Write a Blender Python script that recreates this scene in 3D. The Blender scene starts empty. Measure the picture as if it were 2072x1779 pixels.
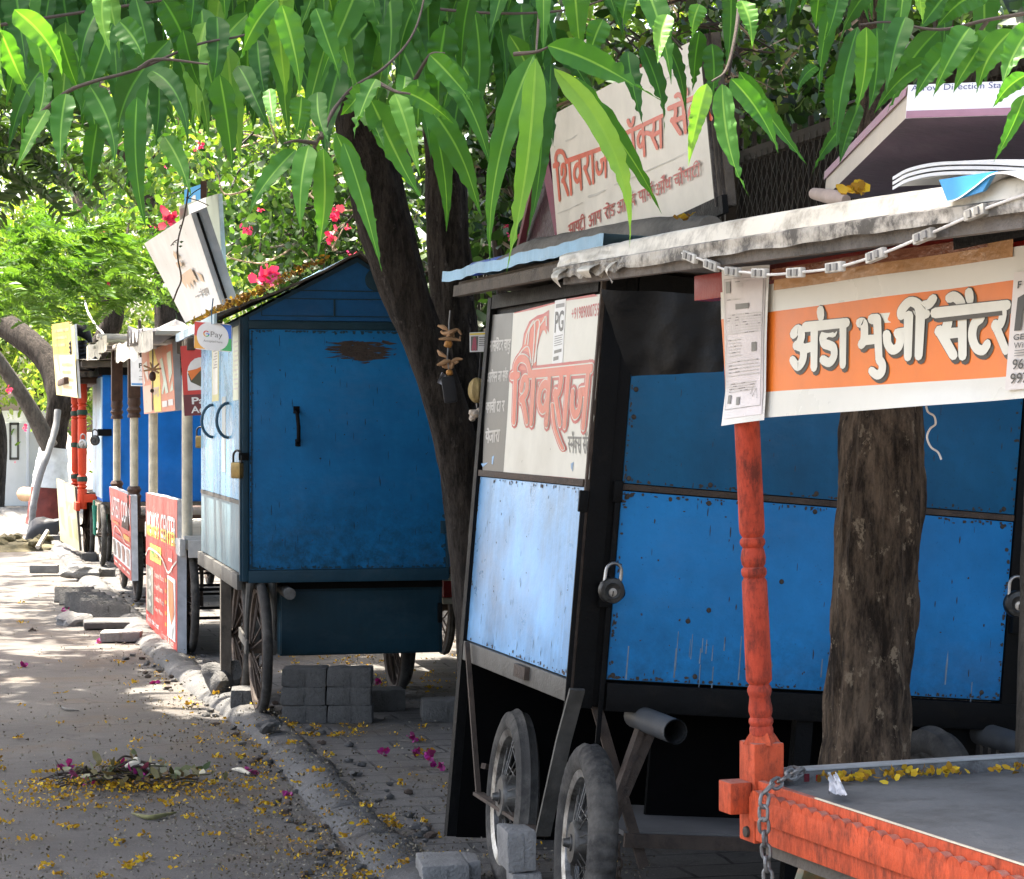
import bpy, bmesh, math, random
import numpy as np
from mathutils import Vector, Matrix, Euler, noise as mnoise
R_ = math.radians
SC = bpy.context.scene
COL = SC.collection
random.seed(7); RNG = np.random.default_rng(11)

# ------------------------------------------------------------------ camera, sky, sun, exposure
F, CU, VH, CAMH = 4450.0, 1036.0, 870.0, 1.6
cam_d = bpy.data.cameras.new('camera'); cam = bpy.data.objects.new('camera', cam_d); COL.objects.link(cam)
cam.location = (0, 0, CAMH); cam.rotation_euler = (R_(90), 0, 0)
cam_d.sensor_width = 36; cam_d.lens = F / 2072 * 36; cam_d.shift_y = -(889.5 - VH) / 2072
cam_d.clip_start = 0.05; cam_d.clip_end = 2000
SC.camera = cam
TOSUN = Vector((-0.36, 0.30, 1.15)).normalized()
w = bpy.data.worlds.new('World'); SC.world = w; w.use_nodes = True
nt = w.node_tree; sky = nt.nodes.new('ShaderNodeTexSky'); sky.sky_type = 'NISHITA'; sky.sun_disc = False
sky.sun_elevation = math.asin(TOSUN.z); sky.sun_rotation = math.atan2(TOSUN.x, TOSUN.y)
sky.air_density = 1.0; sky.dust_density = 6.5; sky.ozone_density = 0.3
bg = nt.nodes['Background']; bg.inputs['Strength'].default_value = 0.15
nt.links.new(sky.outputs[0], bg.inputs['Color'])
sun_d = bpy.data.lights.new('sun', 'SUN'); sun_d.energy = 4.3; sun_d.angle = R_(0.53); sun_d.color = (1.0, 0.93, 0.82)
sun = bpy.data.objects.new('sun', sun_d); COL.objects.link(sun)
sun.rotation_euler = TOSUN.to_track_quat('Z', 'Y').to_euler(); sun.location = (-8, 6, 14)
vs = SC.view_settings; vs.view_transform = 'Standard'; vs.look = 'None'; vs.exposure = 2.65; vs.gamma = 1
SC.cycles.max_bounces = 8; SC.cycles.transparent_max_bounces = 8
SC.cycles.use_denoising = True

# ------------------------------------------------------------------ small helpers
def P(u, v, Y):
    """point at depth Y behind photo position (u, v)"""
    return Vector(((u - CU) / F * Y, Y, CAMH - (v - VH) / F * Y))
def G(u, v, z=0.0):
    Y = (CAMH - z) * F / (v - VH); return Vector(((u - CU) / F * Y, Y, z))
def on_plane(u, v, p0, n):
    d = Vector(((u - CU) / F, 1, -(v - VH) / F)); o = Vector((0, 0, CAMH))
    return o + d * ((p0 - o).dot(n) / d.dot(n))
def V(*a): return Vector(a)
def catmull(pts, n=6):
    pts = [Vector(p) for p in pts]
    if len(pts) < 3: return pts
    out = []
    q = [pts[0] * 2 - pts[1]] + pts + [pts[-1] * 2 - pts[-2]]
    for i in range(1, len(q) - 2):
        a, b, c, d = q[i - 1], q[i], q[i + 1], q[i + 2]
        for k in range(n):
            t = k / n
            out.append(0.5 * (2 * b + (c - a) * t + (2 * a - 5 * b + 4 * c - d) * t * t + (3 * b - a - 3 * c + d) * t ** 3))
    out.append(pts[-1]); return out

def tag(o, label=None, cat=None, group=None, kind=None):
    if label: o['label'] = label
    if cat: o['category'] = cat
    if group: o['group'] = group
    if kind: o['kind'] = kind
    return o
def thing(name, label, cat, loc=(0, 0, 0), rot=(0, 0, 0), group=None, M=None):
    o = bpy.data.objects.new(name, None); COL.objects.link(o); o.empty_display_size = 0.1
    if M is not None:
        o.matrix_world = M
    else:
        o.location = loc; o.rotation_euler = rot
    tag(o, label, cat, group); return o

class MB:
    """collects shapes, then links them as ONE mesh object"""
    def __init__(s): s.bm = bmesh.new(); s.mats = []
    def mi(s, m):
        if m not in s.mats: s.mats.append(m)
        return s.mats.index(m)
    def face(s, pts, m, smooth=False):
        f = s.bm.faces.new([s.bm.verts.new(p) for p in pts]); f.material_index = s.mi(m); f.smooth = smooth; return f
    def box(s, lo, hi, m, bev=0.0, M=None):
        x0, y0, z0 = lo; x1, y1, z1 = hi
        vs_ = [s.bm.verts.new(p) for p in ((x0,y0,z0),(x1,y0,z0),(x1,y1,z0),(x0,y1,z0),(x0,y0,z1),(x1,y0,z1),(x1,y1,z1),(x0,y1,z1))]
        fs = [s.bm.faces.new([vs_[i] for i in q]) for q in ((0,3,2,1),(4,5,6,7),(0,1,5,4),(1,2,6,5),(2,3,7,6),(3,0,4,7))]
        k = s.mi(m)
        for f in fs: f.material_index = k
        if bev > 0:
            es = list({e for f in fs for e in f.edges})
            r = bmesh.ops.bevel(s.bm, geom=es, offset=bev, segments=2, affect='EDGES', profile=0.6)
            for f in r['faces']: f.material_index = k
            vs_ = list({v for f in r['faces'] for v in f.verts} | {v for v in vs_ if v.is_valid})
        if M is not None:
            for v in vs_: v.co = M @ v.co
        return s
    def bar(s, p, q, wd, ht, m, up=(0, 0, 1), bev=0.0):
        p, q = Vector(p), Vector(q); d = q - p; L = d.length; d.normalize()
        up = Vector(up)
        if abs(d.dot(up)) > .98: up = Vector((0, 1, 0))
        x = d.cross(up).normalized(); z = x.cross(d).normalized()
        M = Matrix.Translation(p) @ Matrix((x, d, z)).transposed().to_4x4()
        return s.box((-wd / 2, 0, -ht / 2), (wd / 2, L, ht / 2), m, bev, M)
    def tube(s, pts, r, m, n=8, cap=True, smooth=True):
        pts = [Vector(p) for p in pts]; k = s.mi(m); rings = []
        prev = None
        for i, p in enumerate(pts):
            d = (pts[min(i + 1, len(pts) - 1)] - pts[max(i - 1, 0)])
            if d.length < 1e-9: d = Vector((0, 0, 1))
            d.normalize()
            if prev is None:
                a = d.orthogonal().normalized()
            else:
                a = prev - d * prev.dot(d)
                a = a.normalized() if a.length > 1e-6 else d.orthogonal().normalized()
            prev = a; b = d.cross(a)
            rr = r[i] if isinstance(r, (list, tuple)) else r
            rings.append([s.bm.verts.new(p + (a * math.cos(2 * math.pi * j / n) + b * math.sin(2 * math.pi * j / n)) * rr) for j in range(n)])
        for A, B in zip(rings, rings[1:]):
            for j in range(n):
                f = s.bm.faces.new((A[j], A[(j + 1) % n], B[(j + 1) % n], B[j])); f.material_index = k; f.smooth = smooth
        if cap:
            for rg, rev in ((rings[0], True), (rings[-1], False)):
                f = s.bm.faces.new(rg[::-1] if rev else rg); f.material_index = k
        return s
    def lathe(s, prof, m, M=None, n=20, cap=True):
        k = s.mi(m); M = M or Matrix.Identity(4); rings = []
        for r, z in prof:
            rings.append([s.bm.verts.new(M @ Vector((r * math.cos(2 * math.pi * j / n), r * math.sin(2 * math.pi * j / n), z))) for j in range(n)])
        for A, B in zip(rings, rings[1:]):
            for j in range(n):
                f = s.bm.faces.new((A[j], A[(j + 1) % n], B[(j + 1) % n], B[j])); f.material_index = k; f.smooth = True
        if cap:
            f = s.bm.faces.new(rings[0][::-1]); f.material_index = k
            f = s.bm.faces.new(rings[-1]); f.material_index = k
        return s
    def torus(s, M, Rr, r, m, n=16, k=8, sx=1.0):
        i = s.mi(m); rings = []
        for a in range(n):
            t = 2 * math.pi * a / n; rg = []
            for b in range(k):
                q = 2 * math.pi * b / k
                x = (Rr + r * math.cos(q)) * math.cos(t); y = (Rr + r * math.cos(q)) * math.sin(t)
                x += (sx - 1) * Rr * (1 if math.cos(t) > 1e-6 else -1 if math.cos(t) < -1e-6 else 0)
                rg.append(s.bm.verts.new(M @ Vector((x, y, r * math.sin(q)))))
            rings.append(rg)
        for a in range(n):
            A, B = rings[a], rings[(a + 1) % n]
            for b in range(k):
                f = s.bm.faces.new((A[b], B[b], B[(b + 1) % k], A[(b + 1) % k])); f.material_index = i; f.smooth = True
        return s
    def prism(s, poly, vec, m):
        k = s.mi(m); vec = Vector(vec)
        a = [s.bm.verts.new(p) for p in poly]; b = [s.bm.verts.new(Vector(p) + vec) for p in poly]
        fs = [s.bm.faces.new(a[::-1]), s.bm.faces.new(b)]
        for i in range(len(a)):
            j = (i + 1) % len(a); fs.append(s.bm.faces.new((a[i], a[j], b[j], b[i])))
        for f in fs: f.material_index = k
        return s
    def grid(s, fn, nu, nv, m, smooth=True, thick=0.0):
        k = s.mi(m)
        vv = [[s.bm.verts.new(fn(i / nu, j / nv)) for j in range(nv + 1)] for i in range(nu + 1)]
        for i in range(nu):
            for j in range(nv):
                f = s.bm.faces.new((vv[i][j], vv[i + 1][j], vv[i + 1][j + 1], vv[i][j + 1])); f.material_index = k; f.smooth = smooth
        return s
    def blob(s, c, r, m, sub=2, sc=(1, 1, 1), amp=.15, seed=0, freq=3.0):
        k = s.mi(m); g = bmesh.ops.create_icosphere(s.bm, subdivisions=sub, radius=1.0)
        for v in g['verts']:
            d = 1 + amp * mnoise.noise(v.co * freq * .5 + Vector((seed * 3.1, seed, 0)))
            v.co = Vector(c) + Vector((v.co.x * sc[0], v.co.y * sc[1], v.co.z * sc[2])) * r * d
        for f in {f for v in g['verts'] for f in v.link_faces}: f.material_index = k; f.smooth = True
        return s
    def build(s, name, parent=None, sharp=40, recalc=False):
        if recalc: bmesh.ops.recalc_face_normals(s.bm, faces=s.bm.faces[:])
        me = bpy.data.meshes.new(name); s.bm.to_mesh(me); s.bm.free()
        for m in s.mats: me.materials.append(m)
        try: me.set_sharp_from_angle(angle=R_(sharp))
        except Exception: pass
        o = bpy.data.objects.new(name, me); COL.objects.link(o)
        if parent is not None: o.parent = parent
        return o

def raw_mesh(name, verts, faces, mats, parent=None, attr=None, midx=None, smooth=False):
    me = bpy.data.meshes.new(name)
    verts = np.asarray(verts, dtype=np.float32).reshape(-1, 3); faces = np.asarray(faces, dtype=np.int32)
    nf, k = faces.shape
    me.vertices.add(len(verts)); me.vertices.foreach_set('co', verts.ravel())
    me.loops.add(nf * k); me.loops.foreach_set('vertex_index', faces.ravel())
    me.polygons.add(nf); me.polygons.foreach_set('loop_start', np.arange(0, nf * k, k, dtype=np.int32))
    if smooth: me.polygons.foreach_set('use_smooth', np.ones(nf, dtype=bool))
    for m in mats: me.materials.append(m)
    if midx is not None: me.polygons.foreach_set('material_index', np.asarray(midx, dtype=np.int32))
    if attr is not None:
        a = me.attributes.new('tint', 'FLOAT', 'POINT'); a.data.foreach_set('value', np.asarray(attr, dtype=np.float32))
    me.update(calc_edges=True); me.validate()
    o = bpy.data.objects.new(name, me); COL.objects.link(o)
    if parent is not None: o.parent = parent
    return o

# ------------------------------------------------------------------ materials
MATS = {}
def _new(name):
    m = bpy.data.materials.new(name); m.use_nodes = True; t = m.node_tree
    return m, t, t.nodes['Principled BSDF'], t.nodes, t.links
def _noise(t, co, scale, detail=5, rough=.6, map_scale=None):
    n = t.nodes.new('ShaderNodeTexNoise'); n.inputs['Scale'].default_value = scale
    n.inputs['Detail'].default_value = detail; n.inputs['Roughness'].default_value = rough
    if map_scale:
        mp = t.nodes.new('ShaderNodeMapping'); mp.inputs['Scale'].default_value = map_scale
        t.links.new(co, mp.inputs['Vector']); co = mp.outputs[0]
    t.links.new(co, n.inputs['Vector']); return n.outputs['Fac']
def _ramp(t, fac, stops):
    r = t.nodes.new('ShaderNodeValToRGB'); e = r.color_ramp.elements
    while len(e) < len(stops): e.new(.5)
    for el, (p, c) in zip(e, stops):
        el.position = p; el.color = (c, c, c, 1) if isinstance(c, (int, float)) else (*c, 1)
    t.links.new(fac, r.inputs[0]); return r.outputs[0]
def _mix(t, fac, a, b, blend='MIX'):
    n = t.nodes.new('ShaderNodeMix'); n.data_type = 'RGBA'; n.blend_type = blend
    for sock, val in ((n.inputs[0], fac), (n.inputs[6], a), (n.inputs[7], b)):
        if isinstance(val, (int, float)): sock.default_value = val
        elif isinstance(val, (tuple, list)): sock.default_value = (*val[:3], 1)
        else: t.links.new(val, sock)
    return n.outputs[2]
def _math(t, op, a, b):
    n = t.nodes.new('ShaderNodeMath'); n.operation = op; n.use_clamp = True
    for sock, val in ((n.inputs[0], a), (n.inputs[1], b)):
        if isinstance(val, (int, float)): sock.default_value = val
        else: t.links.new(val, sock)
    return n.outputs[0]
def _bump(t, p, h, strength, dist=.01):
    b = t.nodes.new('ShaderNodeBump'); b.inputs['Strength'].default_value = strength; b.inputs['Distance'].default_value = dist
    t.links.new(h, b.inputs['Height']); t.links.new(b.outputs[0], p.inputs['Normal']); return b

def plain(name, col, rough=.6, var=.25, scale=9, metal=0.0, bump=.15, spec=.35, dirt=0.0, dcol=(.05, .045, .035), dscale=4, bscale=None):
    if name in MATS: return MATS[name]
    m, t, p, N, L = _new(name); co = N.new('ShaderNodeTexCoord').outputs['Object']
    n1 = _noise(t, co, scale, 6)
    c = _mix(t, _ramp(t, n1, [(.3, 0), (.7, 1)]), tuple(x * (1 - var) for x in col), tuple(min(1, x * (1 + var)) for x in col))
    if dirt > 0:
        n2 = _noise(t, co, dscale, 8, .7)
        c = _mix(t, _ramp(t, n2, [(.62 - .25 * dirt, 0), (.78 - .2 * dirt, min(1, dirt * 1.4))]), c, dcol)
    L.new(c, p.inputs['Base Color'])
    n3 = _noise(t, co, bscale or scale * 6, 4)
    r = _ramp(t, n1, [(.2, max(0, rough - .12)), (.8, min(1, rough + .12))]); L.new(r, p.inputs['Roughness'])
    p.inputs['Metallic'].default_value = metal; p.inputs['Specular IOR Level'].default_value = spec
    if bump: _bump(t, p, n3, bump, .01)
    MATS[name] = m; return m

def paint(name, col, rough=.38, grime=.4, streak=.3, chips=.15, gcol=(.02, .025, .02), ccol=(.06, .035, .02), light=.28, spec=.25, low=None):
    """brush-painted sheet metal: blotchy tone, vertical run-off streaks, grime, chips of rust; low=(z0,z1) grime that sits below z1"""
    if name in MATS: return MATS[name]
    m, t, p, N, L = _new(name); co = N.new('ShaderNodeTexCoord').outputs['Object']
    n1 = _noise(t, co, 2.2, 8, .65)
    c = _mix(t, _ramp(t, n1, [(.3, 0), (.72, 1)]), tuple(x * (1 - light) for x in col), tuple(min(1, x * (1 + light)) for x in col))
    st = _noise(t, co, 1.0, 5, .6, (38, 38, 1.6))
    c = _mix(t, _ramp(t, st, [(.5, 0), (.8, streak)]), c, tuple(min(1, x * 1.5 + .03) for x in col))
    g = _noise(t, co, 4.5, 10, .75)
    gf = _ramp(t, g, [(.56 - .1 * grime, 0), (.8, grime)])
    if low:
        sp = N.new('ShaderNodeSeparateXYZ'); L.new(co, sp.inputs[0])
        mr = N.new('ShaderNodeMapRange'); mr.inputs['From Min'].default_value = low[0]; mr.inputs['From Max'].default_value = low[1]
        mr.inputs['To Min'].default_value = 1; mr.inputs['To Max'].default_value = 0; L.new(sp.outputs[2], mr.inputs[0])
        g2 = _noise(t, co, 14, 10, .8)
        gf = _math(t, 'ADD', gf, _math(t, 'MULTIPLY', mr.outputs[0], _ramp(t, g2, [(.36, 0), (.62, .95)])))
    c = _mix(t, gf, c, gcol)
    ch = _noise(t, co, 26, 6, .7)
    sp2 = _noise(t, co, 75, 4, .8)
    c = _mix(t, _ramp(t, sp2, [(.30, .75), (.36, 0)]), c, tuple(x * .25 for x in col))
    dn = _noise(t, co, 1.1, 10, .75, (1, 1, 2.2))
    c = _mix(t, _ramp(t, dn, [(.52, 0), (.70, .30)]), c, tuple(min(1, x * .75 + .07) for x in col))
    cf = _ramp(t, ch, [(.70 - .1 * chips, 0), (.725 - .1 * chips, 1)])
    c = _mix(t, _math(t, 'MULTIPLY', cf, min(1, chips * 4)), c, ccol)
    L.new(c, p.inputs['Base Color'])
    rr = _math(t, 'ADD', _ramp(t, g, [(.3, rough - .08), (.8, min(1, rough + .2))]), _math(t, 'MULTIPLY', cf, .3))
    L.new(rr, p.inputs['Roughness']); p.inputs['Specular IOR Level'].default_value = spec
    b1 = _noise(t, co, 3.0, 3); b2 = _noise(t, co, 90, 3)
    _bump(t, p, _math(t, 'ADD', _math(t, 'MULTIPLY', b1, .9), _math(t, 'MULTIPLY', b2, .10)), .38, .02)
    MATS[name] = m; return m

def worn(name, col, dark, dust=(.20, .18, .16), amt=.6, rough=.6):
    """old enamel on wood: dark weathering in vertical flakes, fine pits, dust that has settled on level faces"""
    if name in MATS: return MATS[name]
    m, t, p, N, L = _new(name); co = N.new('ShaderNodeTexCoord').outputs['Object']
    n0 = _noise(t, co, 5, 6, .6); n1 = _noise(t, co, 34, 8, .75, (1.4, 1.4, .5)); n2 = _noise(t, co, 120, 4, .7); n3 = _noise(t, co, 12, 8, .7)
    c = _mix(t, _ramp(t, n0, [(.3, 0), (.7, 1)]), tuple(x * .82 for x in col), tuple(min(1, x * 1.15) for x in col))
    c = _mix(t, _math(t, 'MULTIPLY', _ramp(t, n1, [(.43, 0), (.60, 1)]), _ramp(t, n3, [(.36, .22), (.58, amt)])), c, dark)
    c = _mix(t, _ramp(t, n2, [(.60, 0), (.70, .55 * amt)]), c, tuple(x * .5 for x in dark))
    g = N.new('ShaderNodeNewGeometry'); sp = N.new('ShaderNodeSeparateXYZ'); L.new(g.outputs['Normal'], sp.inputs[0])
    c = _mix(t, _math(t, 'MULTIPLY', _ramp(t, sp.outputs[2], [(.55, 0), (.9, .75)]), _ramp(t, n1, [(.35, 1), (.65, .3)])), c, dust)
    L.new(c, p.inputs['Base Color']); L.new(_ramp(t, n1, [(.3, rough - .12), (.7, min(1, rough + .25))]), p.inputs['Roughness']); p.inputs['Specular IOR Level'].default_value = .25
    _bump(t, p, _math(t, 'ADD', _math(t, 'MULTIPLY', n1, .6), _math(t, 'MULTIPLY', n2, .25)), .5, .012)
    MATS[name] = m; return m

def print_mat(name, col, rough=.35, var=.08, fade=.15):
    """printed vinyl: nearly flat colour with faint fading"""
    return plain(name, col, rough, var + fade * .3, 5, bump=.05, dirt=.06, dcol=tuple(x * .6 for x in col), dscale=9)

def leaf_mat(name, cols, trans=.4, rough=.35, spec=.4):
    if name in MATS: return MATS[name]
    m, t, p, N, L = _new(name)
    a = N.new('ShaderNodeAttribute'); a.attribute_name = 'tint'
    c = _ramp(t, a.outputs['Fac'], [(i / max(1, len(cols) - 1), c_) for i, c_ in enumerate(cols)])
    co = N.new('ShaderNodeTexCoord').outputs['Object']
    c = _mix(t, _ramp(t, _noise(t, co, 40, 3), [(.3, 0), (.7, .35)]), c, _mix(t, 1.0, c, (.6, .7, .5), 'MULTIPLY'))
    L.new(c, p.inputs['Base Color']); p.inputs['Roughness'].default_value = rough; p.inputs['Specular IOR Level'].default_value = spec
    tr = N.new('ShaderNodeBsdfTranslucent'); L.new(_mix(t, 1.0, c, (1.0, 1.0, .35), 'MULTIPLY'), tr.inputs['Color'])
    tr2 = N.new('ShaderNodeMix'); 
    ms = N.new('ShaderNodeMixShader'); ms.inputs[0].default_value = trans
    N.remove(tr2)
    L.new(p.outputs[0], ms.inputs[1]); L.new(tr.outputs[0], ms.inputs[2])
    L.new(ms.outputs[0], N['Material Output'].inputs['Surface'])
    MATS[name] = m; return m

def bark_mat(name, dark, lightc, pale, pale_amt=.2, scale=1.0, bump=.9):
    if name in MATS: return MATS[name]
    m, t, p, N, L = _new(name); co = N.new('ShaderNodeTexCoord').outputs['Object']
    n1 = _noise(t, co, 7 * scale, 10, .75, (2.0, 2.0, .42)); n2 = _noise(t, co, 30 * scale, 6, .7, (1.3, 1.3, .5)); n3 = _noise(t, co, 9 * scale, 7, .72, (1.4, 1.4, .8))
    c = _mix(t, _ramp(t, n1, [(.40, 0), (.60, 1)]), dark, lightc)
    c = _mix(t, _ramp(t, n2, [(.5, 0), (.75, .8)]), c, tuple(x * .35 for x in dark))
    c = _mix(t, _ramp(t, n3, [(.66 - .2 * pale_amt, 0), (.70 - .2 * pale_amt, min(1, pale_amt * 2.5))]), c, pale)
    L.new(c, p.inputs['Base Color']); p.inputs['Roughness'].default_value = .9; p.inputs['Specular IOR Level'].default_value = .2
    _bump(t, p, _math(t, 'ADD', _math(t, 'MULTIPLY', n1, .7), _math(t, 'MULTIPLY', n2, .5)), bump, .07)
    MATS[name] = m; return m

def ground_mat(name, base, light, brown, kind):
    m, t, p, N, L = _new(name); co = N.new('ShaderNodeNewGeometry').outputs['Position']
    n1 = _noise(t, co, .7, 8, .65); n2 = _noise(t, co, 95, 4, .7); n3 = _noise(t, co, 6, 9, .72); n4 = _noise(t, co, 1.6, 9, .7)
    c = _mix(t, _ramp(t, n1, [(.3, 0), (.7, 1)]), base, light)
    c = _mix(t, _ramp(t, n3, [(.5, 0), (.75, .5)]), c, tuple(x * .45 for x in base))
    c = _mix(t, _ramp(t, n4, [(.52, 0), (.68, .75)]), c, brown)
    c = _mix(t, _ramp(t, n2, [(.58, 0), (.74, .75)]), c, tuple(min(1, x * 2.3) for x in light))
    c = _mix(t, _ramp(t, n2, [(.28, .8), (.40, 0)]), c, tuple(x * .3 for x in base))
    vo = N.new('ShaderNodeTexVoronoi'); vo.feature = 'DISTANCE_TO_EDGE'; vo.inputs['Scale'].default_value = .8; wn = N.new('ShaderNodeTexNoise'); wn.inputs['Scale'].default_value = 2.2; wn.inputs['Detail'].default_value = 8; L.new(co, wn.inputs['Vector'])
    wv_ = N.new('ShaderNodeVectorMath'); wv_.operation = 'MULTIPLY_ADD'; wv_.inputs[1].default_value = (.9, .9, 0); L.new(wn.outputs['Color'], wv_.inputs[0]); L.new(co, wv_.inputs[2]); L.new(wv_.outputs[0], vo.inputs['Vector'])
    crack = _ramp(t, vo.outputs['Distance'], [(.0, 1), (.012, 0)])
    c = _mix(t, _math(t, 'MULTIPLY', crack, _ramp(t, n4, [(.40, .0), (.60, .75)])), c, tuple(x * .3 for x in base))
    n5 = _noise(t, co, .33, 6, .7); c = _mix(t, _ramp(t, n5, [(.50, 0), (.56, .28)]), c, tuple(x * .62 for x in base))
    h = _math(t, 'ADD', _math(t, 'MULTIPLY', n2, .35), _math(t, 'MULTIPLY', n3, .6))
    if kind == 'pave':
        mp = N.new('ShaderNodeMapping'); mp.inputs['Rotation'].default_value = (0, 0, R_(-14)); L.new(co, mp.inputs['Vector'])
        dn = N.new('ShaderNodeTexNoise'); dn.inputs['Scale'].default_value = 3; L.new(co, dn.inputs['Vector'])
        va = N.new('ShaderNodeVectorMath'); va.operation = 'MULTIPLY_ADD'; va.inputs[1].default_value = (.05, .05, 0); L.new(dn.outputs['Color'], va.inputs[0]); L.new(mp.outputs[0], va.inputs[2])
        br = N.new('ShaderNodeTexBrick'); br.inputs['Scale'].default_value = 1; br.inputs['Brick Width'].default_value = .42; br.inputs['Row Height'].default_value = .21
        br.inputs['Mortar Size'].default_value = .009; br.inputs['Mortar Smooth'].default_value = .3
        br.inputs['Color1'].default_value = (1, 1, 1, 1); br.inputs['Color2'].default_value = (.84, .83, .82, 1); br.inputs['Mortar'].default_value = (.14, .13, .12, 1)
        L.new(va.outputs[0], br.inputs['Vector'])
        jf = _ramp(t, n4, [(.36, .95), (.58, .12)])
        c = _mix(t, jf, c, _mix(t, 1.0, c, br.outputs['Color'], 'MULTIPLY'))
        inv = _math(t, 'SUBTRACT', 1.0, br.outputs['Fac']); h = _math(t, 'ADD', _math(t, 'MULTIPLY', h, .5), _math(t, 'MULTIPLY', inv, .5))
    L.new(c, p.inputs['Base Color']); p.inputs['Roughness'].default_value = .92; p.inputs['Specular IOR Level'].default_value = .25
    _bump(t, p, h, .8, .02)
    return m
# ------------------------------------------------------------------ lettering
_TXT = {}
def text_tris(body, bold=0.0):
    """outline mesh of a line of Latin text: 2-D verts scaled so that the height of the line is 1, faces, width"""
    k = (body, bold)
    if k in _TXT: return _TXT[k]
    c = bpy.data.curves.new('lettering', 'FONT'); c.body = body; c.offset = bold; c.resolution_u = 3
    o = bpy.data.objects.new('lettering', c); COL.objects.link(o)
    bpy.context.view_layer.update(); d = bpy.context.evaluated_depsgraph_get()
    me = bpy.data.meshes.new_from_object(o.evaluated_get(d))
    vs_ = [(v.co.x, v.co.y) for v in me.vertices]; fs = [tuple(p.vertices) for p in me.polygons]
    bpy.data.objects.remove(o); bpy.data.curves.remove(c); bpy.data.meshes.remove(me)
    x0 = min(v[0] for v in vs_); x1 = max(v[0] for v in vs_); y0 = min(v[1] for v in vs_); y1 = max(v[1] for v in vs_)
    _TXT[k] = ([((x - x0) / (x1 - x0), (y - y0) / (y1 - y0)) for x, y in vs_], fs, (x1 - x0) / (y1 - y0)); return _TXT[k]
def put_text(mb, body, mapf, rect, mat, off, bold=0.0, keep=None):
    """letter `body` into rect=(s0,t0,s1,t1) of a surface, t runs down; keep=(wide,high) of that surface keeps the letters' own shape"""
    vs_, fs, asp = text_tris(body, bold); s0, t0, s1, t1 = rect
    if keep:
        wd = abs(t1 - t0) * keep[1] * asp / keep[0]
        s1 = s0 + math.copysign(min(abs(s1 - s0), wd), s1 - s0)
    q = [mapf(s0 + x * (s1 - s0), t1 + y * (t0 - t1), off) for x, y in vs_]
    bv = [mb.bm.verts.new(p) for p in q]; k = mb.mi(mat)
    for f in fs:
        try: mb.bm.faces.new([bv[i] for i in f]).material_index = k
        except ValueError: pass
_tick = [0]
def put_stroke(mb, mapf, pts, wd, mat, off, taper=1.0):
    """a pen stroke: each piece lies a hair above the one before, so that no two faces share a plane"""
    pts = [Vector((p[0], p[1])) for p in pts]; k = mb.mi(mat); n = len(pts)
    if n < 2: return
    ws = [wd * .5 * (1 - (1 - taper) * (i / (n - 1))) for i in range(n)]
    def quad(q):
        _tick[0] += 1; e = off + (_tick[0] % 40) * 1.2e-5
        try: f = mb.bm.faces.new([mb.bm.verts.new(mapf(a.x, a.y, e)) for a in q]); f.material_index = k
        except ValueError: pass
    nr = []
    for i in range(n):
        d = pts[min(i + 1, n - 1)] - pts[max(i - 1, 0)]
        d = d.normalized() if d.length > 1e-9 else Vector((1, 0)); nr.append(Vector((-d.y, d.x)))
    for i in range(n - 1):
        quad([pts[i] - nr[i] * ws[i], pts[i + 1] - nr[i + 1] * ws[i + 1], pts[i + 1] + nr[i + 1] * ws[i + 1], pts[i] + nr[i] * ws[i]])
    for i, sg in ((0, -1), (n - 1, 1)):
        d = Vector((nr[i].y, -nr[i].x)) * sg
        arc = [pts[i] + (nr[i] * math.cos(a) * sg * -1 + d * math.sin(a)) * ws[i] for a in (0, .8, 1.57, 2.34, 3.1416)]
        quad(arc)
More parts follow.
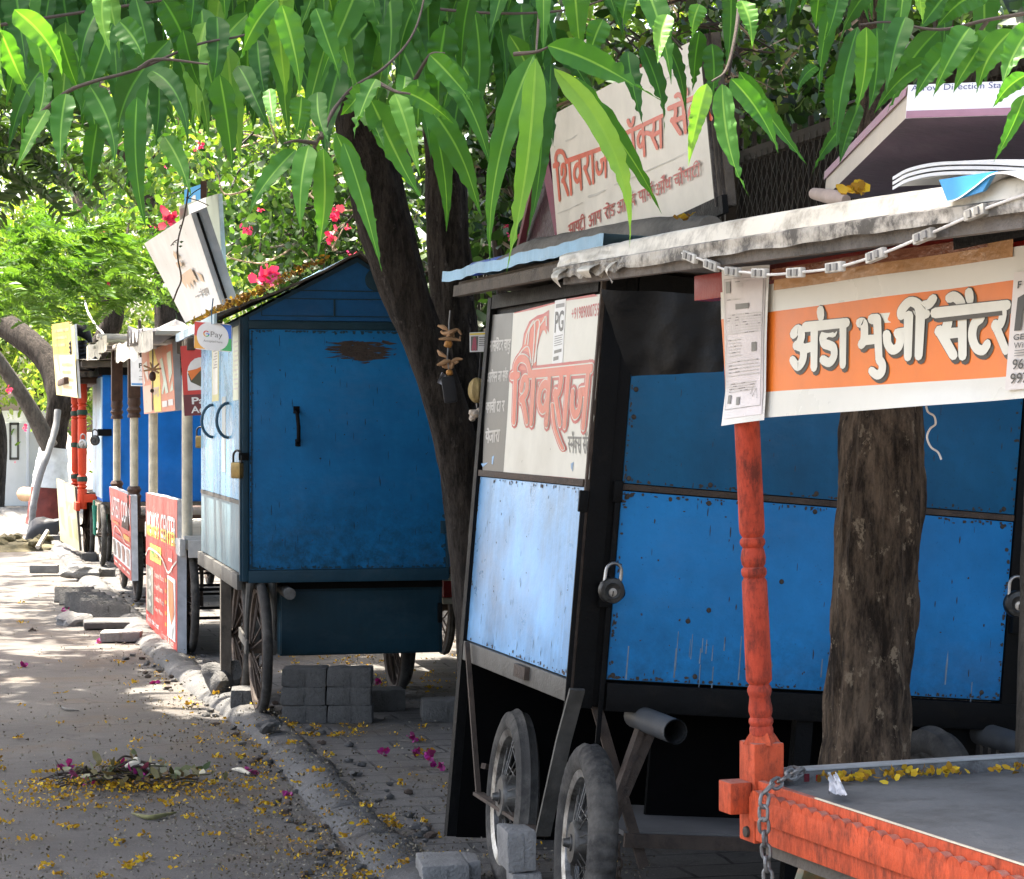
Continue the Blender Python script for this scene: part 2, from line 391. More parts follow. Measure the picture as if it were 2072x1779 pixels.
# Devanagari pen strokes, header line at y=1, foot at y=0: glyph -> (width, header from, header to, bar x for marks, strokes)
DV = {
 'ra': (.52, 0, .52, .34, [[(.36,1),(.39,.8),(.31,.61),(.13,.58)], [(.15,.6),(.27,.38),(.47,.03)]]),
 'va': (.68, 0, .68, .55, [[(.55,1),(.55,0)], [(.55,.7),(.38,.78),(.2,.7),(.13,.5),(.22,.32),(.38,.28),(.55,.48)]]),
 'ja': (.86, 0, .86, .72, [[(.72,1),(.72,0)], [(.72,.6),(.42,.6)], [(.1,.58),(.12,.36),(.26,.2),(.44,.26),(.5,.46),(.42,.6)]]),
 'sha': (.82, .48, .82, .68, [[(.68,1),(.68,0)], [(.14,.7),(.2,.9),(.36,.9),(.4,.7),(.28,.54),(.14,.48)], [(.2,.5),(.32,.32),(.46,.03)]]),
 'sa': (.82, 0, .82, .68, [[(.68,1),(.68,0)], [(.28,1),(.31,.8),(.23,.61),(.08,.58)], [(.1,.6),(.24,.36),(.44,.03)], [(.26,.52),(.68,.52)]]),
 's_': (.52, 0, .56, .4, [[(.28,1),(.31,.8),(.23,.61),(.08,.58)], [(.1,.6),(.24,.36),(.44,.03)], [(.26,.52),(.56,.52)]]),
 'na': (.72, 0, .72, .58, [[(.58,1),(.58,0)], [(.58,.52),(.28,.52)], [(.28,.52),(.2,.62),(.1,.52),(.18,.42),(.26,.5)]]),
 'ka': (.92, 0, .92, .46, [[(.46,1),(.46,0)], [(.46,.72),(.3,.8),(.13,.66),(.13,.44),(.28,.34),(.46,.54)], [(.46,.66),(.64,.78),(.8,.66),(.8,.46),(.7,.32)]]),
 'k_': (.76, 0, .8, .44, [[(.44,1),(.44,0)], [(.44,.72),(.3,.8),(.13,.66),(.13,.44),(.28,.34),(.44,.54)], [(.44,.66),(.6,.7),(.8,.62)]]),
 'ta': (.62, 0, .62, .36, [[(.36,1),(.36,.8)], [(.36,.8),(.17,.68),(.1,.42),(.2,.16),(.4,.08),(.54,.2)]]),
 'da': (.66, 0, .66, .36, [[(.36,1),(.36,.82)], [(.5,.8),(.3,.82),(.15,.72),(.17,.56),(.34,.5),(.5,.42),(.52,.22),(.36,.08),(.14,.16)]]),
 'dda': (.6, 0, .6, .36, [[(.36,1),(.36,.8)], [(.36,.8),(.18,.7),(.12,.5),(.26,.36),(.42,.44),(.36,.54)], [(.42,.44),(.42,.24),(.52,.02)]]),
 'pa': (.68, 0, .68, .55, [[(.55,1),(.55,0)], [(.15,1),(.15,.62),(.26,.46),(.42,.46),(.55,.56)]]),
 'ya': (.7, 0, .7, .57, [[(.57,1),(.57,0)], [(.14,.98),(.26,.84),(.13,.64),(.2,.44),(.4,.38),(.57,.5)]]),
 'dha': (.72, .48, .72, .58, [[(.58,1),(.58,0)], [(.12,.82),(.22,.96),(.32,.82),(.2,.64),(.1,.46),(.22,.28),(.42,.28),(.58,.46)]]),
 'ca': (.72, 0, .72, .58, [[(.58,1),(.58,0)], [(.08,.68),(.58,.68)], [(.2,.66),(.15,.44),(.26,.28),(.44,.3),(.58,.46)]]),
 'bha': (.82, .5, .82, .66, [[(.66,1),(.66,0)], [(.12,.94),(.24,.92),(.25,.7),(.21,.5),(.12,.4)], [(.21,.5),(.66,.5)]]),
 'a': (.96, .52, .96, .82, [[(.82,1),(.82,0)], [(.12,.86),(.28,.96),(.4,.82),(.32,.62),(.2,.57)], [(.26,.57),(.44,.48),(.44,.22),(.26,.06),(.08,.22)], [(.44,.46),(.82,.52)]]),
 'aa': (.3, 0, .3, .16, [[(.16,1),(.16,0)]]),
 'ii': (.3, 0, .3, .16, [[(.16,1),(.16,0)], [(.16,1),(.08,1.24),(-.14,1.34),(-.34,1.16),(-.36,1.02)]]),
 'i': (.3, 0, .3, .18, [[(.18,1),(.18,0)], [(.18,1),(.14,1.2),(.34,1.36),(.66,1.28),(.84,1.0)]]),
}
MARK = {'^e': [[(0,1.02),(-.05,1.2),(-.2,1.32),(-.32,1.3)]], '^ai': [[(0,1.02),(-.04,1.18),(-.16,1.3),(-.28,1.3)], [(.02,1.02),(.04,1.2),(-.04,1.36),(-.14,1.4)]],
        '^.': [[(.2,1.36),(.22,1.22)]], '^.a': [[(.08,1.42),(.09,1.3)]], '^o': [[(-.2,1.36),(-.12,1.2),(.02,1.18),(.12,1.36)]],
        '^r': [[(0,1.02),(.06,1.2),(.2,1.24),(.3,1.36)]], '_u': [[(0,0),(.1,-.14),(.06,-.32),(-.1,-.38),(-.26,-.28)]]}
def deva(tokens, gap=.02):
    """-> strokes in units of letter height, total width"""
    x = 0; out = []; bar = 0; run = None
    for tk in tokens:
        if tk == ' ':
            if run: out.append([(run[0], 1), (run[1], 1)]); run = None
            x += .34; continue
        if tk in MARK:
            for s in MARK[tk]: out.append([(p.x + bar, p.y) for p in catmull([(a, b, 0) for a, b in s], 4)])
            continue
        wd, h0, h1, bx, ss = DV[tk]
        if run and h0 <= .01: run[1] = x + h1
        else:
            if run: out.append([(run[0], 1), (run[1], 1)])
            run = [x + h0, x + h1]
        for s in ss: out.append([(p.x + x, p.y) for p in catmull([(a, b, 0) for a, b in s], 4)])
        bar = x + bx; x += wd + gap
    if run: out.append([(run[0], 1), (run[1], 1)])
    return out, x
def put_deva(mb, tokens, mapf, rect, mat, off, wd=.14, shift=(0, 0)):
    """rect = (s of the left end, t of the foot, s of the right end, t of the header line), drawn through mapf(s,t,off)"""
    ss, tot = deva(tokens); s0, t0, s1, t1 = rect
    def mp(x, y, e): return mapf(s0 + (x + shift[0]) / tot * (s1 - s0), t0 + (y + shift[1]) * (t1 - t0), e)
    for s in ss: put_stroke(mb, mp, s, wd, mat, off, .92)

def quad_map(tl, tr, br, bl, out=None):
    """surface coordinates (s right, t down) on a quadrilateral; off lifts along its normal"""
    tl, tr, br, bl = map(Vector, (tl, tr, br, bl)); n = (tr - tl).cross(tl - bl).normalized()
    if n.dot(Vector((0, 0, CAMH)) - tl) < 0: n = -n
    def f(s, t, off=0.0):
        a = tl + (tr - tl) * s; b = bl + (br - bl) * s
        return a + (b - a) * t + n * off
    f.n = n; f.w = ((tr - tl).length + (br - bl).length) / 2; f.h = ((bl - tl).length + (br - tr).length) / 2
    return f
def rect_on(mb, f, s0, t0, s1, t1, m, off):
    mb.face([f(s0, t1, off), f(s1, t1, off), f(s1, t0, off), f(s0, t0, off)], m)
def board(name, label, cat, corners, thick, face_m, edge_m, group=None, part='face', loc_t=1.0, frame=None):
    """a flat sign with real thickness; returns (thing, face builder, map in the thing's own space)"""
    f0 = quad_map(*corners); base = f0(.5, loc_t)
    t = thing(name, label, cat, base, group=group)
    f = lambda s, tt, off=0.0: f0(s, tt, off) - base
    f.n, f.w, f.h = f0.n, f0.w, f0.h
    mb = MB(); mb.prism([f(0, 1, -thick), f(1, 1, -thick), f(1, 0, -thick), f(0, 0, -thick)], f0.n * (thick - .002), edge_m)
    mb.build('backing', t, recalc=True)
    fb = MB(); rect_on(fb, f, 0, 0, 1, 1, face_m, 0)
    return t, fb, f

# ------------------------------------------------------------------ wheels
def tyre_mesh(M, R, tr, mat, pattern, flat=.8, n=216):
    mb = MB(); k = 16; im = mb.mi(mat); rings = []
    for a in range(n):
        t = 2 * math.pi * a / n; rg = []
        for b in range(k):
            q = 2 * math.pi * b / k; r = tr
            ox = math.sin(q) * tr * flat; orr = math.cos(q) * tr
            if math.cos(q) > .25:
                if pattern == 'block': orr -= .16 * tr * (1 if (math.sin(t * 46 + 1.9 * math.sin(q * 2.5)) > .5 or abs(q - 3.14) > 3.0) else 0)
                if pattern == 'rib' and b % 2 == 1: orr -= .17 * tr
            rg.append(mb.bm.verts.new(M @ Vector((ox, (R - tr + orr) * math.cos(t), (R - tr + orr) * math.sin(t)))))
        rings.append(rg)
    for a in range(n):
        A, B = rings[a], rings[(a + 1) % n]
        for b in range(k):
            f = mb.bm.faces.new((A[b], A[(b + 1) % k], B[(b + 1) % k], B[b])); f.material_index = im; f.smooth = pattern != 'block'
    return mb
def wheel(parent, c, R, tr, spokes, rubber, rim_m, hub_m, pattern='plain', yaw=0.0, hubw=.05, spr=.004, brake=0.0, flat=.8):
    """spoked wheel (axle along local x) with tyre and rim as sub-parts"""
    M = Matrix.Translation(Vector(c)) @ Matrix.Rotation(yaw, 4, 'Z')
    mb = MB(); X = M @ Matrix.Rotation(R_(90), 4, 'Y'); ri = R - 2 * tr * .98
    mb.lathe([(.012, -hubw - .02), (.018, -hubw), (.026, -hubw), (.03, -hubw * .5), (.03, hubw * .5), (.026, hubw), (.018, hubw), (.012, hubw + .02)], hub_m, X, 14)
    if brake: mb.lathe([(brake * .9, -.045), (brake, -.035), (brake, .03), (brake * .8, .045)], hub_m, X, 24)
    for i in range(spokes):
        a = 2 * math.pi * i / spokes; b = a + (.28 if i % 2 else -.28); sx = hubw * .8 * (1 if (i // 2) % 2 else -1)
        p = Vector((sx, .03 * math.cos(b), .03 * math.sin(b))); q = Vector((0, ri * math.cos(a), ri * math.sin(a)))
        mb.tube([M @ p, M @ q], spr, hub_m, 5, cap=False)
    o = mb.build('wheel', parent)
    tyre_mesh(M, R, tr, rubber, pattern, flat).build('tyre', o, 50)
    rm = MB()
    rm_prof = [(ri - .012, -.022), (ri + .012, -.03), (ri + .018, -.024), (ri + .002, -.008), (ri + .002, .008), (ri + .018, .024), (ri + .012, .03), (ri - .012, .022), (ri - .016, 0), (ri - .012, -.022)]
    rm.lathe(rm_prof, rim_m, X, 48, cap=False); rm.build('rim', o)
    return o

# ------------------------------------------------------------------ ground
TH = R_(14)
KERB = [(3.4, -6), (1.55, 0), (1.0, 2.4), (.25, 5.5), (-.36, 7.83), (-.72, 9.25), (-1.20, 11.3), (-1.95, 13.8), (-2.72, 16.6), (-4.4, 23), (-6.5, 31), (-12.5, 52), (-45, 160)]
kerb_c = catmull([(x, y, 0) for x, y in KERB], 5)
def kerb_x(y):
    for a, b in zip(kerb_c, kerb_c[1:]):
        if a.y <= y <= b.y: return a.x + (b.x - a.x) * (y - a.y) / (b.y - a.y)
    return 0
asphalt = ground_mat('asphalt', (.088, .080, .072), (.135, .124, .111), (.125, .090, .057), 'road')
pavers = ground_mat('pavers', (.095, .09, .084), (.15, .142, .13), (.105, .075, .042), 'pave')
soil = ground_mat('soil', (.16, .13, .1), (.22, .19, .15), (.13, .1, .07), 'road')
kerbm = ground_mat('kerb_stone', (.085, .083, .08), (.13, .127, .122), (.075, .062, .05), 'road')
mb = MB(); mb.face([(-900, -300, -.02), (900, -300, -.02), (900, 1500, -.02), (-900, 1500, -.02)], soil)
tag(mb.build('ground'), 'bare dusty soil reaching away on both sides of the road', 'ground', kind='structure')
mb = MB(); L_ = [(p.x + .02, p.y) for p in kerb_c]
for (x0, y0), (x1, y1) in zip(L_, L_[1:]):
    mb.face([(x0 - 14, y0 - 3, 0), (x0, y0, 0), (x1, y1, 0), (x1 - 14, y1 - 3, 0)], asphalt)
tag(mb.build('road'), 'grey worn asphalt road with blotches of brown dust', 'road', kind='structure')
mb = MB()
for (x0, y0), (x1, y1) in zip(L_, L_[1:]):
    mb.face([(x0, y0, .03), (x0 + 4.6, y0 + 1.1, .03), (x1 + 4.6, y1 + 1.1, .03), (x1, y1, .03)], pavers)
tag(mb.build('pavement'), 'dusty grey paver block pavement under the carts', 'pavement', kind='structure')
# the kerb: worn rounded stones in one run
fine = catmull([(x, y, 0) for x, y in KERB[2:12]], 150); vs_, fs_ = [], []
prof = [(-.125, -.01), (-.115, .022), (-.085, .055), (-.045, .074), (0, .078), (.05, .072), (.085, .052), (.11, .02)]
run = 0
for i, p in enumerate(fine):
    d = (fine[min(i + 1, len(fine) - 1)] - fine[max(i - 1, 0)]).normalized(); nn = Vector((d.y, -d.x, 0))
    if i: run += (p - fine[i - 1]).length
    ph = (run % .62) / .62; joint = min(ph, 1 - ph) * .62
    dip = max(0, 1 - joint / .02)
    for o_, z in prof:
        q = p + nn * o_; nz = mnoise.fractal(q * 5, 1, 2, 5) * .014 + mnoise.noise(q * 27) * .007 + mnoise.noise(q * 1.3) * .010 + (.007 if mnoise.noise(q * 3.1 + V(0, 0, 5)) > .18 else 0)
        vs_.append((q.x + nn.x * nz * .9, q.y + nn.y * nz, max(-.02, z * (.86 - .22 * dip) + (nz if z > 0 else 0))))
kp = len(prof)
for i in range(len(fine) - 1):
    for j in range(kp - 1): fs_.append((i * kp + j, i * kp + j + 1, (i + 1) * kp + j + 1, (i + 1) * kp + j))
tag(raw_mesh('kerb', vs_, fs_, [kerbm], smooth=True), 'rounded worn concrete kerb between road and pavement', 'kerb', kind='structure')
# ------------------------------------------------------------------ shared materials
BLACKIRON = plain('black_iron', (.004, .004, .004), .55, .4, 14, .0, .3, spec=.12, dirt=.2, dcol=(.030, .022, .015), dscale=12)
RUSTIRON = plain('rusty_iron', (.07, .05, .037), .75, .45, 16, .1, .5, dirt=.4, dcol=(.025, .02, .017))
GREYIRON = plain('grey_iron', (.09, .085, .075), .6, .35, 12, .3, .3, dirt=.3, dcol=(.04, .03, .02))
RUBBER = plain('rubber', (.050, .047, .043), .9, .3, 20, bump=.4, dirt=.6, dcol=(.12, .11, .095), dscale=5, spec=.15)
CHROME = plain('worn_chrome', (.42, .41, .39), .38, .3, 20, .9, .15, dirt=.75, dcol=(.09, .08, .065), dscale=9)
STEEL = plain('dull_steel', (.13, .125, .115), .5, .3, 25, .7, .2, dirt=.6, dcol=(.06, .05, .04), dscale=12)
BRASS = plain('old_brass', (.20, .14, .05), .4, .3, 25, .7, .2, dirt=.3, dcol=(.04, .03, .02))
WOODGREY = plain('weathered_wood', (.10, .085, .068), .85, .4, 9, bump=.6, dirt=.4, dcol=(.03, .027, .024), dscale=10)
WOODBROWN = plain('brown_wood', (.075, .04, .026), .6, .35, 12, bump=.3)
TARP = plain('cream_tarpaulin', (.56, .53, .45), .45, .10, 3, bump=.12, dirt=.55, dcol=(.13, .11, .085), dscale=10, bscale=25)
TARPDIRTY = plain('stained_tarpaulin', (.46, .43, .37), .55, .25, 8, bump=.3, dirt=.95, dcol=(.06, .055, .048), dscale=16, bscale=30)
TARPGREY = plain('grey_tarpaulin', (.17, .155, .13), .8, .35, 6, bump=.8, dirt=.4, dcol=(.05, .045, .04))
BLACKSHEET = plain('black_plastic', (.005, .0055, .006), .45, .4, 7, bump=.3, spec=.12, dirt=.2, dcol=(.025, .025, .025), dscale=16, bscale=30)
WHITEV = print_mat('white_vinyl', (.68, .68, .66)); CREAMV = print_mat('cream_vinyl', (.60, .58, .50))
REDV = print_mat('red_vinyl', (.50, .028, .022)); DKRED = print_mat('maroon_vinyl', (.11, .009, .016)); ORANGEV = print_mat('orange_vinyl', (.70, .17, .022))
INKRED = print_mat('faded_red_ink', (.58, .14, .085)); INKRED2 = print_mat('red_ink', (.44, .06, .05)); INK = print_mat('black_ink', (.03, .028, .026)); INKGREY = print_mat('grey_ink', (.16, .155, .145))
YELLOWV = print_mat('yellow_vinyl', (.78, .62, .07)); GREYV = print_mat('dark_grey_vinyl', (.13, .125, .11), .4); PALEINK = print_mat('pale_ink', (.45, .43, .40))
BLUEA = paint('blue_enamel', (.012, .185, .45), .47, .16, .06, .2, low=(-.02, .30), gcol=(.012, .10, .22))
BLUEA_side = paint('blue_enamel_worn_sheen', (.17, .37, .62), .30, .06, .45, .25, light=.55, spec=.5)  # faded enamel, its base also paled for the bright sheen of this side
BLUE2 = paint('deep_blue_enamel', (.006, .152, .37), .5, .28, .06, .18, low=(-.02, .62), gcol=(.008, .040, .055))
BLUE2_side = paint('sheen_pale_door_enamel', (.14, .38, .58), .25, .15, .5, .15, low=(-.05, .42), gcol=(.10, .12, .11), light=.4, spec=.5)  # door blue lightened in its colour to stand for glossy street reflections
BLUE2_dark = paint('teal_blue_enamel', (.008, .036, .054), .5, .45, .1, .2)
TEALEDGE = paint('dark_teal_frame', (.012, .045, .07), .45, .5, .1, .3)
BLUE3 = paint('bright_blue_enamel', (.004, .13, .47), .45, .12, .05, .06)
ROOFBLUE = paint('pale_blue_sheet', (.20, .38, .52), .45, .4, .35, .3)
PALEBLUE = paint('pale_sunlit_blue', (.45, .60, .68), .3, .15, .4, .2)  # pale blue; on the far cart's door it stands for sunlight
ORANGE = worn('orange_enamel', (.50, .072, .022), (.085, .026, .016), amt=.7)
RED = paint('red_enamel', (.32, .018, .012), .45, .3, .1, .2)
ORANGERED = paint('orange_red_enamel', (.62, .06, .02), .4, .15, .1, .1)
CREAMPAINT = plain('cream_paint', (.60, .54, .40), .45, .12, 6, bump=.2, dirt=.2, dcol=(.25, .2, .13))
RIVET = plain('rust_rivet', (.045, .035, .026), .7, .3, 30)
BLOCK = plain('concrete_block', (.10, .096, .09), .95, .3, 14, bump=1.0, dirt=.35, dcol=(.07, .065, .06), dscale=8)
BLOCKL = plain('pale_concrete_block', (.20, .194, .183), .95, .22, 14, bump=1.0, dirt=.25, dcol=(.16, .15, .14), dscale=8)
PIPE = plain('grey_pipe', (.075, .078, .08), .55, .25, 12, bump=.1, dirt=.3)

def rot_frame(o, yaw, pitch=0, roll=0):
    return Matrix.Translation(Vector(o)) @ (Matrix.Rotation(yaw, 4, 'Z') @ Matrix.Rotation(pitch, 4, 'X') @ Matrix.Rotation(roll, 4, 'Y'))
def chips(mb, f, n, edge, inner, m, seed, big=1.0):
    """flaked paint: small ragged patches crowding the edges of a panel, few and thin ones inside; f(s, t) maps the panel"""
    rr = random.Random(seed); e0 = f(0, 0); su, sv = (f(1, 0) - e0).length, (f(0, 1) - e0).length; up = (f(1, 0) - e0).cross(f(0, 1) - e0).normalized()
    if up.dot(f.out) < 0: up = -up
    for i in range(n):
        k = rr.random()
        if k < edge:
            a, d = rr.random(), abs(rr.gauss(0, .007)); s, t = ((a, d / sv) if k < edge * .3 else (a, 1 - d / sv) if k < edge * .62 else (d / su, a) if k < edge * .82 else (1 - d / su, a)); w_, h_ = rr.uniform(.002, .009) * big, rr.uniform(.002, .008) * big
        else: s, t = rr.random(), rr.random(); w_, h_ = (rr.uniform(.0008, .0025), rr.uniform(.004, .022) * big) if rr.random() < .7 else (rr.uniform(.002, .006), rr.uniform(.002, .006))
        pts = []; m_ = 6
        for j in range(m_):
            q = 6.283 * j / m_; r = rr.uniform(.55, 1.2); pts.append(f(min(.999, max(.001, s + w_ / su * r * math.cos(q))), min(.999, max(.001, t + h_ / sv * r * math.sin(q)))) + up * (.0009 + i * 4e-6))
        mb.face(pts, m)
def panel(o, ex, ey, out):
    o, ex, ey = Vector(o), Vector(ex), Vector(ey)
    def f(s, t): return o + ex * s + ey * t
    f.out = Vector(out); return f
def rivets(mb, pts, n, r=.009):
    for p in pts: mb.lathe([(r, 0), (r * .8, r * .45), (r * .3, r * .6)], RIVET, Matrix.Translation(Vector(p)) @ Vector(n).to_track_quat('Z', 'Y').to_matrix().to_4x4(), 8)

# ------------------------------------------------------------------ blue cart with the lettered side (nearest closed cart)
MA = rot_frame((.1926, 7.1, .7961), .2886, .0072, .0833); MAi = MA.inverted()
A = thing('snack_cart', 'blue closed pushcart with black iron frame and a torn red lettered poster on its side', 'pushcart', M=MA)
LA, H1, H2, W0, W1 = 1.29, .635, 1.254, .115, 1.541
GZ = -.765
mb = MB(); mb.box((.012, .006, 0), (W1 + .1, LA, 1.30), BLACKIRON); mb.build('body', A)
mb = MB(); mb.box((.0, .012, .0), (.014, LA - .01, .62), BLUEA_side, .003); chips(mb, panel((0, .014, .003), (0, LA - .026, 0), (0, 0, .614), (-1, 0, 0)), 170, .62, 0, RUSTIRON, 5, 1.25); mb.build('side_door', A)
mb = MB(); mb.box((W0, -.012, .006), (W1, .004, .618), BLUEA, .002); chips(mb, panel((W0 + .002, -.012, .008), (W1 - W0 - .004, 0, 0), (0, 0, .608), (0, -1, 0)), 330, .80, 0, RIVET, 6)
rivets(mb, [(W0 + .02, -.012, .60), (W0 + .02, -.012, .31), (W0 + .02, -.012, .02), (.42, -.012, .60), (.8, -.012, .6), (1.16, -.012, .6), (1.5, -.012, .6), (.42, -.012, .03), (.9, -.012, .02), (1.47, -.012, .03), (.7, -.012, .36), (.92, -.012, .37), (1.0, -.012, .27), (.45, -.012, .25), (.38, -.012, .21)], (0, -1, 0))

for k in range(26):
    xx = random.choice([random.gauss(.62, .05), random.gauss(.45, .04), random.uniform(.15, 1.5)]); z1 = random.uniform(.06, .22); ln = random.uniform(.04, .14); wd = random.uniform(.001, .003)
    mb.face([(xx - wd, -.0126, z1 - ln), (xx + wd, -.0126, z1 - ln), (xx + wd * .7, -.0126, z1), (xx - wd * .7, -.0126, z1)], plain('lime_drip', (.16, .22, .27), .8, .4, 20))
for xx, z1, ln, wd in ((.66, .19, .11, .012), (.63, .15, .09, .010), (.68, .11, .07, .012), (1.33, .17, .12, .004)): mb.face([(xx - wd * .6, -.0129, max(.012, z1 - ln)), (xx + wd * .5, -.0129, max(.012, z1 - ln)), (xx + wd, -.0129, z1 - ln * .4), (xx + .001, -.0129, z1), (xx - wd, -.0129, z1 - ln * .5)], MATS['lime_drip'])
mb.build('lower_front_door', A)
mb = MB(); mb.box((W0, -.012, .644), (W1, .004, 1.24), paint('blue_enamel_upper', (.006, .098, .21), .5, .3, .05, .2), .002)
rivets(mb, [(W0 + .02, -.012, .66), (.42, -.012, .66), (.8, -.012, .66), (1.16, -.012, .66), (1.5, -.012, .66), (W0 + .02, -.012, .95), (W0 + .02, -.012, .86)], (0, -1, 0)); chips(mb, panel((W0 + .002, -.012, .646), (W1 - W0 - .004, 0, 0), (0, 0, .59), (0, -1, 0)), 240, .8, 0, RIVET, 7); mb.build('upper_front_door', A)
mb = MB()
mb.box((W0, -.016, .622), (W1, -.002, .641), RUSTIRON); mb.build('hinge', A)
mb = MB()
mb.box((.004, -.022, -.09), (.07, .03, 1.33), BLACKIRON, .003); mb.box((.072, -.014, -.085), (W0 - .002, .02, 1.33), BLACKIRON, .002)
mb.box((-.010, -.012, -.07), (.006, .002, 1.3), RUSTIRON); mb.box((-.014, LA - .01, GZ + .02), (.03, LA + .035, 1.3), BLACKIRON)
mb.box((W1 + .004, -.02, -.09), (W1 + .10, .05, 1.33), BLACKIRON, .003); mb.box((W0 - .002, -.03, -.095), (W1 + .06, .02, -.004), BLACKIRON, .003)
mb.box((-.012, .02, -.075), (.02, LA - .012, -.004), GREYIRON, .002); mb.box((-.01, .02, .622), (.012, LA - .012, .645), RUSTIRON, .002)
mb.box((-.012, .02, 1.256), (.012, LA - .012, 1.31), BLACKIRON, .002); mb.box((W0, -.018, 1.245), (W1, .01, 1.33), BLACKIRON)
mb.bar((.09, .0, -.08), (.30, .0, -.60), .035, .012, RUSTIRON, (0, 1, 0)); mb.bar((.30, -.01, -.08), (.10, -.04, -.60), .05, .02, RUSTIRON, (0, 1, 0))
mb.build('frame', A)
# iron guard round the wheels
mb = MB()
pts = [(.0, .02, -.08), (-.03, .0, -.16), (-.155, -.03, -.48), (-.155, LA * .52, -.50), (-.10, LA * .93, -.46), (-.005, LA * .98, -.03)]
pts = [MAi @ on_plane(u, v, MA @ V(-.03, 0, 0), (MA.to_3x3() @ V(1, 0, 0))) for u, v in ((1168, 1395), (1140, 1500), (1098, 1690), (968, 1606), (945, 1300))]
for a, b, wd in zip(pts, pts[1:], (.05, .05, .04, .018)): mb.bar(a, b, .012, wd, RUSTIRON if wd != .05 else GREYIRON, (1, 0, 0))
mb.bar(pts[3] + V(.01, 0, .1), (.2, LA * .8, -.46), .02, .02, RUSTIRON)
a = MAi @ on_plane(1055, 1378, MA @ V(.25, 0, 0), (MA.to_3x3() @ V(1, 0, 0))); b = MAi @ on_plane(1068, 1700, MA @ V(.25, 0, 0), (MA.to_3x3() @ V(1, 0, 0)))
mb.bar(a, b, .014, .02, GREYIRON)
mb.bar((.26, -.02, -.08), (.10, -.06, -.58), .045, .02, RUSTIRON, (1, 0, 0))
mb.build('wheel_guard', A)
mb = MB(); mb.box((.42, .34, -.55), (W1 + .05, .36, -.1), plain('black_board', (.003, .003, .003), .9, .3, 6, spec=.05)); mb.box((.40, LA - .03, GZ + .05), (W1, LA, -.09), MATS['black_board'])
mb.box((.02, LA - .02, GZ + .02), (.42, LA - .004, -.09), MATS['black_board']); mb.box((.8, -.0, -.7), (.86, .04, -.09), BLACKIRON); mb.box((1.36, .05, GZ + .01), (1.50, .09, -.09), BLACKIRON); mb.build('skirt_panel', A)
mb = MB(); mb.box((.22, .0, -.50), (1.2, .55, -.485), plain('dusty_shelf', (.11, .105, .10), .85, .2, 6, bump=.2)); mb.box((.22, -.02, -.535), (1.2, -.004, -.49), RUSTIRON); mb.build('shelf', A)
for x in (.22, 1.48):
    mb = MB(); q = (x, .05, -.125)
    mb.tube([(x + .03, .06, -.115), (x + .035, -.30, -.118)], .040, PIPE, 18, cap=False); mb.tube([(x + .035, -.30, -.118), (x + .03, .06, -.115)], .0355, plain('pipe_bore', (.01, .01, .01), .9), 18, cap=False)
    mb.build('push_handle', A)
for x, y, z0, z1 in ((.095, -.03, -.20, .64), (-.02, -.03, -.26, .60)):
    mb = MB(); mb.box((x - .008, y - .004, z0), (x + .008, y + .004, z1), BLACKIRON, .002); mb.box((x - .016, y - .008, z1 - .06), (x + .016, y + .006, z1 + .01), BLACKIRON, .004); mb.build('latch_bar', A)
mb = MB(); mb.box((-.03, .42, -.055), (.004, .55, -.01), RUSTIRON, .002); mb.build('latch_bar', A)
wheel(A, MAi @ V(.225, 6.78, .325), .31, .049, 36, RUBBER, CHROME, STEEL, 'block', -.13, .05, .0022, .07, .95)
wheel(A, MAi @ V(.0, 7.60, .33), .305, .043, 36, RUBBER, CHROME, STEEL, 'rib', -.10, .05, .0022, .075, .95)
wheel(A, MAi @ V(1.35, 7.12, .33), .31, .05, 36, RUBBER, CHROME, STEEL, 'rib', 0, .055, .0028, .085, .95)
# poster
nA = MA.to_3x3() @ V(-1, 0, 0); pA = MA @ V(0, 0, 0)
def zA(x, y, off=0.0):  # detail view of the poster
    return MAi @ (on_plane((1350 + x / 2.964) * .6953, (820 + y / 2.964) * .6953, pA, nA) + nA * (off + .002))
def px_quad(zf, a, b, c, d):
    a, b, c, d = [Vector((*q, 0)) for q in (a, b, c, d)]
    def f(s, t, off=0.0):
        p = a + (b - a) * s; q = d + (c - d) * s; r = p + (q - p) * t
        return zf(r.x, r.y, off)
    return f
mb = MB()
def zpoly(pts, m, off): mb.face([zA(x, y, off) for x, y in pts][::-1], m)
zpoly([(430, 270), (800, 180), (1000, 140), (1190, 105), (1190, 300), (1165, 700), (1140, 1000), (1120, 1120), (1130, 1160), (1105, 1300), (1098, 1450), (1085, 1706), (880, 1690), (345, 1650), (380, 1150)], CREAMV, 0)
zpoly([(225, 290), (430, 268), (380, 1150), (345, 1650), (165, 1645), (180, 1200)], GREYV, .0003)
for a in ([(440, 268), (600, 225), (790, 178), (790, 190), (600, 243), (440, 275)], [(890, 150), (1130, 108), (1165, 125), (890, 165)], [(165, 1640), (345, 1645), (880, 1688), (1000, 1700), (1000, 1712), (345, 1662), (165, 1655)]): zpoly(a, INKRED2, .0006)
plume = [(440, 790), (452, 660), (508, 560), (523, 450), (570, 342), (640, 292), (690, 278), (742, 243), (738, 442), (718, 402), (694, 402), (664, 480), (635, 600), (632, 745), (560, 790)]
zpoly(plume, INKRED2, .0007); pc = V(585, 560, 0)
zpoly([tuple((pc + (V(x, y, 0) - pc) * .88)[:2]) for x, y in plume], INKRED, .0009)
L1 = px_quad(zA, (425, 815), (1118, 748), (1072, 1250), (410, 1205))
toks = ['i', 'sha', 'va', 'ra', 'aa', 'ja']
put_deva(mb, toks, L1, (0, 1, 1, 0), INKRED2, .0010, .34); put_deva(mb, toks, L1, (0, 1, 1, 0), CREAMV, .0022, .225); put_deva(mb, toks, L1, (0, 1, 1, 0), INKRED, .0034, .17)
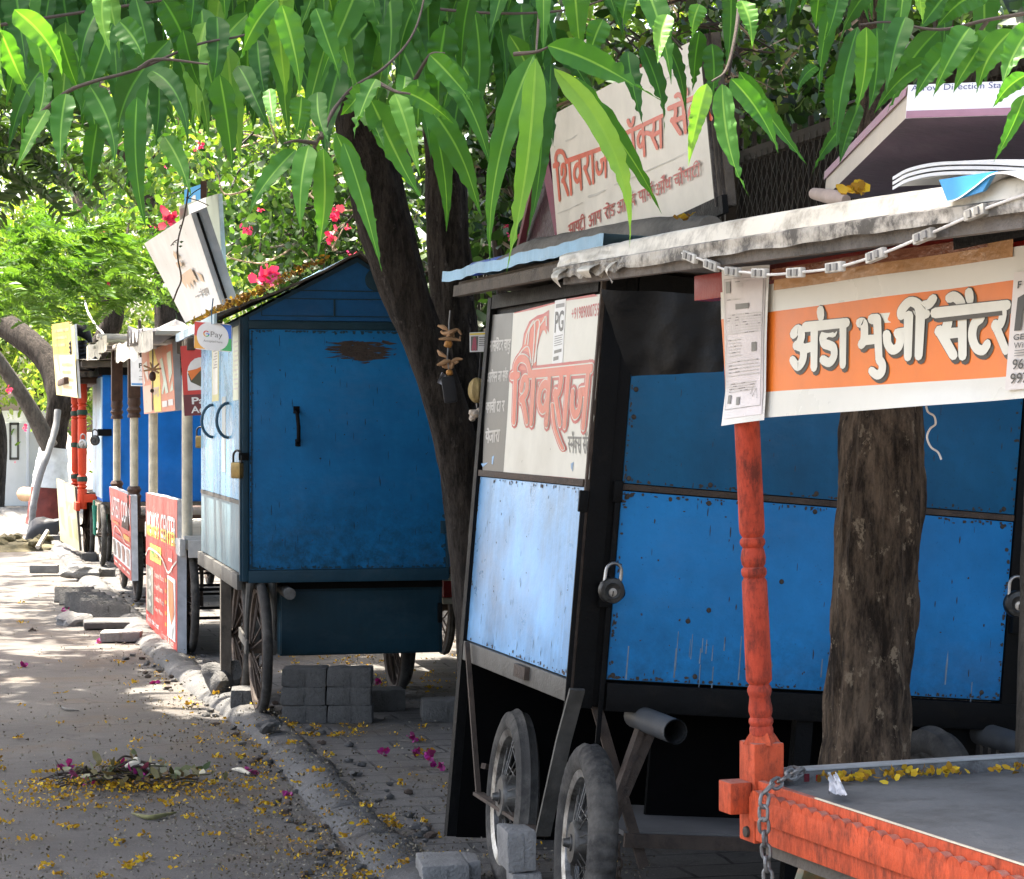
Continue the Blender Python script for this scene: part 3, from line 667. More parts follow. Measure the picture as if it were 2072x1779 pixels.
for xs in (((470, 760), (480, 640), (560, 560), (590, 700)), ((535, 540), (560, 430), (620, 350), (600, 720)), ((560, 545), (580, 400), (660, 345), (615, 700)), ((700, 330), (650, 420), (625, 690)), ((690, 340), (715, 300), (720, 380))):
    put_stroke(mb, zA, [(p.x, p.y) for p in catmull([(a, b, 0) for a, b in xs], 5)], 9, CREAMV, .0015)
for wd, m, o in ((62, INKRED2, .0012), (40, CREAMV, .0024), (26, INKRED, .0036)): put_stroke(mb, zA, [(p.x, p.y) for p in catmull([(775, 1060, 0), (795, 1240, 0), (835, 1370, 0), (865, 1440, 0)], 5)], wd, m, o)
put_deva(mb, ['s_', 'na', '^o', 'k_', 'sa', ' ', 'sa', '^e', '^.', 'ta'], px_quad(zA, (905, 1345), (1092, 1350), (1090, 1480), (905, 1470)), (0, 1, 1, 0), GREYV, .0008, .17)
for (x0, y0, x1, y1, tk) in ((228, 520, 412, 600, ['na', 'aa', 'sa', '^.', 'va', '^e', 'ta', 'ra', ' ', 'ca', 'aa', 'da', '_u']), (214, 790, 388, 866, ['a', 'aa', 'ra', '^e', 'pa', 'na', ' ', 'ja', 'aa', ' ', 'sa', '^.', 'ka']), (200, 1050, 358, 1130, ['ka', 'aa', 'ca', 'ii', ' ', 'ta', 'aa', ' ', 'ra']), (196, 1300, 318, 1390, ['ya', '^e', 'ja', 'aa', 'ra', 'aa'])):
    put_deva(mb, tk, px_quad(zA, (x0, y0), (x1, y0 - 18), (x1 - 6, y1 - 14), (x0 - 6, y1)), (0, 1, 1, 0), PALEINK, .0008, .2)
zpoly([(793, 165), (888, 148), (858, 700), (768, 728)], WHITEV, .0012)
PG = px_quad(zA, (793, 165), (888, 148), (858, 700), (768, 728))
put_text(mb, 'PG', PG, (.1, .17, .9, .5), INK, .0020, .02); rect_on(mb, PG, .12, .06, .9, .12, INKGREY, .0016)
for i in range(5): rect_on(mb, PG, .12, .55 + i * .035, .88 - .06 * (i % 2), .565 + i * .035, INKGREY, .0016)
rect_on(mb, PG, .15, .77, .85, .82, GREYV, .0016); rect_on(mb, PG, .1, .87, .6, .93, GREYV, .0016)
put_text(mb, '+919890007598', px_quad(zA, (935, 225), (1196, 170), (1190, 300), (935, 335)), (0, 0.05, 1, .95), INKRED2, .0008, .012)
for p in ([(930, 1570), (955, 1555), (945, 1640), (932, 1610)], [(1060, 1580), (1082, 1540), (1078, 1590), (1066, 1600)], [(155, 1570), (215, 1560), (200, 1575), (170, 1600)], [(250, 1510), (268, 1500), (256, 1580), (246, 1570)]): zpoly(p, BLUEA_side, .0014)
mb.build('poster', A)
# roof
mb = MB()
mb.box((-.10, -.38, 1.345), (1.8, LA + .16, 1.36), WOODGREY); mb.box((-.125, -.40, 1.30), (-.10, LA + .14, 1.342), WOODGREY); mb.build('roof', A)
mb = MB()
def rf(s, t):
    y = -.42 + s * (LA + .62); return V(-.155 + (.35 * t if t > .4 else .0) + .004 * math.sin(s * 23), y, 1.356 + (.048 * min(1, t / .4)) + .003 * math.sin(s * 19) + .0018 * math.sin(s * 71))
mb.grid(rf, 60, 6, ROOFBLUE); mb.build('roof_sheet', A)
mb = MB(); pts = catmull([(.03, LA + .1, 1.43), (.04, LA * .7, 1.445), (.08, LA * .4, 1.45), (.16, 0, 1.46), (.24, -.3, 1.45)], 8)
mb.tube(pts, [.02 + .035 * min(1, i / 6) + .008 * mnoise.noise(V(i * .4, 0, 0)) for i in range(len(pts))], TARPGREY, 12); tr = tag(mb.build('rolled_tarpaulin'), 'grey rolled tarpaulin lying along the pale blue roof edge of the lettered cart', 'tarpaulin'); tr.matrix_world = MA
mb = MB(); mb.tube([P(960, 545, 8.9), P(1072, 520, 8.2)], .028, plain('blue_tube', (.01, .06, .42), .4), 12); tag(mb.build('blue_tube'), 'bright blue tube lying on the roof behind the rolled tarpaulin', 'tube')
mb = MB()
cs = [P(1216, 585, 6.75), P(1470, 598, 6.55), P(1464, 752, 6.55), P(1277, 762, 6.75)]; fq = quad_map(*cs)
mb.grid(lambda s, t: fq(s, t, .03 * mnoise.noise(V(s * 3.2 + t, t * 1.3, 0)) + .006 * mnoise.noise(V(s * 11 + t * 3, t * 5, 3))), 26, 18, BLACKSHEET); tag(mb.build('black_sheet'), 'black plastic sheet hanging under the roof over the blue front doors', 'plastic sheet')

def padlock(c, n, r, body_m, sh_m, label, round_=True, tilt=0.0, up=None):
    """c = middle of the lock body, n = way it faces"""
    z = Vector(n).normalized(); u = Vector(up or (0, 0, 1)); x = u.cross(z).normalized(); y = z.cross(x)
    M = Matrix.Translation(Vector(c)) @ Matrix((x, y, z)).transposed().to_4x4() @ Matrix.Rotation(tilt, 4, 'Z')
    t = thing('padlock', label, 'padlock', M=M)
    mb = MB()
    if round_:
        mb.lathe([(r * .2, -r * .35), (r * .9, -r * .33), (r, -r * .2), (r, r * .2), (r * .92, r * .32), (r * .6, r * .38), (r * .55, r * .34), (r * .1, r * .34)], body_m, None, 28)
        mb.lathe([(r * .34, r * .34), (r * .32, r * .44), (r * .12, r * .46)], sh_m, Matrix.Translation(V(0, -r * .12, 0)), 16)
        mb.box((-r * .04, -r * .4, r * .45), (r * .04, 0, r * .475), BLACKIRON)
    else:
        mb.box((-r * .75, -r, -r * .35), (r * .75, r * .8, r * .35), body_m, r * .25)
    mb.build('lock_body', t)
    mb = MB(); k = .62
    mb.tube([(-r * k, r * .55, 0), (-r * k, r * 1.45, 0)] + [(-r * k * math.cos(a), r * 1.45 + r * k * math.sin(a), 0) for a in (.4, .8, 1.2, 1.57, 1.94, 2.34, 2.74)] + [(r * k, r * 1.45, 0), (r * k, r * .55, 0)], r * .13, sh_m, 10)
    mb.build('shackle', t); return t
fA = MA.to_3x3() @ V(0, -1, 0)
DULL = plain('dark_steel', (.05, .05, .048), .38, .4, 30, .8, .3, dirt=.3, dcol=(.15, .14, .12), dscale=20)
padlock(P(1237, 1195, 6.96), fA, .042, DULL, CHROME, 'round dark steel padlock on the black left post of the blue front doors', up=MA.to_3x3() @ V(0.05, 0, 1))
padlock(P(2056, 1222, 6.98), fA, .042, DULL, CHROME, 'round dark padlock on the black right post behind the tree trunk', up=MA.to_3x3() @ V(-0.05, 0, 1))
mb = MB(); mb.box((.06, -.04, .24), (.10, -.02, .32), BLACKIRON, .003); mb.torus(Matrix.Translation(V(.12, -.045, .29)) @ Matrix.Rotation(R_(90), 4, 'X'), .018, .006, BLACKIRON); mb.build('hasp', A)
mb = MB(); mb.box((W1 + .01, -.045, .24), (W1 + .06, -.02, .32), BLACKIRON, .003); mb.build('hasp', A)

# charms under the far corner of that roof
YC = 8.7
def charm_mats():
    return plain('dry_lemon', (.42, .19, .04), .55, .3, 20, bump=.6), plain('dried_chilli', (.34, .20, .10), .7, .3, 20), plain('charcoal', (.015, .015, .016), .8, .3, 20), plain('clear_wrap', (.22, .22, .23), .3, .2, 20)
LEM, CHI, COAL, WRAP = charm_mats()
t = thing('hanging_charm', 'string of dried chillies, two shrivelled lemons and black charcoal hanging under the roof corner', 'charm', P(906, 640, YC))
b0 = P(906, 640, YC)
def cp(x, y, dy=0): return P((1250 + x / 3.955) * .6953, (800 + y / 3.955) * .6953, YC + dy) - b0
mb = MB(); mb.tube([cp(240, 410), cp(225, 560), cp(222, 750), cp(205, 960), cp(225, 1100), cp(215, 1200)], .0035, INKGREY, 6); mb.build('string', t)
for x, y, r in ((218, 795, 50), (230, 1125, 42)):
    mb = MB(); mb.blob(cp(x, y), r / 3.955 * .6953 / F * YC, LEM, 3, (1, 1, .95), .25, x); mb.build('lemon', t)
mb = MB()
for a in ([(95, 585), (160, 605), (215, 640)], [(130, 645), (165, 675), (250, 660), (320, 632), (368, 690)], [(105, 740), (190, 735), (270, 738), (360, 755)], [(190, 690), (250, 670), (280, 710)], [(350, 740), (356, 712)], [(95, 870), (130, 910), (195, 945)], [(85, 1040), (160, 1010), (240, 985)], [(130, 1030), (200, 1060), (300, 975), (380, 970)], [(150, 1060), (230, 1040), (330, 1000)], [(110, 1045), (190, 990), (290, 1030)], [(200, 1005), (250, 1060), (270, 1010)], [(195, 760), (230, 690), (265, 740)]):
    p = catmull([cp(x, y, random.uniform(-.02, .02)) for x, y in a], 4); mb.tube(p, [.010 * (1 - .6 * abs(2 * i / (len(p) - 1) - 1)) for i in range(len(p))], CHI, 6)
mb.build('dried_chilli', t)
mb = MB(); mb.bar(cp(205, 1170), cp(248, 1475), .052, .05, COAL, (0, 1, 0), .012); mb.build('charcoal', t)
mb = MB(); fq = quad_map(cp(140, 1120), cp(190, 1150), cp(190, 1290), cp(85, 1240)); mb.grid(lambda s, tt: fq(s, tt, .01 * math.sin(s * 7 + tt * 4)), 6, 6, WRAP); mb.build('wrapper', t)
b1 = P(963, 770, YC - .12)
t = thing('hanging_gourd', 'dried yellow ribbed gourd hanging beside the grey poster edge with a conch shell below', 'gourd', b1)
def cp2(x, y, dy=0): return P((1250 + x / 3.955) * .6953, (800 + y / 3.955) * .6953, YC - .12 + dy) - b1
mb = MB(); i_ = mb.mi(plain('dry_gourd', (.30, .22, .09), .7, .35, 14, bump=.5)); rings = []
for a in range(15):
    th = math.pi * a / 14; rg = [mb.bm.verts.new(cp2(548, 1330) + V(math.cos(q) * math.sin(th) * .036 * (1 + .06 * math.cos(9 * q)), math.sin(q) * math.sin(th) * .036 * (1 + .06 * math.cos(9 * q)), .05 * math.cos(th))) for q in [2 * math.pi * k / 36 for k in range(36)]]; rings.append(rg)
for X_, Y_ in zip(rings, rings[1:]):
    for j in range(36): f = mb.bm.faces.new((X_[j], X_[(j + 1) % 36], Y_[(j + 1) % 36], Y_[j])); f.material_index = i_; f.smooth = True
mb.build('gourd', t)
mb = MB(); mb.tube([cp2(600, 900), cp2(575, 1220)], .006, BLACKIRON, 6); mb.build('string', t)
mb = MB(); mb.tube([cp2(540, 1450), cp2(545, 1530)], .003, INKGREY, 6); mb.build('string', t)
mb = MB(); sh = plain('sea_shell', (.50, .42, .33), .5, .3, 30, bump=.4)
for i in range(9): mb.blob(cp2(520 + 55 * math.cos(i * 2.1), 1610 + 50 * math.sin(i * 1.7)), .011, sh, 2, (1.2, 1, .9), .5, i)
mb.blob(cp2(525, 1600), .017, sh, 2, (1.3, 1, 1), .3, 4); mb.build('shell', t)
t, fb, f = board('photo_card', 'small framed card with a pink seated figure hanging in the dark gap by the poster', 'card', [P((1250 + x / 3.955) * .6953, (800 + y / 3.955) * .6953, 8.55) for x, y in ((460, 665), (668, 655), (640, 885), (462, 890))], .01, WHITEV, GREYIRON)
PINK = print_mat('pink_print', (.40, .09, .13)); rect_on(fb, f, .08, .2, .5, .93, GREYV, .0008); put_stroke(fb, f, [(.29, .3), (.29, .5)], .12, PINK, .0014); put_stroke(fb, f, [(.29, .42), (.29, .7)], .22, PINK, .0018); put_stroke(fb, f, [(.2, .68), (.2, .88)], .13, PINK, .0014); put_stroke(fb, f, [(.37, .68), (.37, .88)], .13, PINK, .0016)
rect_on(fb, f, .02, .05, .98, .13, YELLOWV, .0008)
for i in range(5): rect_on(fb, f, .56, .25 + i * .1, .9, .29 + i * .1, INKGREY if i else INK, .0008)
fb.build('card_face', t)
# ------------------------------------------------------------------ deep blue gabled cart (second closed cart)
M2 = rot_frame((-1.4694, 12.0, .7745), .2304); M2i = M2.inverted()
B2 = thing('gabled_cart', 'deep blue closed pushcart with a gabled roof, rust patch and glossy pale blue street doors', 'pushcart', M=M2)
L2, HB, WB = 2.41, 1.44, 1.142; GZ2 = -.745
f2n = M2.to_3x3() @ V(0, -1, 0); s2n = M2.to_3x3() @ V(-1, 0, 0)
def z2(u, v, off=.0): return M2i @ (on_plane(u, v, M2 @ V(0, -.012, 0), f2n) + f2n * off)
def z2s(u, v, off=.0): return M2i @ (on_plane(u, v, M2 @ V(-.008, 0, 0), s2n) + s2n * off)
AP = (WB / 2 + .06, 1.80)
mb = MB(); mb.prism([(.0, 0, .0), (WB, 0, .0), (WB, 0, HB), (AP[0], 0, AP[1] - .02), (.0, 0, HB)], (0, L2, 0), TEALEDGE); mb.build('body', B2, recalc=True)
mb = MB(); mb.box((.035, -.012, .06), (WB - .015, .0, 1.375), BLUE2, .002); chips(mb, panel((.037, -.012, .062), (WB - .054, 0, 0), (0, 0, 1.31), (0, -1, 0)), 420, .72, 0, TEALEDGE, 8, 1.5)
mb.box((.045, -.016, .062), (.05, -.011, 1.37), TEALEDGE)
for zh in (.25, .72, 1.2): mb.box((WB - .045, -.018, zh), (WB - .012, -.010, zh + .07), TEALEDGE, .002)
mb.build('front_door', B2)
mb = MB(); mb.tube([(.285, -.012, .935), (.292, -.045, .92), (.30, -.05, .84), (.30, -.045, .77), (.298, -.012, .755)], .011, BLACKIRON, 10)
mb.box((.275, -.02, .915), (.31, -.012, .955), BLACKIRON, .002); mb.box((.285, -.02, .735), (.315, -.012, .775), BLACKIRON, .002); dh = mb.build('handle', B2)
mb = MB()  # bare rusty patch where paint was scraped off
RUSTP = plain('scraped_rust', (.05, .036, .028), .75, .35, 18, bump=.4)
random.seed(3); bm_off = .0006
for k in range(150):
    cx, cy = random.gauss(730, 27), random.gauss(712, 8.5); ln = random.uniform(6, 30); wd = random.uniform(.7, 3.6); sl = random.uniform(-.12, .10) - .03
    bm_off += .000012
    mb.face([z2(cx - ln, cy - sl * ln, bm_off), z2(cx, cy + wd, bm_off), z2(cx + ln, cy + sl * ln, bm_off), z2(cx + random.uniform(-8, 8), cy - wd, bm_off)], RUSTP)
mb.build('rust_patch', B2)
mb = MB()
mb.box((-.004, -.02, -.002), (.03, .03, HB), TEALEDGE, .003); mb.box((.03, -.022, 1.378), (WB, -.002, 1.42), BLUE2_dark, .002); mb.box((.03, -.02, -.01), (WB, .0, .058), TEALEDGE, .003)
mb.box((WB - .012, -.016, 0), (WB + .006, .02, HB), TEALEDGE, .002)
mb.box((-.016, -.006, .0), (-.004, .05, HB), TEALEDGE); mb.build('frame', B2)
mb = MB()
mb.prism([(.03, -.012, 1.425), (WB - .02, -.012, 1.425), (WB - .02, -.012, HB), (AP[0], -.012, AP[1] - .05), (.035, -.012, HB)], (0, .011, 0), paint('gable_blue', (.004, .075, .20), .45, .3, .05, .2))
mb.build('gable', B2, recalc=True)
mb = MB()
for (x0, x1, z0, z1) in ((.10, .50, 1.45, 1.545), (.505, .95, 1.45, 1.545)):
    for a, b in (((x0, z0), (x1, z0)), ((x1, z0), (x1, z1)), ((x1, z1), (x0, z1)), ((x0, z1), (x0, z0))): mb.bar((a[0], -.0145, a[1]), (b[0], -.0145, b[1]), .005, .005, BLUE2_dark)
mb.bar((.2, -.014, 1.59), (.95, -.014, 1.59), .006, .006, BLUE2_dark)
mb.lathe([(.062, 0), (.060, .004), (.05, .005), (.01, .005)], BLUE2_dark, Matrix.Translation(V(.735, -.012, 1.655)) @ Matrix.Rotation(R_(90), 4, 'X'), 24)
mb.build('trim', B2)
mb = MB(); ridge_y0, ridge_y1 = -.10, L2 + .1
def slope(x0, z0, x1, z1):
    def f(s, t):
        x = x0 + (x1 - x0) * t; z = z0 + (z1 - z0) * t + .02 * math.sin(math.pi * t) * (-1) + .008 * mnoise.noise(V(s * 9, t * 6, x0)); return V(x, ridge_y0 + (ridge_y1 - ridge_y0) * s, z)
    return f
for a in ((-.15, 1.455, AP[0], AP[1] + .004), (WB + .15, 1.455, AP[0], AP[1] + .004)):
    mb.grid(slope(*a), 30, 12, ROOFBLUE); mb.grid(lambda s, t, a=a: slope(*a)(s, t) - V(0, 0, .012), 30, 12, WOODGREY)
    g0 = [slope(*a)(0, t / 12) for t in range(13)]
    for p, q in zip(g0, g0[1:]): mb.face([p, q, q - V(0, 0, .014), p - V(0, 0, .014)], WOODGREY)
mb.build('roof', B2)
mb = MB(); mb.box((-.165, -.10, 1.40), (-.15, L2 + .1, 1.452), PALEBLUE); mb.build('eave_board', B2)
# street doors
mb = MB()
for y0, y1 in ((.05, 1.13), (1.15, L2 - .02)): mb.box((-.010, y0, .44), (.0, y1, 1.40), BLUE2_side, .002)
mb.build('street_door', B2)
mb = MB(); mb.box((-.009, .05, .04), (.0, L2 - .02, .415), paint('lower_door', (.12, .19, .22), .35, .5, .4, .2, gcol=(.08, .09, .075)), .002); mb.box((-.013, .04, .415), (-.002, L2 - .02, .438), GREYIRON); mb.box((-.03, .02, -.05), (.0, L2, .035), GREYIRON, .004); mb.build('lower_street_door', B2)
for y in (.62, 1.55):
    mb = MB(); mb.tube([(-.012, y, .98)] + [(-.012 - .07 * math.sin(a), y, .88 + .10 * math.cos(a)) for a in (.3, .6, .9, 1.2, 1.57, 1.9, 2.2, 2.5, 2.8)] + [(-.012, y, .78)], .009, plain('blue_grey_iron', (.03, .07, .10), .5, .3), 8); mb.build('handle', B2)
mb = MB()
STK = print_mat('sticker_paper', (.66, .66, .60)); YEL = print_mat('yellow_tape', (.52, .50, .22))
mb.box((-.0125, 1.20, 1.0), (-.0115, 1.62, 1.37), YEL); mb.box((-.0135, 1.25, 1.04), (-.0128, 1.57, 1.36), STK)
for i in range(7): mb.box((-.0142, 1.29, 1.2 + i * .017), (-.0138, 1.53 - .05 * (i % 3), 1.207 + i * .017), INKGREY)
mb.build('stuck_paper', B2); mb = MB(); mb.box((-.0125, .10, .99), (-.0115, .40, 1.40), print_mat('faded_paper', (.55, .60, .46)))
for i in range(11): mb.box((-.0135, .14, 1.05 + i * .026), (-.0128, .34 - .05 * (i % 2), 1.06 + i * .026), PALEINK)
mb.build('stuck_paper', B2); mb = MB(); mb.box((-.0118, .80, .58), (-.0112, 1.02, 1.02), print_mat('torn_paper', (.33, .38, .38))); mb.build('stuck_paper', B2)
padlock(M2 @ V(-.03, .0, .61), M2.to_3x3() @ V(-.8, -.6, 0), .05, BRASS, DULL, 'tarnished brass padlock on the dark corner post of the gabled cart', False)
mb = MB(); mb.box((-.025, -.03, .66), (.03, -.02, .70), BLACKIRON, .003); mb.build('hasp', B2)
padlock(P(406, 893, 14.35), (-.3, -1, 0), .045, BRASS, DULL, 'brown padlock on the far edge of the glossy pale blue street doors', False)
mb = MB(); mb.box((.225, .16, -.43), (WB + .0, .32, -.045), BLUE2_dark, .004); mb.box((.225, .155, -.06), (WB, .17, -.012), BLACKIRON)
mb.box((.23, .145, -.42), (WB - .02, .16, -.07), BLUE2_dark, .003); mb.box((WB - .03, .12, -.26), (WB - .005, .15, -.15), BLACKIRON, .004); mb.build('lower_cabinet', B2)
mb = MB(); mb.box((.10, .3, -.44), (.22, .32, -.03), GREYIRON); mb.bar((.13, .28, -.42), (.16, .28, -.04), .015, .01, BLACKIRON); mb.box((.05, .3, -.03), (WB - .05, L2 - .2, -.012), WOODGREY); mb.build('under_panel', B2)
mb = MB(); mb.tube([(.255, .4, -.065), (.25, -.06, -.07)], .033, plain('grey_log', (.16, .15, .135), .9, .3, 20, bump=.6), 12); mb.build('log_end', B2)
def fork(parent, x, y, zt, zh, sp, m, name='wheel_fork'):
    mb = MB()
    for sx in (-sp, sp):
        mb.tube([(x + sx * .8, y - .03, zt), (x + sx * 1.0, y - .02, (zt + zh) / 2), (x + sx, y, zh)], [.022, .014, .01], m, 8)
        mb.box((x + sx - .01, y - .035, zh - .03), (x + sx + .01, y + .035, zh + .04), m, .003)
    mb.bar((x - sp * 1.02, y - .05, zh + .02), (x - sp * 1.02, y + .34, zh + .06), .012, .055, m, (0, 0, 1)); return mb.build(name, parent)
def cart_wheel(parent, c, R=.365, tr=.026, n=20, rub=None, rim=None):
    return wheel(parent, c, R, tr, n, rub or RUBBER, rim or RUSTIRON, RUSTIRON, 'rib' if R < .36 else 'plain', 0, .06, .0055, 0, 1.0)
for x, y in ((.10, .03), (.10, .95), (WB - .16, .72), (WB - .05, 1.15)):
    cart_wheel(B2, (x, y, GZ2 + .375)); fork(B2, x, y, -.01, GZ2 + .375, .075, GREYIRON)
mb = MB(); mb.bar((.0, .92, GZ2 + .01), (.0, .92, -.02), .06, .06, WOODGREY); mb.build('prop_post', B2)

def pgrp(name, label, cat, u, v, Y, du=0): pass
# payment card hanging from the eave
c0 = P(431, 632, 12.05); t = thing('payment_card', 'white oval payment card with red, yellow, green and blue corners hanging from the eave', 'hanging sign', c0)
fq0 = quad_map(P(393, 649, 12.05), P(469, 657, 11.9), P(469, 713, 11.9), P(392, 706, 12.05)); f = lambda s, tt, off=0.0: fq0(s, tt, off) - c0; n_ = fq0.n
def rrect(s0, t0, s1, t1, r, asp=1.36):
    out = []
    for cx, cy, a0 in ((s1 - r, t1 - r * asp, 0), (s0 + r, t1 - r * asp, 90), (s0 + r, t0 + r * asp, 180), (s1 - r, t0 + r * asp, 270)):
        for k in range(7): a = R_(a0 + 15 * k); out.append((cx + r * math.cos(a), cy + r * asp * math.sin(a)))
    return out
GRN = print_mat('green_print', (.03, .36, .10)); BLU = print_mat('blue_print', (.02, .13, .55)); YLO = print_mat('amber_print', (.62, .30, .03))
mb = MB(); mb.prism([f(s, tt, -.004) for s, tt in rrect(0, 0, 1, 1, .09)], n_ * .003, WHITEV)
rect_on(mb, f, .01, .03, .3, .52, REDV, 0); rect_on(mb, f, .01, .52, .3, .97, YLO, 0.0001); rect_on(mb, f, .7, .03, .99, .52, BLU, 0); rect_on(mb, f, .7, .52, .99, .97, GRN, .0001)
mb.face([f(s, tt, .0008) for s, tt in rrect(.08, .01, .92, .99, .34)], print_mat('card_white', (.60, .61, .61)))
for a0, a1, m in ((-50, 30, BLU), (30, 110, GRN), (110, 200, YLO), (200, 310, REDV)):
    pts = [(.335 + .068 * math.cos(R_(a)), .42 + .095 * math.sin(R_(a))) for a in np.linspace(a0, a1, 8)]
    if m is BLU: pts = [(.335 + .068 * math.cos(R_(a)), .42 + .095 * math.sin(R_(a))) for a in np.linspace(0, 40, 5)]
    put_stroke(mb, f, pts, .032, m, .0016)
put_stroke(mb, f, [(.34, .42), (.405, .42)], .032, BLU, .0018)
put_text(mb, 'Pay', f, (.45, .32, .76, .58), INKGREY, .0016, .0); put_text(mb, 'Accepted here', f, (.26, .63, .76, .74), INKGREY, .0016)
mb.build('card', t)
mb = MB(); mb.tube([f(.48, .06), f(.46, -.35), f(.47, -.55) + V(0, .05, .05)], .004, plain('blue_string', (.05, .12, .2), .6), 6); mb.build('string', t)

# boards standing on that roof
t, fb, f = board('sign_box', 'tilted white box sign with faded orange picture standing on the gabled roof edge', 'sign', [P(291.6, 493, 14.6), P(386, 432, 12.75), P(448, 619, 12.6), P(375, 653, 14.45)], .10, print_mat('white_sign', (.74, .73, .70)), plain('grey_sign_edge', (.42, .43, .45), .5, .15, 8))
PEACH = print_mat('faded_peach', (.62, .42, .25))
random.seed(5)
fb.face([f(s, tt, .001) for s, tt in ((.38, .52), (.66, .50), (.68, .56), (.70, .68), (.62, .62), (.58, .70), (.54, .62), (.50, .71), (.46, .62), (.42, .68), (.38, .60))][::-1], PEACH)
fb.face([f(s, tt, .001) for s, tt in ((.74, .56), (.82, .62), (.82, .70), (.76, .67))], PEACH); rect_on(fb, f, .42, .37, .52, .43, PEACH, .001); fb.face([f(s, tt, .001) for s, tt in ((.44, .28), (.48, .24), (.52, .33), (.45, .34))], PEACH)
put_deva(fb, ['na', '^.', ' ', 'ca', 'aa', 'ya'], f, (.64, .84, .84, .77), INKGREY, .0012, .18); rect_on(fb, f, .52, .79, .6, .805, INKGREY, .0012)
fb.build('face', t)
mb = MB(); n_ = f.n; e0, e1 = f(1, .02), f(1, .95); dX = (f(1, 0) - f(0, 0)).normalized()
mb.prism([e0 + dX * .003 - n_ * .03, e1 + dX * .003 - n_ * .03, e1 + dX * .003 - n_ * .045, e0 + dX * .003 - n_ * .045], dX * .004, BLACKIRON); mb.build('edge_strip', t, recalc=True)
GG = print_mat('grey_green_board', (.25, .28, .23)); 
t, fb, f = board('notice_board', 'grey green board with white lettering leaning behind the tilted white box sign', 'sign', [P(362, 417, 15.0), P(441, 392, 14.2), P(453, 600, 14.2), P(372, 640, 15.0)], .03, GG, plain('white_edge', (.6, .6, .56), .5))
fb.face([f(s, tt, .0015) for s, tt in ((.25, .02), (.7, -.0), (.74, .28), (.62, .40), (.3, .36))], WHITEV); rect_on(fb, f, .02, .03, .22, .2, GREYV, .0015)
fb.face([f(s, tt, .0024) for s, tt in ((.55, .14), (.66, .12), (.64, .2), (.58, .2))], GRN); fb.face([f(s, tt, .0024) for s, tt in ((.4, .12), (.5, .1), (.5, .13), (.42, .15))], ORANGEV)
put_deva(fb, ['ta', 'aa', 'va'], f, (.62, .62, .93, .48), print_mat('pale_grey', (.5, .52, .48)), .0015, .2); put_deva(fb, ['na'], f, (.76, .80, .92, .72), MATS['pale_grey'], .0015, .2); fb.build('face', t)
t, fb, f = board('blue_plate', 'small sky blue sign plate with a white shape above the grey green board', 'sign', [P(373, 384, 15.6), P(410, 372, 15.4), P(410, 415, 15.4), P(373, 425, 15.6)], .02, print_mat('sky_blue_vinyl', (.08, .30, .58)), WHITEV)
fb.face([f(s, tt, .0015) for s, tt in ((.4, .5), (.52, .42), (.62, .44), (.66, .95), (.4, 1.0))], WHITEV); fb.build('face', t)
mb = MB(); mb.bar(f(1.06, -.1), f(1.06, 1.6), .04, .04, WOODBROWN); mb.bar(f(.3, .5, -.04), f(.3, 1.6, -.04), .03, .03, WOODBROWN); mb.build('post', t)

# ------------------------------------------------------------------ a further cart seen only as a sliver behind the big tree trunk
MC = rot_frame((-.10, 13.35, .03), .23)
C3 = thing('trimmed_cart', 'blue cart with a red and white bottom trim showing behind the dark forked trunk', 'pushcart', M=MC)
mb = MB(); mb.box((-.3, 0, .74), (1.1, 1.9, 1.95), BLUE3, .01); mb.build('body', C3)
mb = MB(); mb.box((-.33, -.03, .66), (1.13, 1.93, .69), CREAMPAINT); mb.box((-.335, -.035, .70), (1.13, 1.93, .745), WOODBROWN); mb.box((-.325, -.025, .56), (1.12, 1.9, .66), RED); mb.box((-.33, -.03, .52), (1.12, 1.9, .555), CREAMPAINT); mb.build('trim', C3)
mb = MB(); mb.box((-.4, -.1, 1.96), (1.2, 2.0, 2.0), WOODGREY); mb.build('roof', C3)
for x, y in ((.0, .15), (.95, .15), (.0, 1.6), (.95, 1.6)): cart_wheel(C3, (x, y, .375), .33)

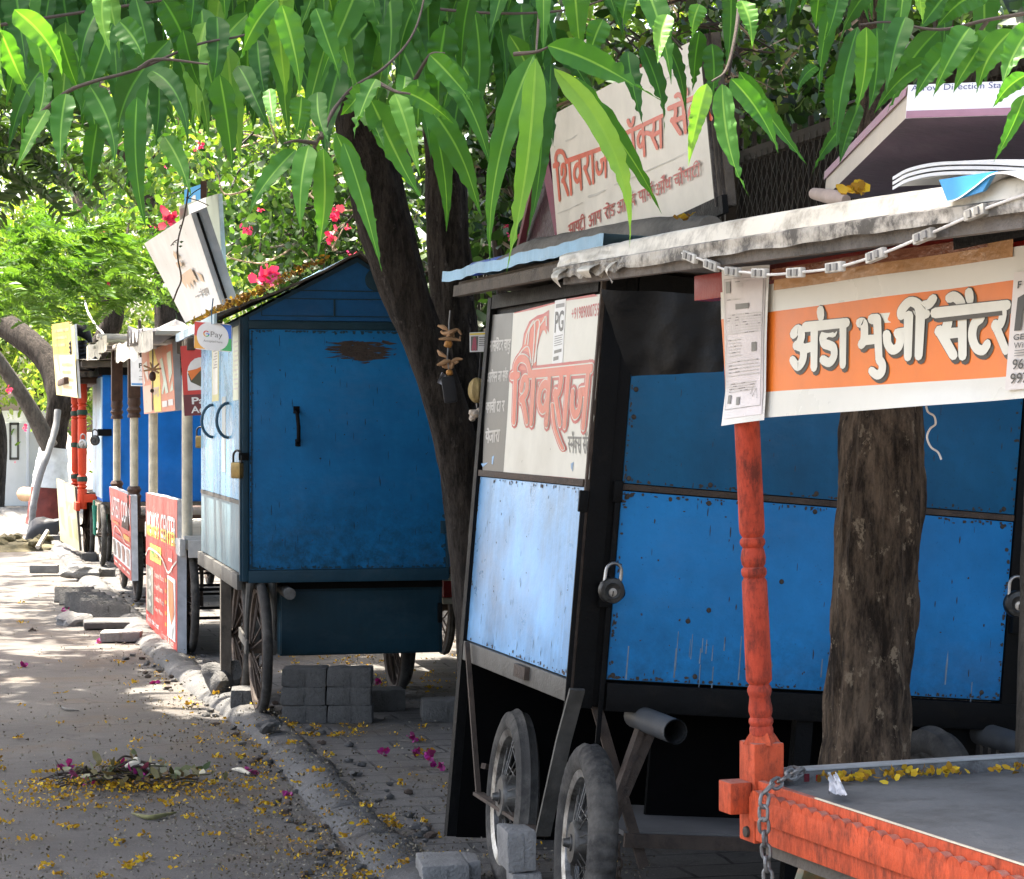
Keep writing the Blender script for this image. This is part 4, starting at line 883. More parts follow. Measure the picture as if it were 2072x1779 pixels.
# ------------------------------------------------------------------ open stalls further along the kerb
def sx(Y): return -2.27 - .25 * (Y - 15.3)
def turned_post(p, q, r, m, mb):
    """turned wooden post with beads"""
    p, q = Vector(p), Vector(q); M = Matrix.Translation(p) @ (q - p).to_track_quat('Z', 'Y').to_matrix().to_4x4(); L = (q - p).length
    pr = [(0, 1.0), (.16, 1.0), (.162, .7), (.18, 1.15), (.195, .7), (.20, .95), (.23, 1.08), (.25, .75), (.26, 1.05), (.275, .72), (.29, .95), (.6, 1.0), (.72, .98), (.725, .72), (.74, 1.12), (.755, .72), (.78, 1.02), (.82, .8), (.83, 1.12), (.845, .8), (.86, 1.05), (1, 1.05)]
    mb.lathe([(r * k, L * z) for z, k in pr], m, M, 14)
def stall(name, label, Y0, Y1, post_cols, top_z, tab_z, wid, table_m, roof_m, turned, wheels=True, wr=.36):
    yaw = math.atan(.25); o = V(sx(Y0), Y0, .03); M = rot_frame(o, yaw); t = thing(name, label, 'food stall', M=M); L = (Y1 - Y0) / math.cos(yaw)
    mb = MB(); mb.box((-.03, -.06, tab_z - .09), (wid, L + .06, tab_z), table_m, .006); mb.box((-.06, -.09, tab_z - .14), (-.02, L + .09, tab_z - .02), table_m, .006); mb.box((.0, -.1, tab_z - .15), (wid, -.05, tab_z - .03), table_m, .006); mb.build('table', t)
    k = 0
    for x in (0, wid - .05):
        for y in (0, L):
            mb = MB()
            if turned: turned_post((x, y, tab_z - .12), (x, y, top_z), .038, post_cols[k % len(post_cols)], mb)
            else: mb.tube([(x, y, tab_z - .1), (x, y, top_z)], .037, post_cols[k % len(post_cols)], 14)
            mb.build('post', t); k += 1
    if wheels:
        for x, y in ((.05, .25), (.05, L - .25), (wid - .1, .25), (wid - .1, L - .25)):
            cart_wheel(t, (x, y, wr + .005), wr, .028, 16); fork(t, x, y, tab_z - .12, wr, .075, RUSTIRON)
        mb = MB()
        for y in (.2, L - .3):
            for z in (.25, .32, .45): mb = MB(); mb.bar((.1, y, z), (wid - .1, y, z), .02, .02, BLACKIRON); mb.build('axle_bar', t)
    return t, M, L, wid
WEATHER = plain('weathered_post', (.60, .54, .40), .6, .3, 9, bump=.3, dirt=.2, dcol=(.22, .19, .14), dscale=6)
PATCHP = plain('peeling_post', (.46, .41, .35), .6, .3, 6, bump=.4, dirt=.75, dcol=(.12, .10, .09), dscale=9)
WHITEW = plain('dusty_white_board', (.52, .50, .46), .7, .2, 8, bump=.3, dirt=.4, dcol=(.2, .18, .15))
D1, MD1, LD1, WD1 = stall('open_stall', 'open stall with cream posts and a white table beside the gabled cart', 15.2, 17.9, [WEATHER, WEATHER, WEATHER, WEATHER], 2.18, .84, .80, WHITEW, WOODGREY, False)
D2, MD2, LD2, WD2 = stall('open_stall', 'open stall with brown topped posts and a tattered board roof, third from the near end', 19.9, 22.1, [WEATHER, WEATHER, WEATHER, WEATHER], 2.30, .80, 1.0, WOODBROWN, WOODGREY, False)
for y, pm in ((0, PATCHP), (LD2, WEATHER)):
    mb = MB(); mb.box((-.055, y - .055, 1.86), (.055, y + .055, 2.36), WOODBROWN, .006); mb.lathe([(.058, 1.68), (.06, 1.7), (.05, 1.72), (.066, 1.75), (.05, 1.78), (.06, 1.81), (.055, 1.86)], WOODBROWN, Matrix.Translation(V(0, y, 0)), 14); mb.build('post_foot', D2); mb = MB(); mb.lathe([(.062, .70), (.06, .95), (.066, .97), (.052, 1.0), (.066, 1.03), (.05, 1.06)], WOODBROWN, Matrix.Translation(V(0, y, 0)), 14); mb.build('post_foot', D2)
for tt_, L, w_, z, col in ((D1, LD1, WD1, 2.20, WEATHER), (D2, LD2, WD2, 2.36, WOODGREY)):
    mb = MB()
    for k in range(9):
        y0 = -.3 + k * (L + .6) / 9; dz = random.uniform(-.02, .05); xo = random.uniform(-.1, .04)
        mb.box((-.22 + xo, y0 + (.25 if k == 0 else 0), z + dz), (w_ + .08, y0 + (L + .6) / 9 - .01, z + dz + .03), random.choice([WHITEW, WOODGREY, TARP]), .004)
    mb.box((-.03, -.3, z - .09), (.05, L + .3, z - .005), WOODGREY, .004); mb.box((w_ - .08, -.3, z - .09), (w_, L + .3, z - .005), WOODGREY, .004)
    mb.grid(lambda s, q: V(-.26 - .04 * math.sin(s * 9), -.3 + s * (L + .6), z + .05 - .14 * q + .03 * mnoise.noise(V(s * 14, q * 3, z))), 40, 5, TARP)
    mb.build('roof', tt_)
mb = MB(); mb.grid(lambda s, q: MD1 @ V(-.3 + q * .9, .0 + s * 1.6, 2.25 + .10 * mnoise.noise(V(s * 6, q * 5, 1)) + .05 * math.sin(s * 30)), 40, 14, plain('crumpled_grey_sheet', (.28, .28, .28), .5, .2, 6, bump=.5)); tag(mb.build('crumpled_sheet'), 'crumpled pale plastic sheet lying on the roof of the cream posted stall', 'plastic sheet')

# E: cart with side door coloured pale as if sunlit and bright blue front
ME = rot_frame((P(208, 1014, 25.3).x, 25.3, .03), math.atan(.25))
E_ = thing('blue_cart', 'bright blue closed cart with a pale sunlit street door behind the brown posts', 'pushcart', M=ME)
mb = MB(); mb.box((0, 0, .74), (1.22, 1.8, 2.22), BLUE3, .006); mb.build('body', E_)
mb = MB(); mb.box((-.014, .02, .78), (-.001, 1.78, 2.18), PALEBLUE, .003); mb.build('street_door', E_)
mb = MB(); mb.box((-.02, -.03, .66), (1.24, 1.82, .74), WOODGREY, .004); mb.box((.02, -.02, .60), (.10, .06, .66), WOODGREY); mb.box((-.05, .02, .5), (-.0, 1.8, .72), plain('pale_wood', (.30, .25, .18), .8, .25, 10, bump=.3)); mb.build('frame', E_)
mb = MB(); mb.box((-.25, -.2, 2.29), (1.4, 2.0, 2.36), WOODGREY, .01); mb.box((-.05, -.06, 2.2), (1.26, 1.86, 2.29), BLACKIRON); mb.grid(lambda s, q: V(-.3 + 1.7 * q, -.28 + 2.3 * s, 2.375 + .03 * mnoise.noise(V(s * 8, q * 6, 2))), 20, 14, TARPGREY); mb.build('roof', E_)
mb = MB(); mb.tube([(.18, -.01, 1.33), (.18, -.05, 1.31), (.18, -.05, 1.1), (.18, -.01, 1.08)], .016, STEEL, 8); mb.build('handle', E_)
mb = MB(); mb.box((-.06, -.02, 1.5), (.10, -.005, 1.58), BLACKIRON, .004); mb.build('hasp', E_)
padlock(ME @ V(-.09, -.03, 1.45), (-.4, -1, 0), .06, DULL, DULL, 'black round padlock on the corner of the bright blue cart')
for x, y in ((.0, .05), (.12, .95), (1.1, .2), (1.1, 1.5)): cart_wheel(E_, (x, y, .365), .36, .03, 18, None, CHROME)
for x in (.0, .12):
    mb = MB(); mb.box((x - .09, .3, .36), (x - .07, .36, .75), plain('green_fork', (.02, .20, .13), .5)); mb.tube([(x - .09, .05, .7), (x - .085, .03, .36)], [.03, .012], MATS['green_fork'], 8); mb.build('wheel_fork', E_)

# F: orange red stall furthest along
FY0, FY1 = 26.4, 28.4
MF = rot_frame((P(170, 1009, FY0).x, FY0, .03), math.atan(.25)); F_ = thing('red_stall', 'open stall with orange red turned posts at the far end of the row', 'food stall', M=MF)
for x, y in ((-.02, 0), (-.02, 1.6), (.85, .0), (.85, 1.6)):
    mb = MB()
    if x < 0: turned_post((x, y, .62), (x, y, 2.12), .055, ORANGERED, mb); [mb.lathe([(.06, z), (.064, z + .03), (.06, z + .06)], plain('dark_green', (.02, .05, .03), .6), Matrix.Translation(V(x, y, 0)), 12) for z in (.95, 1.35, 1.75)]
    else: mb.box((x - .04, y - .04, .7), (x + .04, y + .04, 2.12), ORANGERED, .005)
    mb.build('post', F_)
mb = MB(); mb.box((-.06, -.05, .70), (.92, 1.66, .80), ORANGERED, .01); mb.box((-.10, -.1, .60), (-.05, 1.7, .70), ORANGERED, .006); mb.box((-.07, .0, .80), (.9, 1.6, .815), WOODGREY); mb.build('table', F_)
mb = MB(); mb.box((-.25, -.2, 2.12), (1.1, 1.9, 2.2), WOODBROWN, .02); mb.build('roof', F_)
for x, y in ((.1, .3), (.1, 1.3), (.8, .3), (.8, 1.3)): cart_wheel(F_, (x, y, .365), .36, .03, 16)
padlock(P(168, 898, 25.9), (-.4, -1, 0), .055, CHROME, CHROME, 'bright steel padlock hung on an orange red post')

# signs of the open stalls
t, fb, f = board('banner_sign', 'tall yellow paper sign hung high at the orange red stall', 'sign', [P(104, 657, 28.2), P(149, 649, 25.3), P(159, 806, 25.2), P(114, 799, 28.1)], .03, print_mat('pale_yellow', (.72, .62, .26)), WHITEV)
rect_on(fb, f, .0, .0, .85, .42, print_mat('mustard_print', (.62, .40, .07)), .002); rect_on(fb, f, .34, .44, 1.0, .99, print_mat('cream_paper', (.70, .69, .48)), .012)
for i in range(3): rect_on(fb, f, .12, .08 + i * .1, .8 - .1 * i, .12 + i * .1, print_mat('washed_ochre', (.50, .36, .16)), .004)
for i in range(4):
    rect_on(fb, f, .42, .55 + i * .1, .9 - .1 * (i % 2), .59 + i * .1, MATS['washed_ochre'], .014)
    rect_on(fb, f, .06 + .05 * i, .5 + .08 * i, .2 + .05 * i, .6 + .09 * i, PALEINK, .004)
fb.build('face', t)
t, fb, f = board('painted_board', 'yellowish board with faded green pictures standing against the orange red stall', 'sign', [P(114, 968, 28.8), P(151, 986, 26.6), P(161, 1115, 26.5), P(122, 1094, 28.7)], .03, print_mat('olive_cream', (.48, .46, .27)), WOODGREY)
OL = print_mat('faded_olive', (.30, .32, .16))
for q in (((.45, .3), (.8, .28), (.85, .42), (.5, .5)), ((.1, .45), (.3, .42), (.35, .8), (.15, .7)), ((.5, .55), (.65, .5), (.7, .85), (.55, .85)), ((.75, .55), (.95, .5), (.95, .85), (.8, .82))): fb.face([f(s, tt, .002) for s, tt in q], OL)
fb.build('face', t)
t, fb, f = board('price_board', 'small tilted red board with white lettering and food pictures by the far open stall', 'sign', [P(221, 985, 21.6), P(264, 1003, 19.7), P(266, 1176, 19.6), P(231, 1141, 21.5)], .06, REDV, plain('white_edge2', (.55, .56, .58), .6, .2, 10, dirt=.3, dcol=(.2, .2, .2)), loc_t=1)
put_text(fb, 'LATEST', f, (.06, .1, .50, .36), WHITEV, .003, .008); put_text(fb, 'CORN', f, (.56, .1, .98, .36), WHITEV, .003, .008)
put_stroke(fb, f, [(p.x, p.y) for p in catmull([(.08, .62, 0), (.2, .48, 0), (.45, .5, 0), (.7, .6, 0), (.95, .6, 0)], 5)], .014, CREAMV, .003)
rect_on(fb, f, .08, .41, .4, .44, ORANGEV, .003); rect_on(fb, f, .65, .50, .95, .56, YLO, .004); rect_on(fb, f, .12, .56, .55, .585, PINK, .003); rect_on(fb, f, .02, .64, .98, .88, WHITEV, .002)
for i in range(4): fb.face([f(.04 + .24 * i + s, tt, .004) for s, tt in ((0, .67), (.1, .655), (.17, .7), (.15, .85), (.04, .86))], print_mat('food_print_%s' % 'abcd'[i], ((.16, .13, .11), (.22, .12, .09), (.30, .14, .10), (.35, .24, .2))[i]))
for i in range(4): rect_on(fb, f, .08 + .23 * i, .92, .24 + .23 * i, .945, CREAMV, .003)
fb.build('face', t)
t, fb, f = board('menu_board', 'large red menu board with yellow and white lettering standing on the kerb', 'sign', [P(295, 997, 17.6), P(358.5, 1012, 15.3), P(358.5, 1325, 15.25), P(296, 1268, 17.55)], .065, REDV, MATS['white_edge2'])
put_text(fb, "MOMO'S", f, (.06, .12, .46, .29), WHITEV, .003, .008); put_text(fb, 'CENTER', f, (.52, .12, .97, .29), WHITEV, .003, .008)
put_text(fb, "MOMO'S", f, (.06, .22, .46, .31), YELLOWV, .005, .008); put_text(fb, 'CENTER', f, (.52, .22, .97, .31), YELLOWV, .005, .008)
rect_on(fb, f, .16, .36, .53, .48, YELLOWV, .003); put_text(fb, 'VEG', f, (.2, .39, .32, .45), GRN, .005, .01); put_text(fb, 'NONVEG', f, (.34, .39, .51, .45), INKRED2, .005, .01)
put_stroke(fb, f, [(p.x, p.y) for p in catmull([(.02, .46, 0), (.16, .40, 0), (.53, .42, 0), (.75, .5, 0), (.9, .44, 0), (1, .40, 0)], 5)], .016, CREAMV, .006)
rect_on(fb, f, .74, .34, .88, .50, print_mat('dull_red', (.36, .03, .03)), .003); rect_on(fb, f, .76, .4, .86, .42, CREAMV, .004)
rect_on(fb, f, .02, .53, .27, .87, print_mat('grey_food', (.24, .23, .19)), .003)
for i in range(4): fb.face([f(s, tt, .005) for s, tt in ((.09, .56 + .075 * i), (.16, .545 + .075 * i), (.21, .58 + .075 * i), (.15, .61 + .075 * i))], CREAMV)
for i, q in enumerate(('Steamed Momo', 'Fried Momo', 'Tandoori Momo', 'Gravy Momo')): put_text(fb, q, f, (.31, .545 + .083 * i, .62 - .03 * (i % 2), .585 + .083 * i), CREAMV, .003)
for i in range(5): rect_on(fb, f, .65, .55 + .075 * i, .70, .575 + .075 * i, YLO, .003)
rect_on(fb, f, .73, .52, .96, .93, WHITEV, .003); fb.face([f(s, tt, .005) for s, tt in ((.75, .54), (.9, .55), (.94, .75), (.84, .84), (.76, .72))], print_mat('food_orange', (.46, .15, .06)))
fb.face([f(s, tt, .006) for s, tt in ((.76, .84), (.85, .87), (.94, .82), (.88, .92), (.79, .9))], print_mat('plate_grey', (.35, .36, .36)))
put_text(fb, 'Taste the best', f, (.04, .90, .45, .94), WHITEV, .003); put_text(fb, 'Fresh & hot', f, (.55, .93, .92, .97), CREAMV, .003)
fb.build('face', t)
t, fb, f = board('box_sign', 'upright box sign with a yellow band on red hung on the cream posts', 'sign', [P(286, 714.5, 17.9), P(348.3, 692, 15.6), P(354.7, 830.5, 15.55), P(291.4, 838, 17.85)], .05, print_mat('washed_orange_red', (.60, .17, .09)), MATS['grey_sign_edge'])
fb.face([f(s, tt, .002) for s, tt in ((.28, .02), (.45, .01), (.60, .35), (.60, .99), (.38, .99), (.30, .4))][::-1], YELLOWV); rect_on(fb, f, .01, .55, .29, .98, print_mat('washed_peach', (.62, .45, .34)), .0015)
PG_ = print_mat('pale_mint', (.50, .60, .48))
for q in (((.62, .2), (.70, .18), (.84, .72), (.76, .74)), ((.84, .14), (.96, .12), (.97, .45), (.88, .6)), ((.64, .72), (.72, .5), (.78, .5), (.68, .74)), ((.88, .72), (.97, .55), (.98, .7))): fb.face([f(s, tt, .003) for s, tt in q][::-1], PG_)
for q in (((.04, .2), (.2, .16), (.22, .5), (.12, .36)), ((.06, .3), (.1, .5), (.04, .56))): fb.face([f(s, tt, .003) for s, tt in q][::-1], WHITEV)
put_deva(fb, ['va', 'ja', 'na'], f, (.36, .40, .54, .28), MATS['washed_peach'], .004, .2); put_deva(fb, ['ka', 'ma', 'la'] if 0 else ['ka', 'pa', 'da'], f, (.38, .76, .56, .62), MATS['washed_peach'], .004, .2)
rect_on(fb, f, .64, .84, .79, .93, WHITEV, .003); rect_on(fb, f, .82, .83, .96, .92, WHITEV, .003); fb.build('face', t)
b_ = P(309, 800, 16.4); t = thing('hanging_charm', 'small dried charm hanging in front of the orange red box sign', 'charm', P(309, 1090 * 0 + 705, 16.4)); o_ = P(309, 705, 16.4)
mb = MB(); mb.tube([V(0, 0, 0), P(309, 830, 16.4) - o_], .006, INKGREY, 5)
mb.blob(P(309, 762, 16.4) - o_, .028, plain('dark_nut', (.05, .03, .02), .6), 2, (1, 1, 1.3)); mb.blob(P(308, 791, 16.4) - o_, .016, MATS['dark_nut'], 2)
for a in range(7): q = P(309, 748, 16.4) - o_; mb.tube([q, q + V(.075 * math.cos(a * .9), 0, .045 * math.sin(a * .9) + .01)], .007, CHI, 5)
mb.build('charm', t)
t, fb, f = board('red_card', 'red and maroon card with a food picture, partly behind the gabled cart', 'sign', [P(364.7, 700.5, 14.95), P(452, 694, 14.85), P(458, 838, 14.85), P(373.5, 842, 14.95)], .008, REDV, CREAMV)
rect_on(fb, f, .0, .70, 1, 1, DKRED, .0015); put_text(fb, 'Pa', f, (.20, .74, .52, .84), WHITEV, .003, .02); put_text(fb, 'Acc', f, (.17, .865, .60, .965), WHITEV, .003, .02)
fb.face([f(s, tt, .0015) for s, tt in [(.12, .64), (1, .64), (1, .18), (.5, .18)] + [(.42 - .3 * math.sin(R_(a)), .42 - .24 * math.cos(R_(a))) for a in (0, 20, 40, 60, 80)]], WHITEV)
fb.face([f(s, tt, .003) for s, tt in ((.14, .40), (.4, .33), (1, .30), (1, .6), (.45, .6), (.2, .52))], print_mat('food_green', (.06, .06, .03))); fb.face([f(s, tt, .004) for s, tt in ((.14, .36), (.35, .34), (.6, .28), (.42, .38), (.22, .5))], ORANGEV); fb.build('face', t)
t, fb, f = board('white_card', 'white payment notice with a blue foot hanging between the brown post and the box sign', 'sign', [P(264, 724, 18.9), P(312, 722, 18.7), P(312, 782, 18.7), P(265, 781, 18.9)], .008, WHITEV, WHITEV)
rect_on(fb, f, .03, .9, 1, .97, print_mat('foot_blue', (.05, .22, .45)), .0015); put_text(fb, 'Pa', f, (.36, .2, .66, .38), INK, .002, .03); put_text(fb, 'Acc', f, (.36, .42, .62, .5), INKGREY, .002); rect_on(fb, f, .36, .66, .6, .68, INKGREY, .002); rect_on(fb, f, .36, .73, .6, .80, PALEINK, .002); fb.build('face', t)

# odds and ends of the far row
b_ = P(168, 705, 25.7); t = thing('black_bundle', 'black crumpled tarpaulin bundle on the roof behind the tall yellow paper sign', 'tarpaulin', b_)
mb = MB(); q_ = [p - b_ for p in (P(150, 662, 25.9), P(166, 668, 25.8), P(182, 690, 25.7), P(186, 722, 25.7), P(176, 745, 25.7))]
mb.tube(catmull(q_, 6), [.06 + .035 * math.sin(i * .35) + .02 * mnoise.noise(V(i, 0, 0)) for i in range(25)], BLACKSHEET, 12); mb.tube(catmull([p - b_ for p in (P(158, 690, 25.8), P(160, 715, 25.8), P(168, 742, 25.8))], 6), [.10 + .012 * (i % 2) for i in range(13)], BLACKSHEET, 12); mb.build('bundle', t)
mb = MB(); mb.tube(catmull([P(172, 610, 27), P(178, 632, 26.6), P(196, 662, 26), P(206, 672, 25), P(216, 690, 22.6)], 6), .012, plain('white_cable', (.6, .6, .58), .5), 6); tag(mb.build('cable'), 'thin white cable slanting down to the tattered board roof', 'cable')
vz = lambda x, y: P((400 + x / 3.867) * .6953, (500 + y / 3.867) * .6953, 12.35)
t = thing('thin_vine', 'thin thorny vine hanging down in front of the tilted white box sign', 'vine', vz(400, 1460)); b_ = t.location.copy()
mb = MB(); pp = catmull([vz(*q) - b_ for q in ((590, -60), (580, 100), (560, 300), (522, 520), (462, 750), (452, 950), (492, 1200), (445, 1340), (400, 1460))], 8); mb.tube(pp, [.005] * len(pp), RUSTIRON, 6)
for a, b in (((462, 760), (375, 835)), ((560, 300), (720, 180)), ((545, 290), (800, 380)), ((490, 600), (470, 640))): mb.tube(catmull([vz(*a) - b_, vz((a[0] + b[0]) / 2, (a[1] + b[1]) / 2 - 12) - b_, vz(*b) - b_], 4), .003, RUSTIRON, 5)
mb.build('stem', t)
mb = MB(); lg = plain('vine_leaf', (.05, .12, .03), .5)
for x, y, r in ((485, 840, 24), (430, 800, 12), (495, 790, 26), (405, 822, 14)): k = r / 3.867 * .6953 / F * 12.35; mb.face([vz(x, y) - b_ + V(-k, 0, 0), vz(x, y) - b_ + V(0, -.004, -k * .6), vz(x, y) - b_ + V(k, 0, .2 * k), vz(x, y) - b_ + V(0, .004, k * .55)], lg)
mb.build('foliage', t)
mb = MB(); mb.tube([G(652, 1362, .08), G(700, 1372, .06)], .035, plain('pale_log', (.40, .36, .29), .8, .25, 10, bump=.4), 10); tag(mb.build('log'), 'pale peeled log lying on the petals behind the block stack', 'log')
mb = MB(); mb.tube([P(48, 1000, 39), P(104, 1003, 37.5)], .13, plain('terracotta', (.42, .27, .15), .8, .25, 6), 12); tag(mb.build('clay_pipe'), 'tan clay pipe lying on the bright ground at the far left', 'pipe')
# ------------------------------------------------------------------ orange stall in the foreground
CBX, CBY = .556, 4.9; YB = R_(21)
MBF = rot_frame((CBX, CBY, 0), YB); MBi = MBF.inverted(); sB = MBF.to_3x3() @ V(-1, 0, 0)
B1 = thing('egg_stall', 'orange wooden stall with a turned red post and a white covered roof', 'food stall', M=MBF)
def lb(u, v, x=0.0): return MBi @ on_plane(u, v, MBF @ V(x, 0, 0), sB)   # point of a street-side plane of this stall
mb = MB()
def zz(v): return CAMH - (v - VH) / 908
pr = [(25, 835), (25.5, 850), (26, 1070), (25, 1078), (20, 1086), (25, 1091), (26, 1096), (25, 1101), (20.5, 1107), (23, 1113), (25.5, 1128), (24, 1140), (20.5, 1146), (25, 1150), (26, 1156), (25, 1162), (21, 1168), (25.5, 1176), (26, 1240), (26.5, 1368), (26, 1376), (20, 1384), (24, 1391), (25, 1398), (23, 1405), (21, 1410), (24, 1432), (24, 1440), (21, 1450), (24.5, 1455), (25, 1461), (22, 1468), (24, 1474), (24, 1486)]
MP = Matrix.Translation(V(0, 0, zz(1486))) @ Matrix.Rotation(R_(-3.0), 4, 'Y')
REDPOST = worn('worn_red_enamel', (.40, .046, .018), (.07, .018, .013), amt=.85)
mb.lathe([(r / 908, zz(v) - zz(1486)) for r, v in pr[::-1]], REDPOST, MP, 24)
h = .037; z0, z1 = zz(1700), zz(1500)
mb.box((-h, -h, z0), (h, h, z1), ORANGE, .004); mb.lathe([(.047, z1 - .004), (.036, zz(1490)), (.027, zz(1480))], ORANGE, None, 4)
for v in (1622, 1680): mb.lathe([(.013, 0), (.012, .006), (.004, .008)], RIVET, Matrix.Translation(V(-h - .001, -.005, zz(v))) @ Matrix.Rotation(R_(-90), 4, 'Y'), 10)
mb.build('post', B1)
mb = MB()
ed = .935
mb.box((-.030, -2.2, .775), (-.012, -.039, .826), ORANGE, .003)
zt, zb2 = .807, .742
mb.box((-.052, -2.2, zb2), (-.033, -.039, zt - .014), ORANGE, .003)
n = 46; st = (2.2 - .045) / n
for i in range(n):
    y = -.045 - (i + .5) * st; pp = [V(-.052, y + st * .5 * math.cos(a), zt - .0145 + .017 * math.sin(a)) for a in np.linspace(0, math.pi, 8)]
    mb.prism(pp, (.019, 0, 0), ORANGE)
mb.build('scalloped_rail', B1, recalc=True)
mb = MB(); mb.box((-.036, -2.2, .694), (-.016, -.039, .740), ORANGE, .003); mb.box((-.01, -2.2, .66), (.05, -.04, .77), WOODGREY); mb.build('lower_rail', B1)
mb = MB(); mb.box((-.0315, -2.2, .827), (-.026, -.30, .8295), CREAMPAINT); mb.build('edge_strip', B1)
mb = MB(); mb.box((-.092, -.03, .752), (-.040, .03, .822), ORANGE, .004); mb.box((.040, -.02, .70), (1.5, .02, .795), ORANGE, .003); mb.build('cross_rail', B1)
TTOP = plain('dusty_table_top', (.15, .147, .138), .85, .25, 3, bump=.5, dirt=.6, dcol=(.085, .08, .072), dscale=5, bscale=26)
RIMM = plain('peeling_rim', (.15, .15, .145), .8, .3, 8, bump=.6, dirt=.65, dcol=(.03, .022, .02), dscale=11)
mb = MB(); mb.grid(lambda s, t: V(-.012 + 1.5 * s, -2.2 + t * 2.19, .806 + .006 * mnoise.noise(V(s * 5, t * 7, 0)) + .003 * mnoise.noise(V(s * 18, t * 22, 4))), 50, 60, TTOP); mb.build('table_top', B1)
mb = MB(); mb.box((.038, -.012, .796), (1.5, .018, .838), RIMM, .004); mb.box((.036, -.016, .836), (1.5, .022, .842), plain('worn_grey_edge', (.30, .30, .29), .7, .2, 10), .002)
for i in range(5): mb.box((.10 + i * .03, -.014, .812), (.113 + i * .027, -.0125, .830 - .004 * (i % 2)), (DKRED, RED, WHITEV, RED, DKRED)[i])
mb.build('rim', B1)
# roof edge
l0, l1 = P(1140, 563, 5.27), P(2300, 410, 3.2)
ax = (l1 - l0).normalized(); bk = V(ax.y * -1, ax.x, 0).normalized(); bk = bk if bk.x > 0 else -bk
def rl(s, off=0.0, dz=0.0): return MBi @ (l0 + (l1 - l0) * s + bk * off + V(0, 0, dz))
mb = MB(); mb.prism([rl(0, 0, -.016), rl(0, .022, -.016), rl(0, .022, .030), rl(0, 0, .030)], rl(1) - rl(0), plain('mouldy_beam', (.13, .115, .10), .85, .35, 10, bump=.7, dirt=.5, dcol=(.03, .028, .026), dscale=9)); mb.build('eave_beam', B1, recalc=True)
mb = MB(); mb.prism([rl(0, .03, .022), rl(0, 1.6, .022), rl(0, 1.6, .045), rl(0, .03, .045)], rl(1) - rl(0), WOODGREY); mb.build('roof', B1, recalc=True)
mb = MB()
def cover(s, t):
    nz = .003 * mnoise.noise(V(s * 14, t * 3, 0)) + (.006 * mnoise.noise(V(s * 60, t * 9, 7)) if s < .2 else .001 * mnoise.noise(V(s * 60, t * 9, 7)))
    low = .004 + .005 * mnoise.noise(V(s * 18, 0, 2)) + (.012 * mnoise.noise(V(s * 45, 1, 2)) if s < .2 else 0) + .01 * s; sag = .014 * math.sin(s * 3)
    for a, b, (y0, z0), (y1, z1) in ((0, .40, (-.016, low - .006), (-.017, .024 + sag * .5)), (.40, .46, (-.017, .024 + sag * .5), (-.008, .028 + sag * .5)), (.46, .72, (-.008, .028 + sag * .5), (.002, .056 + sag)), (.72, .80, (.002, .056 + sag), (.03, .066 + sag)), (.80, 1.001, (.03, .066 + sag), (1.5, .068 + sag))):
        if t <= b: k = (t - a) / (b - a); return rl(-.012 + s * 1.01, y0 + (y1 - y0) * k + nz, z0 + (z1 - z0) * k)
for m_, ta, tb, nv in ((TARPDIRTY, 0, .46, 8), (TARP, .46, 1.0, 14)): mb.grid(lambda s, t: cover(s, ta + (tb - ta) * t), 150, nv, m_)
mb.build('roof_cover', B1, 25)
mb = MB()   # torn strips at the far end
for s0, ln, w_ in ((.0, .045, .03), (.07, .03, .05), (.15, .05, .012)):
    fq = quad_map(rl(s0, -.016, .02), rl(s0 + w_, -.016, .02), rl(s0 + w_ * .7 - .006, -.03, .02 - ln), rl(s0 + w_ * .25, -.028, .015 - ln * .8)); mb.grid(lambda s, t, fq=fq: fq(s, t, 0) + V(-.014 * math.sin(t * 4), 0, 0), 3, 6, TARP)
for (a, b) in (((1215, 560), (1285, 505)), ((1300, 540), (1345, 490)), ((1380, 515), (1450, 530))): mb.bar(MBi @ P(*a, 5.05), MBi @ P(*b, 5.0), .004, .02, TARP, (1, 0, 0))
mb.build('torn_strip', B1)
mb = MB(); mb.box((-.022, -2.2, 1.903), (.03, .30, 1.962), RED, .003); mb.build('top_rail', B1)
mb = MB(); a, b = lb(1957, 487, -.03), lb(2200, 440, -.03); mb.bar(a, b, .06, .035, BLACKIRON, (0, 0, 1)); mb.build('dark_bracket', B1)
w_ = wheel(B1, MBi @ V(.86, 5.1, .31), .295, .045, 28, RUBBER, STEEL, STEEL, 'rib', 0, .05, .003, 0, .9)
mb = MB(); mb.bar(MBi @ P(1655, 1740, 4.95), MBi @ P(1625, 1830, 4.95), .03, .07, plain('green_mudguard', (.10, .11, .06), .5, .4, 8, dirt=.5, dcol=(.35, .12, .02), dscale=9), (1, 0, 0), .006); mb.build('mudguard', B1)

# banner
XB = -.055
Tn = thing('shop_banner', 'white and orange vinyl banner with large white Devanagari lettering tied across the orange stall', 'banner', MBF @ V(XB, -.4, 1.6)); nb = Tn.location.copy()
pB = MBF @ V(XB, 0, 0)
def wav(u, v): return .006 * math.sin(u / 95 + v / 240) + .004 * math.sin(u / 41 - v / 130) + (.02 * ((v - 790) / 60) * (.6 + .4 * math.sin(u / 70)) if v > 790 else 0) * .5
def bp(u, v, off=0.0): return on_plane(u, v, pB, sB) + sB * (off + wav(u, v)) - nb
rows = [((1452, 592), (2190, 478)), ((1453, 646), (2190, 548)), ((1465, 799), (2190, 752)), ((1470, 852), (2190, 797))]
def bq(r0, r1, s, t):
    a = [Vector((*x, 0)) for x in (r0[0], r0[1], r1[0], r1[1])]; p = (a[0].lerp(a[1], s)).lerp(a[2].lerp(a[3], s), t); return p
def bband(mb, r0, r1, m, off, n=60, k=5, s0=0, s1=1): mb.grid(lambda s, t: bp(*bq(r0, r1, s0 + (s1 - s0) * s, t)[:2], off), n, k, m)
